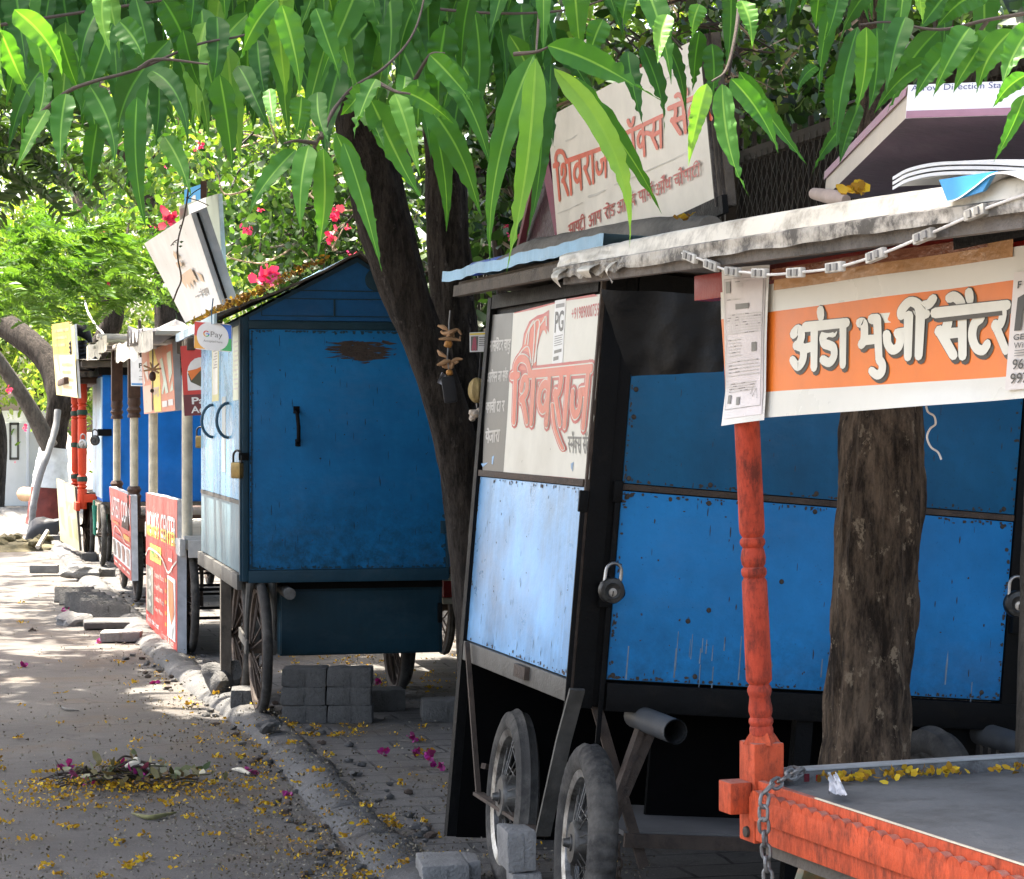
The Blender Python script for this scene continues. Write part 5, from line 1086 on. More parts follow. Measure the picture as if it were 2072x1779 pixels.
BANW = plain('banner_white', (.62, .61, .55), .3, .06, 3, bump=.06, dirt=.1, dcol=(.3, .28, .24), dscale=5)
mb = MB(); bband(mb, rows[0], rows[1], BANW, 0); bband(mb, rows[1], rows[2], ORANGEV, 0); bband(mb, rows[2], rows[3], BANW, 0)
def zb(x, y, off=0.0): return bp((2050 + x / 2.228) * .6953, (700 + y / 2.228) * .6953, off)
INKB = print_mat('ink_shadow', (.035, .03, .024)); LETW = print_mat('letter_white', (.66, .65, .57))
for toks, q, wd in ((['a', '^.', 'da', 'aa'], ((578, 572), (942, 533), (935, 800), (590, 838)), .25), (['bha', '_u', 'ja', 'ii', '^r'], ((1000, 522), (1442, 478), (1430, 745), (1008, 782)), .25), (['sa', '^e', '^.', 'ta', 'ra'], ((1490, 470), (1970, 418), (1965, 718), (1496, 762)), .24)):
    m_ = px_quad(zb, *q)
    put_deva(mb, toks, m_, (0, 1, 1, 0), INKB, .0012, wd + .045, (0, 0)); put_deva(mb, toks, m_, (0, 1, 1, 0), INKB, .0012, wd + .03, (.055, -.085)); put_deva(mb, toks, m_, (0, 1, 1, 0), LETW, .0024, wd)
mb.build('vinyl', Tn)
TAPE = plain('brown_tape', (.40, .22, .10), .18, .2, 6, bump=.25, dirt=.2, dcol=(.55, .35, .2))
mb = MB()
tp = [((1571, 560), (2050, 482)), ((1571, 588), (2050, 520))]; bband(mb, tp[0], tp[1], TAPE, .003, 50, 4)
tp = [((1565, 545), (2000, 478)), ((1565, 568), (2000, 500))]; bband(mb, tp[0], tp[1], plain('red_brown_tape', (.17, .065, .035), .2, .25, 7, bump=.3), .0045, 50, 3); mb.build('tape', Tn)
# laminated notice on its left end
nl = thing('laminated_notice', 'tall laminated paper notice with small grey print taped over the left end of the banner', 'notice', bp(1515, 850) + nb); o_ = nl.location.copy()
NQ = [(1464, 545), (1567, 536), (1564, 850), (1475, 862)]
def nq(s, t, off=0.0):
    a = [Vector((*x, 0)) for x in NQ]; p = (a[0].lerp(a[1], s)).lerp(a[3].lerp(a[2], s), t); return bp(p.x, p.y, off + .010 + .006 * math.sin(s * 3.1)) + nb - o_
mb = MB(); mb.grid(nq, 10, 20, plain('lamination', (.58, .57, .54), .15, .05, 4, bump=.08)); mb.grid(lambda s, t: nq(.05 + .9 * s, .02 + .94 * t, .0015), 10, 20, print_mat('pinkish_paper', (.60, .55, .55), .25))
def nrect(s0, t0, s1, t1, m, off=.0032): mb.grid(lambda s, t: nq(s0 + (s1 - s0) * s, t0 + (t1 - t0) * t, off), 3, 2, m)
for s0, t0, s1, t1 in ((.08, .07, .93, .073), (.08, .9, .93, .903), (.08, .07, .09, .9), (.92, .07, .93, .9)): nrect(s0, t0, s1, t1, INKGREY)
nrect(.12, .085, .24, .16, INKGREY); nrect(.36, .235, .66, .27, GREYV); nrect(.72, .49, .82, .55, GREYV); nrect(.13, .81, .21, .865, GREYV); nrect(.36, .83, .44, .88, GREYV)
random.seed(2)
for y, k in [(.09, .5), (.105, .45), (.12, .4), (.19, .3), (.2, .35)] + [(.30 + .017 * i, .8) for i in range(8)] + [(.46 + .02 * i, .35) for i in range(6)] + [(.60 + .022 * i, .75) for i in range(5)] + [(.74 + .016 * i, .7) for i in range(4)]:
    x = .14 if k > .3 else .5
    if y < .13: x = .36
    while x < .14 + k - .05:
        w2 = random.uniform(.03, .12); nrect(x, y, min(.9, x + w2), y + .006, PALEINK if random.random() < .8 else INKGREY); x += w2 + .015
put_stroke(mb, nq, [(.7, .82), (.76, .77), (.74, .84), (.82, .79), (.84, .85)], .008, INKGREY, .0032)
mb.build('paper', nl)
# notice at the right edge
t, fb, f = board('paper_notice', 'white paper notice with bold black figures taped over the right end of the banner', 'notice', [bp(2056, 552, .006) + nb, bp(2170, 535, .006) + nb, bp(2160, 782, .010) + nb, bp(2040, 790, .010) + nb], .004, print_mat('notice_pink', (.62, .57, .53)), WHITEV)
put_text(fb, 'F', f, (.10, .08, .17, .14), INK, .002, .02); fb.face([f(s, tt, .002) for s, tt in ((.12, .22), (.5, .14), (.5, .24), (.24, .34), (.22, .5), (.10, .5))], INK)
put_text(fb, 'GEN', f, (.10, .53, .42, .58), INK, .002, .01); put_text(fb, 'With', f, (.12, .60, .40, .65), INK, .002); put_text(fb, '968', f, (.12, .74, .44, .83), INK, .002, .01); put_text(fb, '997', f, (.10, .86, .44, .95), INK, .002, .01)
for i in range(3): rect_on(fb, f, .14, .665 + i * .022, .5, .672 + i * .022, INKGREY, .002)
fb.build('face', t)

# string of light modules under the eave
ls = thing('light_string', 'sagging string of small white light modules under the stained eave beam', 'string lights', P(1600, 545, 4.6)); o_ = ls.location.copy()
def yb(u):   # a hair in front of the eave beam
    k = (u - CU) / F; s = (k * l0.y - l0.x) / ((l1.x - l0.x) - k * (l1.y - l0.y)); return l0.y + (l1.y - l0.y) * s - .035
LP = [(1380, 512), (1418, 525), (1465, 545), (1515, 552), (1557, 556), (1610, 552), (1690, 542), (1780, 515), (1870, 478), (1945, 445), (2000, 420), (2100, 385)]
pts = catmull([P(u, v, yb(u)) - o_ for u, v in LP], 6); mb = MB(); mb.tube(pts, .0026, plain('white_wire', (.5, .49, .46), .5), 6); mb.build('wire', ls)
for u, v, sl in ((1397, 520, .45), (1440, 537, .4), (1483, 550, .12), (1538, 553, .03), (1610, 552, -.06), (1690, 541, -.14), (1773, 517, -.4), (1870, 478, -.42), (1975, 430, -.4)):
    c = P(u, v, yb(u)) - o_; d = P(u + 20, v + 20 * sl, yb(u + 20)) - P(u, v, yb(u)); d.normalize(); mb = MB(); mb.bar(c - d * .030, c + d * .030, .012, .019, plain('module_white', (.40, .39, .35), .4, .2, 20, dirt=.7, dcol=(.15, .14, .12)), (0, 0, 1), .003)
    for k in (-.02, .004): mb.bar(c + d * k + V(-.006, -.006, 0), c + d * (k + .012) + V(-.006, -.006, 0), .004, .012, INKGREY)
    mb.build('light_module', ls)
# chain on the orange post
def chain(pts, ln, r, m, name, label):
    t = thing(name, label, 'chain', pts[0]); o_ = t.location.copy(); pts = catmull(pts, 12); run = [0]
    for a, b in zip(pts, pts[1:]): run.append(run[-1] + (b - a).length)
    k = 0; d = 0
    while d < run[-1]:
        i = max(j for j in range(len(run)) if run[j] <= d); i = min(i, len(pts) - 2); p = pts[i].lerp(pts[i + 1], (d - run[i]) / max(1e-6, run[i + 1] - run[i])); tn = (pts[i + 1] - pts[i]).normalized()
        q = tn.to_track_quat('X', 'Z').to_matrix().to_4x4(); M = Matrix.Translation(p - o_) @ q @ Matrix.Rotation(R_(90) * (k % 2) + .5, 4, 'X')
        mb = MB(); mb.torus(M, ln * .30, r, m, 16, 7, 1.55); mb.build('chain_link', t); d += ln * .80; k += 1
    return t
CHAINM = plain('galvanised_chain', (.17, .17, .165), .5, .3, 30, .7, .2, dirt=.3, dcol=(.06, .05, .04))
chain([P(1612, 1560, 4.78), P(1595, 1570, 4.75), P(1572, 1585, 4.72), P(1552, 1600, 4.70), P(1545, 1640, 4.69), P(1548, 1700, 4.69), P(1553, 1760, 4.69), P(1556, 1860, 4.69)], .034, .0042, CHAINM, 'iron_chain', 'grey iron chain looped over the orange post corner and hanging down')
chain([P(1604, 1572, 4.86), P(1622, 1562, 4.88), P(1612, 1556, 4.9), P(1590, 1566, 4.9)], .030, .004, CHAINM, 'iron_chain', 'short tangle of iron chain on the table corner by the post')
chain([P(1243, 1655, 6.9), P(1245, 1700, 6.9), P(1252, 1745, 6.9), P(1250, 1800, 6.9)], .036, .004, RUSTIRON, 'iron_chain', 'rusty iron chain hanging behind the treaded front wheel')

# things on that roof
t = thing('display_panel', 'large white edged display panel with a dark purple underside leaning on the white roof', 'panel', P(1830, 300, 4.6)); o_ = t.location.copy()
n0, n1 = P(1832, 240, 4.25), P(2420, 222, 3.95); f0 = P(1668, 402, 5.15); f1 = f0 + (n1 - n0)
up = (f0 - n0).cross(n1 - n0).normalized(); up = up if up.z > 0 else -up
mb = MB(); th = .066; q = [p - o_ for p in (n0, n1, f1, f0)]
PUR = plain('purple_underside', (.085, .055, .075), .6, .4, 5, bump=.3, dirt=.3, dcol=(.14, .13, .13)); BEI = plain('beige_edge', (.45, .40, .33), .6, .15, 6, bump=.2, dirt=.3, dcol=(.25, .18, .12)); PW = plain('panel_white', (.70, .70, .72), .5, .05, 4, bump=.15)
mb.face([q[0], q[1], q[2], q[3]], PUR); mb.face([p + up * th for p in q], BEI)
mb.face([q[0], q[0] + up * th, q[1] + up * th, q[1]], PW); mb.face([q[3], q[3] + up * th, q[0] + up * th, q[0]], BEI); mb.face([q[2], q[2] + up * th, q[3] + up * th, q[3]], BEI)
e = (n1 - n0).normalized(); d_ = (n0 - f0).normalized()
MAU = plain('mauve_strip', (.28, .15, .20), .5, .15, 8)
mb.prism([q[0] + d_ * .003, q[1] + d_ * .003, q[1] + d_ * .003 + up * .014, q[0] + d_ * .003 + up * .014], d_ * .002, MAU)
mb.prism([q[0] + e * .235 + d_ * .0055, q[0] + e * .60 + d_ * .0055, q[0] + e * .60 + d_ * .0055 + up * .014, q[0] + e * .235 + d_ * .0055 + up * .014], d_ * .001, plain('straw_strip', (.38, .33, .2), .5))
mb.prism([q[3] - e * .004 + up * .045, q[0] - e * .004 + up * .045, q[0] - e * .004 + up * .064, q[3] - e * .004 + up * .064], -e * .002, MAU); mb.build('panel', t)
fm = quad_map(q[0] + up * th, q[1] + up * th, q[1], q[0]); fm.n = d_
def fm2(s, tt, off=0.0):
    a = q[0] + up * th + (q[1] - q[0]) * s; return a - up * th * tt + d_ * (off + .003)
mb = MB(); put_text(mb, 'Arrow Direction Standee_4 x 8_(3', fm2, (.01, .02, .56, .26), print_mat('navy_ink', (.05, .06, .16)), .001, .004); mb.build('lettering', t)
mb = MB(); mb.tube([P(1648, 392, 5.2), P(1690, 400, 5.0), P(1712, 405, 4.95)], [.014, .018, .012], plain('foam_roll', (.46, .36, .30), .7), 12); tag(mb.build('foam_roll'), 'pinkish foam roll end under the low corner of the display panel', 'foam')
PAPERM = plain('old_paper', (.56, .56, .55), .5, .08, 4, bump=.1, dirt=.15, dcol=(.3, .3, .3)); 
for k, (label, pts, m, wd) in enumerate((
    ('thick folded white magazine lying on top of the roof papers', [(1806, 358, 4.0), (1840, 340, 3.98), (1900, 328, 3.95), (1990, 326, 3.9), (2080, 330, 3.85), (2150, 335, 3.8)], PAPERM, .012),
    ('curled white paper sheet sagging over the edge of the white roof', [(u_, v_, yb(u_) - .02) for u_, v_ in ((1905, 408), (1935, 402), (1970, 378), (2005, 352), (2040, 350), (2090, 368), (2130, 372))], PAPERM, .005),
    ('loose white sheet between the folded magazine and the blue folder', [(1812, 366, 4.02), (1860, 362, 4.0), (1930, 350, 3.97), (2000, 342, 3.93), (2090, 345, 3.9)], PAPERM, .004))):
    pp = catmull([P(*q_) for q_ in pts], 6); mb = MB(); dv = V(.9, .4, .0) * .32
    for rep in range(3 if k == 0 else 1):
        sh = V(0, 0, -.009 * rep); mb.grid(lambda s, tt: pp[min(len(pp) - 1, int(s * (len(pp) - 1)))] + sh + dv * tt + V(0, 0, .01 * math.sin(tt * 3)), len(pp) - 1, 4, m)
        for a, b in zip(pp, pp[1:]): mb.face([a + sh, b + sh, b + sh - V(0, 0, wd * .5), a + sh - V(0, 0, wd * .5)], m)
    tag(mb.build('paper_sheet' if k else 'magazine'), label, 'paper')
mb = MB(); q_ = [P(u_, v_, yb(u_) - .012) for u_, v_ in ((1900, 364), (2012, 347), (1988, 388), (1918, 410))]; mb.prism(q_, V(.008, .008, .002), print_mat('folder_blue', (.03, .24, .50))); tag(mb.build('folder', recalc=True), 'sky blue folder wedged under the papers on the white roof', 'folder')
mb = MB(); mb.blob(P(2020, 392, 3.9), .05, plain('grey_rag', (.22, .21, .2), .9, .3, 10, bump=.8), 3, (1.4, 1, .6), .6, 3); tag(mb.build('rag'), 'dusty grey rag between the curled papers on the white roof', 'rag')
mb = MB(); f_ = quad_map(P(2418 * .6953, 1574, 4.86), P(2440 * .6953, 1570, 4.84), P(2470 * .6953, 1614, 4.66), P(2415 * .6953, 1610, 4.7)); mb.grid(lambda s, tt: f_(s, tt, .012 * mnoise.noise(V(s * 4, tt * 5, 0)) + .006), 8, 10, plain('white_scrap', (.62, .62, .63), .5)); tag(mb.build('plastic_scrap'), 'crumpled white plastic scrap on the grey table top', 'scrap')

# shop sign on the roof of the lettered cart
cs = [P(1108, 238, 9.3), P(1422, 71, 7.25), P(1455, 418, 7.25), P(1134, 560, 9.3)]
t, fb, f = board('shop_sign', 'large cream sign with red hand painted Devanagari lettering standing on the lettered cart roof', 'sign', cs, .06, print_mat('sign_cream', (.66, .64, .57)), WOODGREY)
o_ = t.location.copy(); nS = f.n; pS = cs[0]
def zs(x, y, off=0.0): return on_plane((1600 + x / 2.964) * .6953, (100 + y / 2.964) * .6953, (cs[0] + cs[1] + cs[2] + cs[3]) / 4, nS) + nS * (off + .004) - o_
SR = print_mat('sign_red', (.60, .10, .045)); SR2 = print_mat('sign_dark_red', (.40, .06, .05))
for tk, q, wd in ((['i', 'sha', 'va', 'ra', 'aa', 'ja'], ((45, 1135), (508, 965), (512, 1215), (72, 1435)), .16), (['s_', 'na', '^o', 'k_', 'sa'], ((555, 905), (988, 700), (992, 960), (585, 1165)), .16), (['sa', '^e', '^.', 'ta', 'ra'], ((1038, 640), (1400, 480), (1420, 730), (1060, 900)), .17)):
    put_deva(fb, tk, px_quad(zs, *q), (0, 1, 1, 0), SR, .001, wd)
for tk, x0, x1 in ((['a', 'aa', 'ya', 'ta', 'ii'], 162, 312), (['a', 'aa', 'ya'], 338, 450), (['ra', 'aa', '^e', 'da'], 475, 568), (['a', 'aa', 'na', '^.', 'dda'], 585, 750), (['pa', 'aa', 'ra' if 0 else 'ka', '^r'], 772, 905), (['a', 'aa', '^ai', '^.a', 'dha'], 915, 1056), (['ca', 'aa', '^ai', 'pa', 'aa', 'ta', 'ii'], 1080, 1306)):
    y0 = 1648 - .468 * (x0 - 165); y1 = 1648 - .468 * (x1 - 165); put_deva(fb, tk, px_quad(zs, (x0, y0), (x1, y1), (x1 + 4, y1 + 98), (x0 + 8, y0 + 102)), (0, 1, 1, 0), SR2, .001, .15)
SMU = print_mat('sign_smudge', (.50, .49, .45))
for (x0, y0), (x1, y1), w2 in (((350, 1400), (480, 1345), 26), ((570, 1300), (880, 1160), 14), ((880, 1160), (1220, 1000), 7), ((80, 1545), (290, 1450), 12), ((880, 460), (1300, 210), 12), ((150, 920), (240, 870), 16), ((380, 760), (480, 710), 14)): put_stroke(fb, zs, [(x0, y0), ((x0 + x1) / 2, (y0 + y1) / 2 + 6), (x1, y1)], w2, SMU, .0006, .5)
fb.build('face', t)
mb = MB(); e = (cs[1] - cs[0]).normalized()
a, b = f(1, 0), f(1, 1); 
for k in range(4): mb.bar(a + e * (.006 + .012 * k) - nS * .01 * k, b + e * (.006 + .012 * k) - nS * .01 * k, .010, .03, WOODGREY if k % 2 else plain('rotten_ply', (.06, .05, .042), .9, .4, 14, bump=.7, dirt=.5, dcol=(.3, .29, .27)), nS)
mb.bar(f(-.01, 1.01), f(1.03, 1.0), .06, .02, BLACKIRON, nS); mb.build('frame', t)
mb = MB(); qs = [P(1098, 290, 9.5), P(1122, 300, 9.45), P(1137, 500, 9.4), P(1056, 505, 9.9), P(1078, 380, 9.8)]
mb.prism(qs, V(.03, .03, 0), plain('maroon_sheet', (.045, .018, .024), .4, .5, 8, bump=.6, dirt=.35, dcol=(.16, .15, .15), dscale=14)); mb.bar(P(1098, 290, 9.48), P(1140, 505, 9.36), .02, .05, plain('maroon_edge', (.16, .02, .05), .4)); mb.bar(P(1092, 330, 9.5), P(1052, 505, 9.85), .03, .03, plain('maroon_roll', (.14, .035, .045), .5)); tag(mb.build('maroon_sheet', recalc=True), 'dusty dark maroon sheet leaning against the left end of the cream shop sign', 'sheet')

st = thing('dangling_string', 'frayed pale string dangling from the lower edge of the banner', 'string', P(1874, 822, 4.35)); b_ = st.location.copy()
mb = MB(); mb.tube(catmull([P(u, v, 4.35) - b_ for u, v in ((1874, 822), (1878, 834), (1890, 842), (1893, 858), (1882, 868), (1876, 885), (1884, 905), (1898, 915), (1905, 930))], 5), .0022, PALEINK, 5); mb.build('strand', st)
# ------------------------------------------------------------------ trees and foliage
BARK_DARK = bark_mat('dark_bark', (.016, .013, .010), (.066, .053, .042), (.12, .10, .085), .2, 1.5)
BARK_BROWN = bark_mat('brown_bark', (.026, .018, .012), (.185, .132, .088), (.30, .235, .16), .36, 1.6, 1.0)
BARK_GREY = bark_mat('grey_bark', (.09, .08, .068), (.17, .15, .125), (.25, .23, .2), .15)
TWIG = plain('twig', (.055, .042, .032), .85, .3, 20)
def limb(mb, pts, radii, mat, n=22, seed=0, rough=.16, sub=10):
    """tapered limb through the points with a lumpy surface"""
    pp = catmull(pts, sub); m = len(pts) - 1; rr = []
    for i in range(len(pp)):
        k = min(i / sub, m - 1e-6); j = int(k); rr.append(radii[j] + (radii[j + 1] - radii[j]) * (k - j))
    rr[-1] = radii[-1]; im = mb.mi(mat); rings = []; prev = None
    for i, p in enumerate(pp):
        d = (pp[min(i + 1, len(pp) - 1)] - pp[max(i - 1, 0)]).normalized()
        a = d.orthogonal().normalized() if prev is None else (prev - d * prev.dot(d)).normalized(); prev = a; b = d.cross(a); rg = []
        for j in range(n):
            q = 2 * math.pi * j / n; w3 = a * math.cos(q) + b * math.sin(q); c = p + w3 * rr[i]
            k = 1 + rough * (mnoise.noise(V(w3.x * 1.6, w3.y * 1.6, p.z * 1.4 + seed)) + .5 * mnoise.noise(V(w3.x * 4, w3.y * 4, p.z * 6 + seed)) + .26 * mnoise.noise(V(w3.x * 8, w3.y * 8, p.z * 9 + seed)) + .14 * mnoise.noise(V(w3.x * 19, w3.y * 19, p.z * 26 + seed)))
            rg.append(mb.bm.verts.new(p + w3 * rr[i] * k))
        rings.append(rg)
    for A_, B_ in zip(rings, rings[1:]):
        for j in range(n): f = mb.bm.faces.new((A_[j], A_[(j + 1) % n], B_[(j + 1) % n], B_[j])); f.material_index = im; f.smooth = True
    mb.bm.faces.new(rings[-1]).material_index = im
def pl(*q): return [P(u, v, Y) for u, v, Y in q]

# leaf clouds: each leaf a folded, tapering blade
T_LEAF = np.array([[0, 0, 0], [.33, -.5, .10], [.33, 0, 0], [.33, .5, .10], [.72, -.36, -.02], [.72, 0, -.10], [.72, .36, -.02], [1, 0, -.22]])
F_LEAF = np.array([[0, 1, 2, 2], [0, 2, 3, 3], [1, 4, 5, 2], [2, 5, 6, 3], [4, 7, 5, 5], [5, 7, 6, 6]])
T_QUAD = np.array([[0, -.32, 0], [0, .32, 0], [.55, -.5, .07], [.55, .5, .07], [1, -.12, -.06], [1, .12, -.06]]); F_QUAD = np.array([[0, 2, 3, 1], [2, 4, 5, 3]])
def leaf_cloud(name, pos, length, width, mats, parent=None, droop=.3, tint=None, rng=RNG, jl=.35, dirs=None, tmpl='quad'):
    T, Fc = (T_QUAD, F_QUAD) if tmpl == 'quad' else (T_LEAF, F_LEAF)
    pos = np.asarray(pos, float); n = len(pos)
    d = rng.normal(size=(n, 3)) if dirs is None else np.asarray(dirs, float) + rng.normal(size=(n, 3)) * .25
    d[:, 2] -= droop * 1.5; d /= np.linalg.norm(d, axis=1)[:, None]
    r = rng.normal(size=(n, 3)); x = np.cross(d, r); x /= np.linalg.norm(x, axis=1)[:, None]; z = np.cross(x, d)
    L = length * (1 + jl * rng.uniform(-1, 1, n)); W = width * (1 + jl * rng.uniform(-1, 1, n))
    vs_ = pos[:, None, :] + d[:, None, :] * (T[None, :, 0:1] * L[:, None, None]) + x[:, None, :] * (T[None, :, 1:2] * W[:, None, None]) + z[:, None, :] * (T[None, :, 2:3] * L[:, None, None])
    fs_ = (Fc[None] + (np.arange(n) * len(T))[:, None, None]).reshape(-1, 4)
    tn = rng.uniform(0, 1, n) if tint is None else np.clip(tint, 0, 1)
    if tmpl != 'quad':   # triangles come as degenerate quads: rebuild as triangles and quads separately
        tri = np.concatenate([fs_[:, [0, 1, 2]], fs_[:, [0, 2, 3]]]); keep = (tri[:, 0] != tri[:, 1]) & (tri[:, 1] != tri[:, 2]) & (tri[:, 0] != tri[:, 2]); fs_ = tri[keep]
    return raw_mesh(name, vs_.reshape(-1, 3), fs_, mats, parent, np.repeat(tn, len(T)), smooth=False)
def clumps(boxes, n, nc, spread, rng=RNG):
    """n leaf places in nc clumps strewn through pixel boxes (u0,v0,u1,v1,Y0,Y1)"""
    out = []; ws = np.array([(b[2] - b[0]) * (b[3] - b[1]) for b in boxes], float); ws /= ws.sum()
    for b, w_ in zip(boxes, ws):
        m = max(1, int(nc * w_)); u = rng.uniform(b[0], b[2], m); v = rng.uniform(b[1], b[3], m); Y = rng.uniform(b[4], b[5], m)
        c = np.stack([(u - CU) / F * Y, Y, CAMH - (v - VH) / F * Y], 1); k = max(1, int(n * w_ / m)); sp = spread * rng.uniform(.5, 1.3, m)
        out.append((c[:, None, :] + rng.normal(size=(m, k, 3)) * sp[:, None, None]).reshape(-1, 3))
    return np.concatenate(out)
LIT = leaf_mat('sun_toned_leaf', [(.07, .14, .025), (.15, .25, .04), (.26, .36, .07), (.38, .46, .14)], .5, .5, .3)  # sunlight put into a paler, yellower leaf colour
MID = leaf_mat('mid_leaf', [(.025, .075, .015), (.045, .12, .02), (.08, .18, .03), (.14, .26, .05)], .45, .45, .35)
DEEP = leaf_mat('shade_toned_leaf', [(.008, .02, .007), (.018, .045, .012), (.04, .085, .02), (.10, .17, .04)], .35, .45, .35)  # shade put into a darkened leaf colour
SHADE_CANOPY = leaf_mat('shade_canopy_leaf', [(.02, .06, .012), (.04, .11, .02)], .25, .45, .3)

# ---- sun patches: crown leaves whose shadow would fall in these places are left out to shape the light
def gp(pts): return [(G(u, v).x, G(u, v).y) for u, v in pts]
PATCH = [gp(q) for q in ([(-60, 1262), (70, 1280), (118, 1430), (60, 1446), (-60, 1436)], [(-40, 1300), (430, 1303), (455, 1335), (240, 1336), (-40, 1326)], [(120, 1386), (420, 1388), (580, 1378), (580, 1402), (430, 1425), (250, 1418)],
    [(-60, 1172), (330, 1160), (350, 1206), (120, 1222), (-60, 1228)], [(-60, 1132), (220, 1130), (230, 1166), (-60, 1168)], [(-80, 985), (110, 985), (110, 1062), (-80, 1062)], [(390, 1350), (520, 1340), (540, 1400), (420, 1410)],
    [(570, 1338), (960, 1322), (960, 1392), (700, 1400), (600, 1410)], [(400, 1583), (560, 1592), (640, 1622), (560, 1618), (420, 1604)], [(90, 1544), (230, 1540), (240, 1556), (100, 1560)], [(-40, 1070), (60, 1060), (60, 1085), (-40, 1090)])]
LITP = [(P(340, 540, 13.5), 1.0), (P(330, 480, 14.2), .9), (P(300, 780, 17), .8), (P(325, 1080, 16.5), .55), (P(350, 1200, 15.6), .35), (P(240, 860, 21), .8), (P(245, 1080, 20.5), .5), (P(190, 860, 25.8), 1.3), (P(190, 960, 26), .9), (P(130, 720, 28), 1.4), (P(140, 1040, 27.5), .9), (P(380, 1110, 15.3), .4), (P(375, 950, 15.3), .5), (P(560, 590, 12.3), .35), (P(500, 600, 12.9), .5), (P(700, 560, 13.6), .5)]
for _Y in np.arange(15.0, 30, .8):
    for _z in (.5, 1.3, 2.1): LITP.append((V(-2.27 - .25 * (_Y - 15.3) - .1, _Y, _z), .75))
LITP += [(P(u, 560, 20), .9) for u in (0, 120, 240)] + [(P(u, 420, 22), 1.5) for u in (520, 600, 700)]
def inpoly(x, y, poly):
    c = np.zeros(len(x), bool); j = len(poly) - 1
    for i in range(len(poly)):
        xi, yi = poly[i]; xj, yj = poly[j]
        c ^= ((yi > y) != (yj > y)) & (x < (xj - xi) * (y - yi) / (yj - yi + 1e-12) + xi); j = i
    return c
def sunfilter(pos, keep_p=.04, rng=RNG):
    s = np.array(TOSUN); k = pos[:, 2] / s[2]; gx = pos[:, 0] - s[0] * k; gy = pos[:, 1] - s[1] * k
    gx = gx + .10 * np.sin(gy * 5.1 + 1.3) + rng.normal(size=len(gx)) * .05; gy = gy + .12 * np.sin(gx * 6.3) + rng.normal(size=len(gx)) * .08
    bad = np.zeros(len(pos), bool)
    for q in PATCH: bad |= inpoly(gx, gy, q)
    far = gy > 14.2; nz = np.array([mnoise.noise(V(x * .55 + 3, y * .9, 0)) for x, y in zip(gx, gy)])
    bad |= far & ((gx > np.interp(gy, [p.y for p in kerb_c], [p.x for p in kerb_c]) - .1) | ((nz > .5) & (gy < 24)) | ((nz > .40) & (gy >= 24)))
    for c, r in LITP:
        d = pos - np.array(c); t = d @ s; dist = np.linalg.norm(d - t[:, None] * s, axis=1); bad |= (dist < r) & (t > .05)
    return pos[~bad | (rng.uniform(size=len(pos)) < keep_p)]
def crown(n, x0, x1, y0, y1, zh=2.2, rng=RNG):  # unseen leaf layer above the frame, spread to shade carts and road
    p = np.stack([rng.uniform(x0, x1, n), rng.uniform(y0, y1, n), np.zeros(n)], 1); lo = np.maximum(4.1, 1.6 + .235 * p[:, 1] + .4)
    p[:, 2] = lo + rng.uniform(0, zh, n); p[:, 0] += -.25 * (p[:, 1] - 8)
    return p

# ---- brown trunk between the two nearest carts, with an unseen shading crown and the hanging boughs
t1 = thing('mast_tree', 'mottled brown tree trunk behind the orange stall, with hanging wavy leaves', 'tree', P(1748, 2035, 6.1)); o_ = t1.location.copy()
def rel(pts): return [p - o_ for p in pts]
mb = MB(); limb(mb, rel(pl((1738, 2045, 6.1), (1745, 1800, 6.1), (1752, 1550, 6.1), (1763, 1250, 6.1), (1777, 950, 6.12), (1785, 700, 6.2), (1788, 400, 6.35), (1788, 100, 6.5), (1795, -300, 6.7), (1800, -900, 6.9))), [.16, .138, .127, .120, .112, .10, .085, .07, .07, .06], BARK_BROWN, 72, 2, .24, 22); mb.build('trunk', t1)
cp_ = crown(15000, -4.6, 4.4, 4.7, 10.5); cp_ = sunfilter(cp_); leaf_cloud('crown', cp_ - np.array(o_), .40, .19, [SHADE_CANOPY], t1, .2)

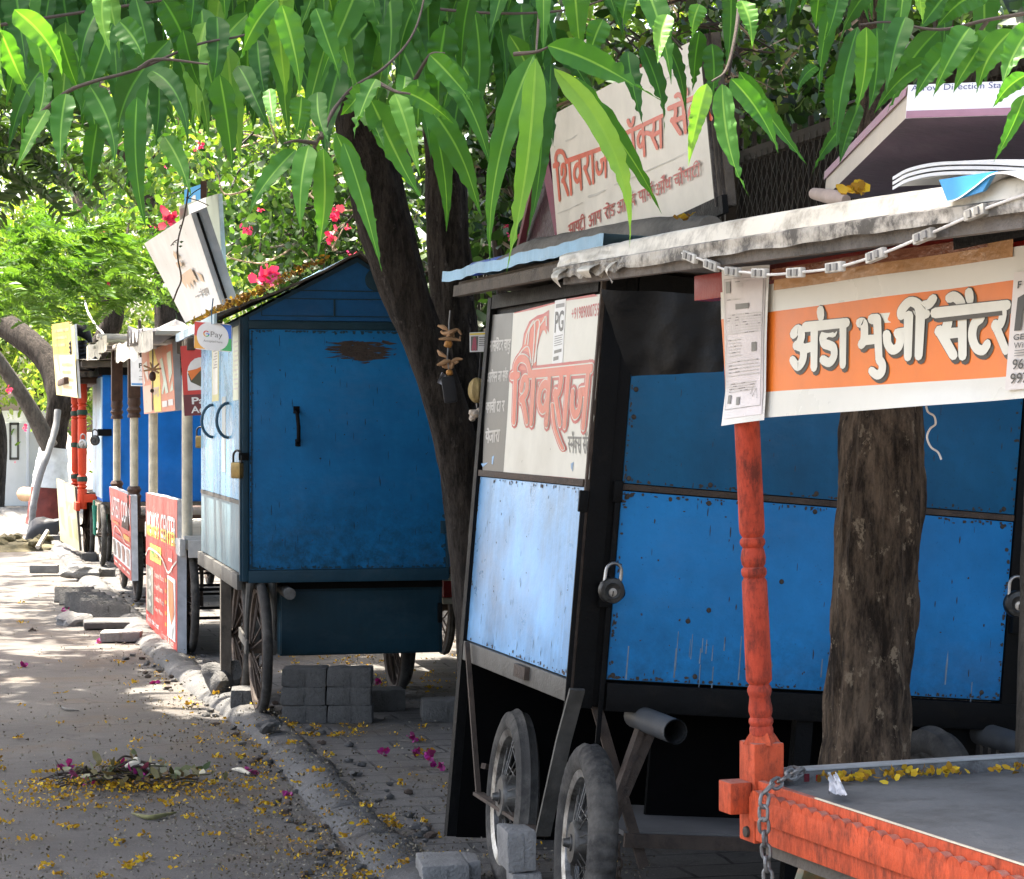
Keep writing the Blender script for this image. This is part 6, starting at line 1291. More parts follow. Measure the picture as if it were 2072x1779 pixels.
# hanging boughs
NEARL = leaf_mat('wavy_leaf', [(.020, .082, .010), (.042, .155, .017), (.095, .27, .03), (.24, .44, .07)], .45, .5, .3)
def wavy_leaf(vs_, fs_, tn, base, tip, width, sag, tint, rng, flat=None):
    """long drooping blade with a crinkled edge and a raised midrib"""
    base, tip = np.array(base), np.array(tip); k = 30; ch = tip - base; L = np.linalg.norm(ch); d = ch / L
    side = np.cross(d, np.array([0, -1, 0.15]) if flat is None else flat); side /= np.linalg.norm(side); nz = np.cross(side, d)
    tw0 = rng.uniform(-.8, .8); ph = rng.uniform(0, 6, 5); fr = rng.uniform(4.6, 7.6) * 6.28; out = np.array([0, 0, 1.0]) - d * d[2]; nrm = np.linalg.norm(out); out = out / nrm if nrm > .2 else np.array([0, 0, 0.0])
    b0 = len(vs_); curl = rng.uniform(-.6, 1.2); bend = rng.uniform(-.06, .06); tail = rng.uniform(-.09, .09); pk = rng.uniform(.25, .42); base_w = rng.uniform(-.25, .25)
    for i in range(k):
        s = (i / (k - 1)); prof_ = math.sin(min(1, s / .17) * 1.571) ** .75 if s < .17 else (1.0 if s < pk else max(0.0, 1 - ((s - pk) / (1 - pk)) ** 1.45) ** 1.15)
        w_ = width * .47 * max(.018, prof_)
        c = base + d * L * s + out * sag * L * 4 * s * (1 - s) + side * (bend * L * math.sin(3.1 * s) + tail * L * max(0, s - .7) ** 2 * 8 * .5) + nz * (.06 * L * math.sin(2.6 * s + ph[0]) - .05 * L * s * s)
        tw = base_w + tw0 * (s - .2) + (curl * max(0, s - .5) * 3.2); sd = side * math.cos(tw) + nz * math.sin(tw); up = nz * math.cos(tw) - side * math.sin(tw)
        am = min(1.0, s * 5) * (.7 + .5 * math.sin(s * 13 + ph[4]))
        for j, a in enumerate((-1, -.6, -.12, -.04, .04, .12, .6, 1)):
            q = 1 if a < 0 else 2
            wave = (.24 * math.sin(fr * s * (1 + .25 * s) + ph[q]) + .11 * math.sin(fr * 1.63 * s + ph[3] + q)) * abs(a) ** 2.2 * am
            wv = w_ * (1 + (.075 * math.sin(fr * s * (1 + .25 * s) + ph[q] + .9) * am if abs(a) == 1 else 0))
            vs_.append(c + sd * a * wv + up * (.34 * abs(a) * w_ + wave * min(w_ * 2.2, width * .47)))
            tn.append(tint + (.5 if abs(a) < .1 and s < .93 else 0) + .05 * math.sin(s * 9 + ph[0]))
    for i in range(k - 1):
        for j in range(7): q = b0 + i * 8 + j; fs_.append((q, q + 1, q + 9, q + 8))
def bough(leaves, twigs, seed):
    rng = np.random.default_rng(seed); vs_, fs_, tn = [], [], []
    for u0, v0, u1, v1, wd, Y, tint in leaves:
        dy = rng.uniform(-.10, .06); b = P(u0, v0, Y) - o_; e = P(u1, v1, Y + dy) - o_
        wavy_leaf(vs_, fs_, tn, b, e, wd * Y / F, rng.uniform(.02, .10) if abs(u1 - u0) > 60 else rng.uniform(0, .04), tint, rng)
    o = raw_mesh('foliage', vs_, fs_, [NEARL], t1, tn, smooth=True)
    for pts in twigs:
        mb = MB(); pp = catmull([P(*q) - o_ for q in pts], 6); mb.tube(pp, [.0040 - .0025 * i / len(pp) for i in range(len(pp))], TWIG, 7); mb.build('twig', o)
    return o
# leaves read off the photograph: base, tip, width, depth, tone
bough([(1120, 140, 1280, 500, 48, 3.75, .98), (1085, 120, 1022, 555, 52, 3.7, .78), (1080, 118, 985, 520, 60, 3.78, .45), (1105, 95, 1345, 205, 62, 3.7, .42), (1130, 150, 1345, 430, 50, 3.85, .4), (1090, 150, 1070, 470, 46, 3.95, .15),
       (870, 110, 960, 215, 50, 3.8, .5), (880, 120, 992, 335, 54, 3.9, .35), (905, 130, 985, 330, 44, 3.95, .3), (930, 40, 905, 200, 48, 4.0, .3), (960, 20, 955, 250, 52, 4.05, .25)],
      [[(840, 160, 3.9), (870, 112, 3.85), (900, 108, 3.83)], [(1040, 110, 3.75), (1085, 105, 3.73), (1110, 95, 3.72)], [(590, 400, 3.95), (640, 290, 3.9), (700, 190, 3.9), (780, 135, 3.9), (840, 60, 3.95), (870, -60, 4.0)], [(1100, -60, 4.1), (1090, 40, 3.95), (1085, 105, 3.75)]], 21)
bough([(598, 300, 500, 430, 44, 3.7, .42), (625, 298, 606, 462, 48, 3.7, .55), (655, 300, 640, 520, 50, 3.68, .6), (680, 270, 770, 520, 48, 3.72, .5), (695, 290, 768, 545, 40, 3.7, .45), (720, 200, 775, 300, 44, 3.8, .4), (750, 200, 850, 405, 60, 3.75, .5),
       (800, 195, 845, 350, 46, 3.7, .75), (810, 185, 920, 250, 44, 3.72, .5), (860, 210, 970, 440, 56, 3.85, .35), (880, 250, 905, 470, 42, 3.95, .3), (735, 175, 690, 235, 40, 3.75, .5), (760, 165, 715, 270, 42, 3.75, .45), (780, 210, 850, 300, 40, 3.8, .55), (845, 160, 845, 260, 50, 3.85, .4), (820, 150, 800, 210, 38, 3.9, .4)],
      [[(640, 290, 3.75), (600, 285, 3.72), (575, 290, 3.7)], [(760, 165, 3.78), (800, 185, 3.72), (830, 190, 3.7)], [(650, 280, 3.75), (670, 230, 3.8), (690, 200, 3.85)]], 22)
bough([(1430, 170, 1392, 335, 40, 3.6, .85), (1462, 165, 1508, 395, 46, 3.6, .55), (1480, 158, 1575, 312, 46, 3.65, .4), (1500, 145, 1632, 335, 38, 3.7, .35), (1440, 90, 1440, 210, 44, 3.9, .15), (1415, 60, 1405, 190, 38, 4.0, .1), (1500, 0, 1520, 100, 44, 3.6, .7), (1480, -40, 1470, 150, 40, 3.9, .15), (1415, 10, 1400, 80, 40, 3.8, .6),
       (1330, 60, 1390, 230, 36, 4.1, .1), (1300, 90, 1345, 270, 40, 4.1, .12), (1270, 110, 1300, 240, 42, 4.1, .1), (1350, 30, 1335, 120, 40, 3.7, .8), (1300, -30, 1360, 160, 60, 3.9, .45), (1280, -30, 1260, 60, 50, 3.9, .4), (1220, 40, 1190, 130, 50, 3.9, .4)],
      [[(1500, -40, 3.7), (1490, 60, 3.65), (1470, 140, 3.62), (1440, 165, 3.6)], [(1345, 0, 3.9), (1350, 60, 4.0), (1380, 100, 4.1)]], 23)
bough([(1735, 55, 1695, 300, 42, 3.9, .15), (1752, 55, 1735, 230, 46, 3.8, .5), (1775, 55, 1762, 220, 60, 3.9, .2), (1830, 40, 1800, 180, 50, 3.9, .18), (1880, 120, 1770, 230, 44, 3.9, .3), (1900, 60, 1800, 230, 54, 4.0, .25), (1930, 90, 1850, 200, 60, 3.85, .35), (1960, 60, 1890, 190, 60, 3.8, .4), (2000, 70, 1930, 180, 56, 3.8, .45), (2050, 60, 1980, 190, 60, 3.75, .5), (2090, 50, 2030, 170, 60, 3.7, .5), (2000, -20, 1890, 60, 60, 3.9, .3), (1930, -30, 1860, 60, 56, 3.95, .25), (2075, 190, 2010, 330, 36, 3.5, .35), (2080, 150, 2010, 220, 40, 3.5, .4), (1700, -30, 1672, 80, 44, 3.9, .2), (1660, -40, 1650, 60, 40, 3.9, .3), (1655, 130, 1610, 190, 26, 4.2, .15), (1710, 250, 1640, 350, 34, 4.3, .15), (1740, 210, 1700, 330, 36, 4.2, .1), (1690, 150, 1685, 270, 40, 4.1, .2), (1720, 100, 1700, 180, 34, 4.0, .65), (1860, -30, 1870, 50, 26, 3.7, .8)],
      [[(2120, 20, 3.8), (2000, 40, 3.85), (1900, 60, 3.9), (1800, 45, 3.95), (1740, 50, 3.9)], [(2000, 40, 3.85), (1950, 100, 3.9), (1880, 125, 3.95)]], 24)
bough([(135, 195, 120, 330, 50, 3.7, .4), (95, 215, 35, 340, 40, 3.75, .55), (180, 170, 235, 330, 56, 3.75, .3), (195, 250, 180, 390, 44, 3.8, .2), (300, 160, 255, 390, 46, 3.85, .15), (320, 150, 310, 300, 44, 3.8, .1), (310, 150, 380, 280, 50, 3.8, .12), (280, 200, 290, 460, 48, 3.75, .3), (330, 270, 385, 400, 44, 3.8, .55), (445, 150, 470, 350, 56, 3.7, .25), (480, 130, 545, 270, 44, 3.85, .12), (545, 180, 555, 250, 30, 3.8, .6), (610, 195, 600, 270, 46, 3.7, .42), (560, 0, 480, 130, 46, 3.7, .45), (570, 10, 610, 190, 56, 3.65, .55), (640, 20, 690, 160, 46, 3.75, .4), (640, 180, 665, 290, 44, 3.75, .3), (330, 0, 385, 130, 60, 3.8, .1), (240, 40, 290, 120, 54, 3.75, .35), (30, 20, 130, 160, 56, 3.6, .7), (0, 60, 60, 200, 50, 3.6, .6), (-20, 20, 10, 190, 40, 3.6, .95), (60, 40, 90, 200, 44, 3.7, .6), (210, -20, 220, 100, 40, 3.65, .8), (120, 60, 160, 190, 46, 3.8, .3), (370, 60, 410, 190, 44, 3.8, .15), (520, 80, 540, 210, 44, 3.9, .1), (440, 40, 425, 180, 50, 3.9, .12), (90, 150, 60, 260, 36, 3.85, .4)],
      [[(60, 250, 3.8), (130, 190, 3.75), (190, 165, 3.75), (280, 140, 3.8), (400, 90, 3.85), (520, 60, 3.9), (620, -40, 3.95)], [(280, 140, 3.8), (320, 120, 3.8), (420, 130, 3.75)]], 25)
rng = np.random.default_rng(5); lv = []
for i in range(250):
    z_ = rng.uniform(); u = rng.uniform(-60, 1330) if z_ < .85 else rng.uniform(1640, 2120); v0 = rng.uniform(-230, 110) - (150 if u > 1640 else 0); L = rng.uniform(140, 280); du = rng.normal() * 60; Y = rng.uniform(3.9, 5.4); sc = 3.8 / Y * 1.05
    if 1330 < u < 1640 or (1080 < u < 1640 and v0 > -90): continue
    lv.append((u, v0, u + du * sc, v0 + L * sc, rng.uniform(42, 66), Y, rng.choice([.1, .2, .3, .42, .55, .75], p=[.16, .22, .24, .2, .12, .06])))
for i in range(170):
    u = rng.uniform(-60, 1120); v0 = rng.uniform(-200, 130); L = rng.uniform(110, 210); du = rng.normal() * 45
    lv.append((u, v0, u + du, v0 + L, rng.uniform(34, 52), rng.uniform(4.7, 5.9), rng.choice([.0, .08, .16, .3])))
lv = [q for q in lv if not 1235 < q[0] < 1640]; rng.shuffle(lv); lv = [tuple(q) for q in lv]
bough(lv[:220], [[(-60, 60, 4.6), (200, 20, 4.5), (480, -20, 4.4), (800, -60, 4.4)]], 26); bough(lv[220:], [[(600, -40, 4.6), (900, 20, 4.5), (1150, 20, 4.4), (1300, -40, 4.4)]], 27)

for i, (pts, rr) in enumerate((([(1787, 100, 6.5), (1700, -330, 6.0), (1350, -420, 5.0), (900, -330, 4.4), (480, -260, 4.3), (60, -170, 4.4)], [.055, .05, .04, .032, .022, .01]), ([(1790, 60, 6.5), (1850, -260, 5.6), (2000, -210, 4.6), (2140, -60, 3.9)], [.045, .035, .025, .01]), ([(1350, -420, 5.0), (1300, -260, 4.2), (1120, -130, 3.9)], [.03, .022, .01]))):
    mb = MB(); limb(mb, rel(pl(*pts)), rr, BARK_BROWN, 12, i, .12, 8); mb.build('branch', t1)
# ---- dark forked tree between the closed carts
t2 = thing('forked_tree', 'dark double trunk tree leaning out between the two blue closed carts', 'tree', P(1000, 1568, 10.2)); o2 = t2.location.copy(); r2 = lambda pts: [p - o2 for p in pts]
mb = MB(); limb(mb, r2(pl((1000, 1575, 10.2), (978, 1300, 10.2), (948, 1050, 10.2), (918, 880, 10.15), (872, 730, 10.1), (822, 600, 10.1), (780, 470, 10.1), (745, 330, 10.1), (715, 180, 10.2), (690, -20, 10.3), (670, -400, 10.6))), [.17, .125, .105, .098, .098, .112, .125, .12, .10, .09, .08], BARK_DARK, 30, 5, .15, 10)
limb(mb, r2(pl((985, 1400, 10.25), (962, 1050, 10.3), (940, 850, 10.35), (922, 680, 10.4), (912, 540, 10.4), (905, 400, 10.4), (893, 220, 10.5), (878, 0, 10.6), (870, -350, 10.8))), [.11, .115, .11, .105, .10, .10, .095, .085, .07], BARK_GREY if 0 else bark_mat('grey_dark_bark', (.020, .016, .013), (.092, .075, .059), (.15, .13, .11), .3, 1.6), 30, 9, .16, 10)
mb.build('trunk', t2)
cp_ = crown(19000, -4.8, 3.4, 10.5, 17.0, 2.4); cp_ = sunfilter(cp_); leaf_cloud('crown', cp_ - np.array(o2), .40, .19, [SHADE_CANOPY], t2, .2)

# ---- leaning trees at the far left
t3 = thing('leaning_tree', 'big dark leaning tree with a white and red painted foot at the far left', 'tree', P(95, 1052, 33)); o3 = t3.location.copy(); r3 = lambda pts: [p - o3 for p in pts]
mb = MB(); limb(mb, r3(pl((95, 1060, 33), (98, 1000, 33), (104, 930, 33), (112, 870, 33), (118, 800, 33), (98, 735, 33.3), (55, 690, 33.6), (5, 655, 34), (-70, 610, 34.5))), [.30, .27, .21, .18, .18, .19, .2, .2, .18], BARK_DARK, 20, 3, .16, 8)
limb(mb, r3(pl((112, 860, 33), (150, 800, 33), (195, 715, 33), (228, 640, 33), (208, 570, 33), (175, 480, 33.2), (150, 380, 33.5), (120, 250, 34))), [.14, .15, .16, .17, .11, .09, .07, .05], BARK_DARK, 18, 4, .16, 8)
limb(mb, r3(pl((99, 905, 32.6), (62, 830, 32.4), (25, 770, 32.2), (-15, 715, 32), (-60, 670, 32))), [.13, .115, .11, .10, .09], BARK_GREY, 16, 7, .14, 8)
for q, r in (([(175, 480, 33.2), (140, 430, 33), (90, 400, 33)], .035), ([(205, 560, 33), (250, 500, 33), (262, 440, 33.3)], .04), ([(228, 640, 33), (270, 600, 33), (330, 590, 33)], .03)): limb(mb, r3(pl(*q)), [r, r * .7, r * .4], BARK_DARK, 8, 1, .1, 5)
mb.build('trunk', t3)
mb = MB(); limb(mb, r3(pl((94, 1062, 32.98), (97, 1020, 32.98), (100, 985, 32.98))), [.315, .295, .27], plain('red_paint_band', (.13, .028, .022), .8, .3, 8, bump=.5), 22, 3, .16, 8); mb.build('red_band', t3)
mb = MB(); limb(mb, r3(pl((100, 986, 32.98), (103, 940, 32.98), (108, 905, 32.98))), [.275, .235, .21], plain('white_paint_band', (.66, .70, .70), .8, .2, 6, bump=.6), 22, 3, .16, 8); mb.build('white_band', t3)
cp_ = crown(17000, -6.5, .6, 17.0, 33.0, 2.6); cp_ = sunfilter(cp_); leaf_cloud('crown', cp_ - np.array(o3), .36, .16, [SHADE_CANOPY], t3, .2)
t4 = thing('dark_tree', 'dark curving tree trunk showing behind the tilted white box sign', 'tree', P(345, 1000, 31)); o4 = t4.location.copy(); r4 = lambda pts: [p - o4 for p in pts]
mb = MB(); limb(mb, r4(pl((350, 1000, 31), (345, 700, 31), (335, 500, 31), (312, 430, 31), (270, 370, 31), (245, 300, 31), (232, 230, 31), (200, 150, 31.3), (150, 60, 31.6), (120, -60, 32))), [.24, .21, .19, .18, .13, .11, .10, .09, .08, .06], BARK_DARK, 18, 6, .15, 8)
for q, r in (([(232, 230, 31), (300, 215, 31), (350, 180, 31), (420, 160, 31)], .03), ([(270, 370, 31), (330, 300, 31), (400, 260, 31), (500, 170, 31)], .03), ([(300, 215, 31), (330, 240, 31), (380, 235, 31)], .02)): limb(mb, r4(pl(*q)), [r, r * .8, r * .6, r * .4][:len(q)], BARK_DARK, 8, 1, .1, 5)
mb.build('trunk', t4)
fr_boxes = [(-60, 430, 105, 640, 19, 22), (100, 430, 330, 600, 20, 22)]
def fronds(name, boxes, n, L, leaflets, mats, parent, org, seed, tint0=.3, droop=.25):
    """feathery leaves: a stalk with pairs of narrow leaflets"""
    rng = np.random.default_rng(seed); pos, dirs, tn = [], [], []
    c = clumps(boxes, n, n, .05, rng)
    for p in c:
        a = rng.uniform(0, 6.28); d = np.array([math.cos(a), .4 * math.sin(a), rng.uniform(-.4, .25)]); d /= np.linalg.norm(d); s = np.cross(d, [0, .3, 1]); s /= np.linalg.norm(s); l = L * rng.uniform(.6, 1.2); t0 = tint0 + rng.uniform(-.25, .35)
        for i in range(leaflets):
            k = (i + 1) / leaflets; q = p + d * l * k + np.array([0, 0, -droop * l * k * k])
            for sg in (-1, 1): pos.append(q); dirs.append(s * sg + d * .35); tn.append(t0)
    dirs = np.array(dirs); pos = np.array(pos)
    return leaf_cloud(name, pos - np.array(org), L * .30, L * .075, mats, parent, .08, np.array(tn), rng, .15, dirs * 6)
fronds('crown', fr_boxes, 260, .34, 17, [MID], t4, o4, 31, .75)
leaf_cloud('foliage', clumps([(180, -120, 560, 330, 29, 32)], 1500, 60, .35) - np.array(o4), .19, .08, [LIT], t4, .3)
t5 = thing('fern_tree', 'dark feathery fronds hanging at the upper left behind the near leaves', 'tree', P(-120, 1000, 16)); o5 = t5.location.copy()
mb = MB(); limb(mb, [p - o5 for p in pl((-120, 1050, 16), (-118, 700, 16), (-100, 300, 16), (-60, 100, 16), (20, 40, 16))], [.16, .13, .1, .07, .04], BARK_DARK, 14, 2, .12, 6); mb.build('trunk', t5)
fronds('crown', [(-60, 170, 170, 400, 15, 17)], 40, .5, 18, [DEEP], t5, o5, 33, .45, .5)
# ---- bright trees beyond
for i, (name, label, u0, u1, v0, v1, Y, n, L, mt) in enumerate((
    ('roadside_tree', 'bright sunlit yellow green tree beyond the painted tree at the left edge', -160, 130, 380, 800, 44, 8000, .15, LIT),
    ('roadside_tree', 'sunlit pale green tree filling the gap above the red stall', 90, 330, 250, 840, 41, 8000, .14, LIT),
    ('roadside_tree', 'tall sunlit tree behind the tilted white box sign', 280, 560, 60, 760, 38, 10000, .13, LIT),
    ('roadside_tree', 'high spreading tree at the upper left corner', -160, 330, -150, 420, 46, 7000, .16, LIT),
    ('roadside_tree', 'airy green tree between the dark curving trunk and the gabled roof', 430, 760, -80, 620, 33, 9000, .11, LIT))):
    uc = (u0 + u1) / 2; b = V((uc - CU) / F * Y, Y, 0); t = thing(name, label, 'tree', b, group='trees beyond the stalls')
    mb = MB(); top = P(uc, v0 + (v1 - v0) * .3, Y)
    limb(mb, [V(0, 0, 0), V(.1, 0, 1.4), V(-.1, .2, 2.6), top - b], [.24, .18, .14, .05], BARK_DARK, 12, i, .14, 6)
    for k in range(7):
        e = P(random.uniform(u0, u1), random.uniform(v0, v1), Y + random.uniform(-1, 1)) - b; limb(mb, [V(0, .1, 1.8 + .3 * k), e * .55 + V(0, 0, .8), e], [.07, .04, .015], BARK_DARK, 6, k, .1, 4)
    mb.build('trunk', t); leaf_cloud('crown', clumps([(u0, v0, u1, v1, Y - 1.2, Y + 1.6)], n, 110, .42) - np.array(b), L, L * .45, [mt], t, .3)

# ---- fence on the right and the creepers over it
fx = lambda Y: 1.62 - .25 * (Y - 12)
FT = thing('slatted_fence', 'tall dark slatted fence with rails and wire mesh running behind the carts', 'fence', (fx(14), 14, 0)); oF = FT.location.copy()
SLAT = plain('dark_slat', (.022, .019, .016), .85, .5, 10, bump=.5); RAIL = plain('dark_rail', (.05, .043, .036), .8, .4, 8)
mb = MB(); Y = 6.2; k = 0
while Y < 34:
    h = 3.25 + .08 * math.sin(k * 2.3) + random.uniform(-.05, .05); p = V(fx(Y), Y, 0) - oF
    mb.box((p.x - .012, p.y - .03, .0), (p.x + .012, p.y + .03, h), SLAT); Y += .078 if Y < 16 else .11; k += 1
mb.build('slats', FT)
mb = MB()
for z in (1.0, 2.45, 3.2): mb.bar(V(fx(6.2) - .03, 6.2, z) - oF, V(fx(34) - .03, 34, z) - oF, .05, .07, RAIL)
mb.build('rail', FT)
for Y in (7.5, 10.2, 13, 16, 20, 25, 30):
    mb = MB(); p = V(fx(Y) - .07, Y, 0) - oF; mb.box((p.x - .04, p.y - .04, 0), (p.x + .04, p.y + .04, 3.55), RAIL); mb.build('post', FT)
mb = MB(); g = .09
for i in range(60):
    for sg in (1, -1):
        a = V(fx(8.5 + i * .09) - .06, 8.5 + i * .09, 2.45); b = a + V(0, sg * .75, .0); mb.tube([V(a.x, a.y, 2.45) - oF, V(fx(a.y + sg * .55) - .06, a.y + sg * .55, 3.2) - oF], .0022, STEEL, 3, False)
mb.build('wire_mesh', FT)
BOU = leaf_mat('bougainvillea_leaf', [(.012, .035, .01), (.03, .08, .018), (.07, .15, .03), (.20, .30, .06)], .45, .4, .4)
PINKF = leaf_mat('magenta_bract', [(.60, .02, .14), (.75, .045, .22), (.80, .12, .34)], .35, .5, .3)
def creeper(label, boxes, n, nc, sp, L, stems, flowers, seed, mat=BOU, name='bougainvillea', org=None):
    rng = np.random.default_rng(seed); b = boxes[0]; Y = (b[4] + b[5]) / 2; u = (b[0] + b[2]) / 2; o = V((u - CU) / F * Y, Y, 0); t = thing(name, label, 'creeper' if flowers else 'shrub', o)
    pos = clumps(boxes, n, nc, sp, rng); leaf_cloud('foliage', pos - np.array(o), L, L * .58, [mat], t, .15, np.clip(rng.beta(1.3, 2.2, len(pos)), 0, 1), rng)
    mb = MB(); rr = random.Random(seed)
    for k in range(stems):
        bx = rr.choice(boxes); u0, v0 = rr.uniform(bx[0], bx[2]), rr.uniform(bx[1], bx[3]); YY = rr.uniform(bx[4] - .3, bx[5]); pts = [(u0, v0, YY)]
        for q in range(4): u0 += rr.uniform(-60, 70); v0 += rr.uniform(-55, 40); pts.append((u0, v0, YY + rr.uniform(-.2, .2)))
        pp = catmull([P(*q) - o for q in pts], 4); mb.tube(pp, [.011 - .008 * i / len(pp) for i in range(len(pp))], RAIL if rr.random() < .6 else plain('dry_stem', (.30, .23, .16), .8), 5, False)
    mb.tube([V(0, 0, 0), V(.05, 0, 1.5), V(-.1, .1, 3.0)], [.05, .04, .02], TWIG, 8); mb.build('stalks', t)  # bare stems and one main stalk gathered in a single mesh
    for (fu, fv, fr, fY) in flowers:
        c = np.array(P(fu, fv, fY) - o); R0 = fr * fY / F; m = max(6, int(fr * .9)); q = c + rng.normal(size=(m, 3)) * R0 * .34
        leaf_cloud('flower_cluster', q, R0 * .72, R0 * .75, [PINKF], t, .05, None, rng)
    return t
creeper('bougainvillea with magenta flower clusters hanging behind the gabled roof', [(455, 300, 720, 545, 17.6, 22), (560, 420, 730, 600, 17.6, 20.5)], 5200, 170, .28, .085, 70,
        [(676, 432, 18, 17.2), (670, 476, 16, 17.2), (703, 460, 9, 17.2), (525, 425, 9, 17.3), (500, 462, 14, 17.3), (708, 513, 11, 17.1), (540, 562, 26, 12.8), (548, 548, 12, 12.8), (472, 245, 6, 17.3), (566, 106, 5, 17.3), (343, 436, 20, 15.2), (407, 293, 10, 17), (395, 302, 7, 17)], 41)
creeper('bougainvillea in the gap between the forked trunk and the cream shop sign', [(955, 300, 1100, 500, 11.5, 13), (985, 240, 1110, 380, 11.5, 13)], 900, 60, .16, .075, 26,
        [(1072, 335, 9, 11.2), (1060, 370, 9, 11.2), (1075, 352, 8, 11.2), (1024, 460, 8, 10.8), (1046, 478, 10, 10.8), (1032, 482, 8, 10.8)], 42)
creeper('bougainvillea sprays with small pink flowers among the far left branches', [(120, 180, 470, 420, 26, 30), (280, 60, 480, 260, 26, 30)], 1500, 90, .3, .12, 30,
        [(205, 468, 9, 21), (216, 578, 10, 21), (290, 62, 7, 26), (302, 73, 9, 26), (315, 72, 7, 26), (220, 92, 8, 26), (220, 104, 7, 26), (256, 196, 6, 26), (470, 270, 5, 26), (20, 788, 9, 30), (52, 868, 8, 30), (30, 935, 3, 30), (335, 340, 6, 24), (372, 350, 6, 24), (312, 455, 7, 24), (407, 265, 5, 24)], 43, MID)
creeper('tangled creeper with bare stems along the top of the fence at the upper right', [(1440, 20, 1740, 330, 12.5, 15.5), (1250, -20, 1500, 260, 13, 16)], 1500, 90, .2, .085, 90, [(1292, 134, 9, 12.5), (1645, 135, 7, 13), (1470, 215, 5, 13)], 44)
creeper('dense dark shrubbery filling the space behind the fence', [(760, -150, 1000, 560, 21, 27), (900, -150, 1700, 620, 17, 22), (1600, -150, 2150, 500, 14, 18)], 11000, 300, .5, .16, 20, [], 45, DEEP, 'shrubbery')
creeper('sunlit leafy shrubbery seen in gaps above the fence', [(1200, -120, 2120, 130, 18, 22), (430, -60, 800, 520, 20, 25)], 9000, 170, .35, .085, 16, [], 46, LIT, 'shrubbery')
# far wall
mb = MB(); a, b = P(-140, 1000, 46), P(110, 1000, 46); mb.box((a.x, 45.8, 0), (b.x + .1, 46.1, 2.0), plain('white_plaster', (.72, .71, .68), .8, .08, 2, bump=.1))
WL = thing('boundary_wall', 'sunlit white boundary wall with a slotted pillar at the far left edge', 'wall', (a.x, 46, 0)); w_ = mb.build('wall'); w_.parent = WL; w_.location = -WL.location
mb = MB(); c = P(31, 1000, 45.6); mb.box((c.x - .25, 45.5, 0), (c.x + .25, 45.79, 1.75), MATS['white_plaster'], .02); 
for q in (((c.x - .10, 45.49, 1.0), (c.x - .06, 45.5, 1.75)), ((c.x + .06, 45.49, 1.0), (c.x + .10, 45.5, 1.75)), ((c.x - .1, 45.49, 1.70), (c.x + .1, 45.5, 1.75)), ((c.x - .1, 45.49, .98), (c.x + .1, 45.5, 1.03))): mb.box(*q, GREYIRON)
q_ = mb.build('pillar'); q_.parent = WL; q_.location = -WL.location
# slim grey trunk at the right edge
t6 = thing('slim_tree', 'grey green slim trunk at the right edge behind the orange stall', 'tree', P(2110, 2000, 6.5)); mb = MB(); limb(mb, [p - t6.location for p in pl((2112, 2000, 6.5), (2108, 1600, 6.5), (2104, 1450, 6.5), (2106, 1200, 6.5), (2115, 900, 6.5), (2130, 300, 6.6))], [.10, .085, .072, .06, .055, .05], BARK_GREY, 18, 4, .1, 8); mb.build('trunk', t6)
# ------------------------------------------------------------------ blocks, stones and litter on the ground
def block(label, c, size, yaw, m, group=None, name='paver_block', notch=False, pitch=0):
    """concrete paver: bevelled, slightly uneven, with a groove across its faces"""
    sx_, sy_, sz_ = size; mb = MB(); mb.box((-sx_ / 2, -sy_ / 2, 0), (sx_ / 2, sy_ / 2, sz_), m, .008)
    if notch: mb.box((sx_ / 2 - .002, -sy_ / 2 + .05, .0), (sx_ / 2 + .05, sy_ / 2 - .0, sz_ * .98), m, .008)
    bmesh.ops.subdivide_edges(mb.bm, edges=[e for e in mb.bm.edges if e.calc_length() > .04], cuts=3, use_grid_fill=True)
    for v in mb.bm.verts: v.co += Vector((mnoise.noise(v.co * 17 + Vector(c)), mnoise.noise(v.co * 17 + Vector(c) + V(9, 0, 0)), mnoise.noise(v.co * 17 + Vector(c) + V(0, 9, 0)))) * .006
    mb.box((-.004, -sy_ / 2 - .0035, .012), (.004, -sy_ / 2 + .004, sz_ - .012), m)
    o = mb.build(name, None, 50); o.location = c; o.rotation_euler = (pitch, 0, yaw); tag(o, label, 'paver block', group); return o
s = .243; x0 = P(614, 1480, 11.75)
names = {(0, 0): 'bottom left block of the six block stack under the gabled cart', (1, 0): 'bottom right block of the six block stack under the gabled cart', (0, 1): 'middle left block of the six block stack under the gabled cart', (1, 1): 'middle right block of the six block stack under the gabled cart', (0, 2): 'top left block of the six block stack under the gabled cart', (1, 2): 'top right block of the six block stack under the gabled cart'}
for (i, k), lab in names.items(): block(lab, (x0.x + i * s + random.uniform(-.004, .004), 11.85 + random.uniform(-.008, .008), .03 + k * .098), (s - .006, .2, .096), random.uniform(-.015, .015), BLOCK, 'blocks stacked under the gabled cart')
block('dark block lying behind the six block stack', (P(775, 1440, 12.3).x, 12.35, .03), (.22, .2, .12), .2, BLOCK); block('dark block in the shade by the black cart leg', (P(900, 1478, 11.8).x, 11.9, .03), (.26, .2, .115), .1, BLOCK)
block('small block wedged at the foot of the spoked wheel of the gabled cart', (P(487, 1450, 12.3).x, 12.35, .05), (.12, .22, .10), .1, BLOCK)
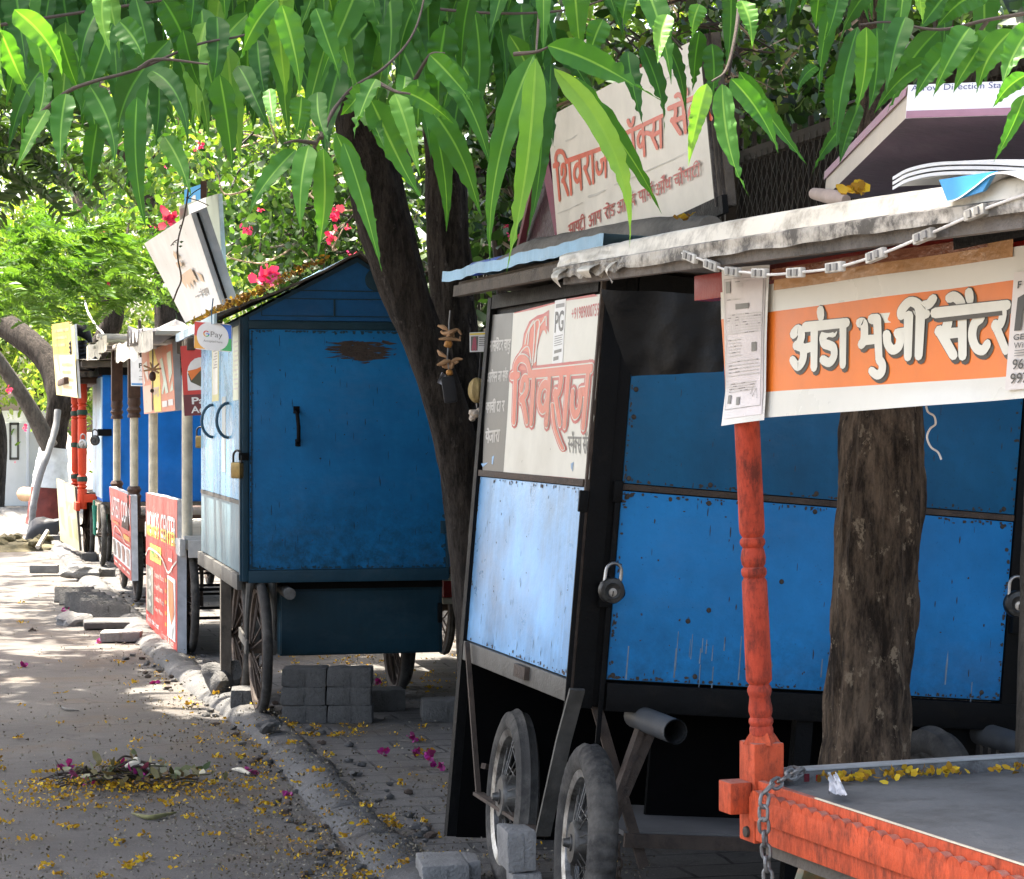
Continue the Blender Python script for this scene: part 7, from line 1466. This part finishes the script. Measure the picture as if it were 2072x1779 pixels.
# pale blocks at the nearest cart
bx = P(1056, 1750, 6.62); yb = .28
for k, (lab, dz) in enumerate((('pale prop block, third from the top under the iron guard', -.02), ('pale prop block in the middle of the leaning prop stack', .082), ('topmost pale prop block under the corner of the iron guard', .184))):
    block(lab, (bx.x + .015 * (k % 2) - .008 * k, 6.62 + .01 * k,   .03 + (dz + .02) * 1.22), (.088, .15, .12), yb + .1 * k - .25, BLOCKL, 'pale blocks propping the iron guard')
block('pale notched block lying on the pavement left of the front wheel', (P(892, 1790, 7.5).x, 7.62, .03), (.16, .24, .085), .15, BLOCKL, None, 'paver_block', True)
# leaning row of pavers along the kerb
for i in range(7):
    Y = 20.4 - i * .34; c = G(150 + i * 6.5, 870 + CAMH * F / Y)
    block('%s of seven pavers in the leaning row by the kerb' % ('farthest', 'second farthest', 'third farthest', 'fourth and middle one', 'third nearest', 'second nearest', 'nearest')[i], (c.x + .0 + .02 * i, Y, -.01), (.36, .10, .15), R_(4), BLOCK, 'pavers leaning in a row by the kerb', pitch=R_(-24))
for lab, u, v, sz, yw, m in (('flat sunlit paver slab lying on the road before the red menu board', 246, 1298, (.30, .30, .07), .1, BLOCKL), ('flat grey slab behind the sunlit paver slab', 215, 1270, (.36, .5, .05), .2, BLOCK), ('sunlit paver by the kerb beside the far spoked wheels', 90, 1165, (.30, .2, .09), .1, BLOCKL), ('grey block under the wheels with pale rims', 180, 1140, (.18, .2, .12), .2, BLOCK), ('dark block beside the far wheels near the tilted red board', 200, 1172, (.34, .2, .10), .1, BLOCK), ('dark block by the foot of the yellowish painted board', 113, 1102, (.22, .2, .10), .1, BLOCK)):
    p = G(u, v); block(lab, (p.x, p.y, .01 if u > 120 else .03), sz, yw, m)
def rock(label, c, r, m, sc=(1, 1, .6), seed=1):
    mb = MB(); mb.blob((0, 0, r * sc[2] * .55), r, m, 3, sc, .55, seed, 2.5); o = mb.build('stone', None, 30); o.location = c; tag(o, label, 'stone'); return o
rock('broken pale stone on the road beside the flat grey slab', G(152, 1266), .10, BLOCKL, (1.5, 1, .7), 3); rock('dark lump of rubble on the kerb by the spoked wheel', V(P(452, 1410, 12.9).x, 12.95, .08), .12, BLOCK, (1, 1, .9), 6); rock('small dark stone at the kerb in front of the block stack', G(545, 1478, .08), .05, BLOCK, (1.2, 1, .7), 8); rock('small stone by the tilted red price board', G(248, 1240), .07, BLOCKL, (1.5, 1, .5), 11); rock('sunlit broken lump of kerb near the pale rimmed wheels', G(165, 1166, .05), .13, BLOCKL, (1.6, 1, .6), 14)
mb = MB(); mb.blob((0, 0, .13), .3, plain('dark_slab', (.03, .032, .035), .6, .3, 6), 3, (1.1, .5, .55), .5, 5, 2); o = mb.build('slab', None, 30); o.location = (P(93, 1060, 31.5).x, 31.5, .03); o.rotation_euler = (0, R_(-24), 0); tag(o, 'black jagged slab leaning at the red painted tree foot', 'slab')
mb = MB(); pp = catmull([P(64, 1064, 31.8), P(68, 1020, 31.8), P(80, 965, 31.9), P(96, 920, 32), P(112, 868, 32.2), P(117, 830, 32.3)], 6); mb.tube(pp, [.05 + .012 * mnoise.noise(V(i * .7, 0, 0)) for i in range(len(pp))], plain('mottled_pole', (.22, .22, .215), .7, .7, 3, dirt=.5, dcol=(.03, .03, .03), dscale=3), 10); tag(mb.build('leaning_pole'), 'crooked grey and black pole leaning against the painted tree', 'pole')
mb = MB(); c = G(20, 1112); 
mb.blob(c, .5, plain('dry_leaf_heap', (.11, .095, .05), .95, .5, 20, bump=1), 3, (1.2, 1.2, .22), .3, 2)
for k in range(40): mb.blob(c + V(random.uniform(-.45, .45), random.uniform(-.45, .45), .05 + abs(random.gauss(0, .05))), random.uniform(.05, .12), plain('dry_leaf_heap', (.11, .095, .05), .95, .5, 20, bump=1), 1, (1, 1, .6), .6, k)
tag(mb.build('leaf_heap'), 'brownish heap of swept dry leaves on the road at the far left edge', 'litter heap')
mb = MB(); mb.tube([P(76, 1108, 26.5) + V(0, 0, 0), P(96, 1075, 26.8)], .03, plain('pale_stick', (.36, .34, .3), .8), 6); tag(mb.build('stick'), 'pale stick resting across the kerb by the leaf heap', 'stick')

# yellow petals, grit and dry leaf bits
rng = np.random.default_rng(77)
def kx(y): return np.interp(y, [p.y for p in kerb_c], [p.x for p in kerb_c])
def zsurf(x, y):
    d = x - kx(y); return np.where(np.abs(d) < .14, .088 * np.cos(np.clip(d / .15, -1, 1) * 1.5) + .012, np.where(d > 0, .036, .006))
def scatter(n, dens):
    out = []
    while len(out) < n:
        v = rng.uniform(1120, 1800); u = rng.uniform(-20, 1320); Y = CAMH * F / (v - VH); X = (u - CU) / F * Y
        if rng.uniform() < dens(X, Y, u, v) : out.append((X, Y))
    return np.array(out)
HEAP = G(255, 1590)
def dens(X, Y, u, v):
    d = X - kx(Y); q = .05
    if -.75 < d < -.08 and v > 1340: q = .5 * math.exp(-(d + .2) ** 2 / .035)+.05
    if d > .1: q = .10
    if (X - HEAP.x) ** 2 / .30 + (Y - HEAP.y) ** 2 / .5 < 1: q = 1
    if d > .1 and 13.0 < Y < 15.5 and u > 560: q = 1.0
    if d > .1 and 11.2 < Y < 11.75 and 570 < u < 760: q = 1.0
    q *= .35 + 1.0 * max(0, mnoise.noise(V(X * 2.2, Y * 1.1, 0)) + .35)
    return min(1, q) * min(1, (12 / Y) ** 2 * 1.2)
PETAL = leaf_mat('yellow_petal', [(.20, .10, .02), (.46, .24, .02), (.58, .34, .02), (.68, .46, .04), (.30, .14, .02)], .15, .7, .15)
def petals(name, label, xy, size, mat, per=3, org=(0, 0, 0), kind='stuff', zoff=None, spread=.012, parent=None, cat=None):
    n = len(xy); z = zsurf(xy[:, 0], xy[:, 1]) if zoff is None else np.full(n, zoff)
    p = np.stack([xy[:, 0], xy[:, 1], z], 1); p = np.repeat(p, per, 0) + np.concatenate([rng.normal(size=(n * per, 2)) * spread, np.abs(rng.normal(size=(n * per, 1))) * spread * .4], 1)
    d = rng.normal(size=(n * per, 3)); d[:, 2] = np.abs(d[:, 2]) * .45 + .05
    o = leaf_cloud(name, p - np.array(org), size, size * .8, [mat], parent, -.0, None, rng, .4, d * 5)
    if parent is None: tag(o, label, cat or 'petals', kind=kind)
    return o
xy = scatter(750, dens); petals('fallen_petals', 'small yellow flower petals scattered over the road, kerb and pavement', xy, .0125, PETAL, 5, spread=.014)
xyc = scatter(110, lambda X, Y, u, v: min(1, (.5 if v > 1380 else .1) * (1 if X < kx(Y) - .05 or u > 560 else .3))); petals('petal_clumps', 'small crushed clumps of yellow flowers lying on the road and pavement', xyc, .017, PETAL, 12, spread=.016)
xy2 = scatter(4200, lambda X, Y, u, v: min(1, (.16 + 1.1 * math.exp(-((X - kx(Y)) + .28) ** 2 / .06) + .9 * max(0, mnoise.noise(V(X * 1.4, Y * .8, 5)))) * (11 / Y) ** 2)); petals('grit', 'fine grit and dry leaf bits strewn over the road and pavement', xy2, .010, leaf_mat('grit', [(.05, .04, .03), (.16, .13, .10), (.30, .27, .22), (.09, .06, .03)], .05, .9, .1), 2, spread=.02)
def pet_at(name, label, pts, size, per, spread, cat='petals', mat=PETAL):
    p = np.repeat(np.array([tuple(q) for q in pts]), per, 0); p = p + rng.normal(size=p.shape) * spread * np.array([1, 1, .35]); p[:, 2] += .006
    d = rng.normal(size=p.shape); d[:, 2] = np.abs(d[:, 2]) * .6 + .1
    tag(leaf_cloud(name, p, size, size * .8, [mat], None, 0, None, rng, .4, d * 5), label, cat, kind='stuff')
rb = random.Random(4); mb = MB()
for i in range(260):
    Y = 7.2 + 14 * rb.random() ** 1.6; X = float(kx(Y)) + rb.choice([-1, 1]) * (.12 + abs(rb.gauss(0, .09))); r = rb.uniform(.006, .024)
    mb.blob((X, Y, (.035 if X > kx(Y) else .004) + r * .3), r, BLOCK if rb.random() < .7 else RUSTIRON, 1, (1.2, 1, .7), .6, i, 4)
tag(mb.build('rubble'), 'loose crumbs of stone and earth along both sides of the kerb', 'rubble', kind='stuff')
pts = []
for s_ in np.linspace(0, 1, 60):
    x = .12 + s_ * 1.2; k = .9 if (.0 < s_ < .30) else .5 if .42 < s_ < .62 else .12
    if random.random() < k: pts.append(MBF @ V(x, -.03 - abs(random.gauss(0, .02)), .814))
pet_at('table_petals', 'yellow petals gathered along the back rim of the grey table top', pts, .016, 7, .012)
pts = [M2 @ V(*(lambda s, t: (-.13 + .62 * t, .0 + s * 1.9, 1.468 + .33 * t))(random.random(), abs(random.gauss(0, .32)) % 1)) for _ in range(150)]
pts += [M2 @ V(-.1 + .6 * t, -.08, 1.475 + .31 * t) for t in np.linspace(0, .9, 40)]; pet_at('roof_petals', 'drift of orange yellow petals and dry leaves on the gabled roof', pts, .022, 4, .022, mat=leaf_mat('dry_petal', [(.16, .07, .02), (.40, .18, .02), (.55, .30, .03), (.10, .06, .03)], .1, .7, .2))
pts = [P(u, v, Y) for u, v, Y in ((1735, 392, 4.35), (1745, 387, 4.35), (1728, 396, 4.37), (1930, 425, 3.75), (2005, 398, 3.7), (2020, 402, 3.7), (2045, 392, 3.68), (2062, 388, 3.68), (1380, 445, 6.8), (1068, 512, 8.6))]; pet_at('ledge_petals', 'few yellow petals caught on the white roof and the shop sign foot', pts, .02, 9, .010)

# litter heap
hp = thing('litter_heap', 'swept heap of twigs, yellow petals, dry leaves and magenta flowers on the road', 'litter heap', HEAP); random.seed(12)
mb = MB()
for k in range(120):
    a = random.uniform(0, 6.28); r = abs(random.gauss(0, .13)); c = V(r * 1.5 * math.cos(a), r * .75 * math.sin(a), .012 + max(0, .11 - .4 * r) * random.random()); th = random.gauss(.1, .9); L = random.uniform(.02, .08) if k > 7 else random.uniform(.12, .22)
    d = V(math.cos(th), math.sin(th) * .6, random.uniform(-.12, .2)); pp = catmull([c - d * L, c + V(0, 0, .015) , c + d * L + V(0, random.uniform(-.02, .02), 0)], 4); mb.tube(pp, [random.uniform(.0025, .005)] * len(pp), TWIG if k % 3 else plain('olive_twig', (.06, .06, .03), .9), 5)
mb.tube([V(-.30, -.02, .03), V(-.31, -.03, .12), V(-.26, -.02, .04)], .003, TWIG, 5); mb.build('twigs', hp)
q = rng.normal(size=(170, 2)) * np.array([.24, .12]) + np.array([.03, -.10]); petals('petals', None, q, .014, PETAL, 4, zoff=.02, parent=hp, spread=.02)['kind'] = 'stuff'
q = rng.normal(size=(110, 3)) * np.array([.17, .09, .02]); q[:, 2] = np.abs(q[:, 2]) + .05
leaf_cloud('dry_leaves', q, .05, .026, [leaf_mat('dry_leaf', [(.30, .27, .15), (.16, .09, .04), (.07, .10, .04), (.4, .36, .26)], .1, .7, .2)], hp, 0, None, rng)
q = np.array([(.04, -.06, .07), (.06, -.05, .08), (.10, -.03, .07), (-.02, .05, .09), (.0, .03, .08), (-.22, -.03, .06), (-.15, -.11, .04), (.14, .03, .07)]); q = np.repeat(q, 4, 0) + rng.normal(size=(32, 3)) * .010
leaf_cloud('blossoms', q, .030, .028, [leaf_mat('fallen_magenta', [(.26, .015, .14), (.45, .03, .28), (.22, .05, .13)], .2, .5, .2)], hp, 0, None, rng)
mb = MB(); pod = plain('pale_pod', (.50, .46, .36), .7, .2, 20)
for pts in ([V(.02, .03, .10), V(.05, .01, .11), V(.06, -.02, .08)], [V(.0, -.03, .09), V(.05, -.02, .10), V(.11, -.03, .08)], [V(.1, .03, .08), V(.14, .02, .08), V(.18, .0, .07)]): mb.tube(catmull(pts, 4), [.006, .012, .016, .018, .016, .012, .010, .006, .004], pod, 7)
mb.build('pods', hp)
FM = MATS['fallen_magenta']
for (u, v, lab) in ((508, 1568, 'magenta flower with a pale stalk on the road right of the litter heap'), (581, 1615, 'magenta flower on the road against the kerb foot'), (775, 1531, 'magenta flower on the pavement below the block stack'), (843, 1530, 'one of two magenta flowers side by side on the pavement, the brighter left one'), (867, 1535, 'one of two magenta flowers side by side on the pavement, the right one'), (836, 1500, 'magenta flower highest of those on the open pavement'), (893, 1558, 'magenta flower closest to the black cart leg'), (875, 1550, 'pale withered magenta flower on the pavement'), (765, 1388, 'magenta flower on sunlit petals behind the block stack'), (49, 1350, 'magenta flower on the sunlit road at the left edge'), (312, 1384, 'magenta flower on the road left of the kerb bend'), (201, 1302, 'magenta flower before the flat sunlit paver slab'), (132, 1240, 'magenta flower left of the leaning paver row'), (135, 1557, 'magenta flower at the left end of the litter heap'), (40, 1108, 'magenta flower by the far leaf heap')):
    p = G(u, v, .035 if u > 700 else .0); q = rng.normal(size=(9, 3)) * np.array([.009, .009, .006]) + np.array([0, 0, .016]); o = leaf_cloud('fallen_flower', q, .027, .026, [FM], None, -.2, None, rng); o.location = p; tag(o, lab, 'flower', 'fallen magenta flowers')
mb = MB(); mb.tube(catmull([G(470, 1562, 0) + V(0, 0, .012), G(485, 1566, 0) + V(0, 0, .02), G(505, 1572, 0) + V(0, 0, .014)], 4), [.004, .006, .008, .01, .012, .012, .010, .008, .006], pod, 7); tag(mb.build('seed_pod'), 'pale curved seed pod touching a magenta flower on the road', 'seed pod')
for lab, pts, r, m in (('short cracked twig on the road left of the kerb bend', [(120, 1432), (135, 1440), (160, 1442)], .008, GREYIRON), ('yellow green pod husk lying on the road below the litter heap', [(268, 1652), (300, 1660), (330, 1656), (356, 1650)], .011, plain('husk', (.16, .15, .06), .8, .4, 20)), ('dark leaf curl on the road before the sunlit strip', [(58, 1280), (66, 1274), (72, 1278)], .012, TWIG)):
    mb = MB(); pp = catmull([G(*q) + V(0, 0, .012) for q in pts], 5); mb.tube(pp, [r * (.4 + .6 * math.sin(3.14 * i / (len(pp) - 1))) for i in range(len(pp))], m, 7); tag(mb.build('twig'), lab, 'twig')
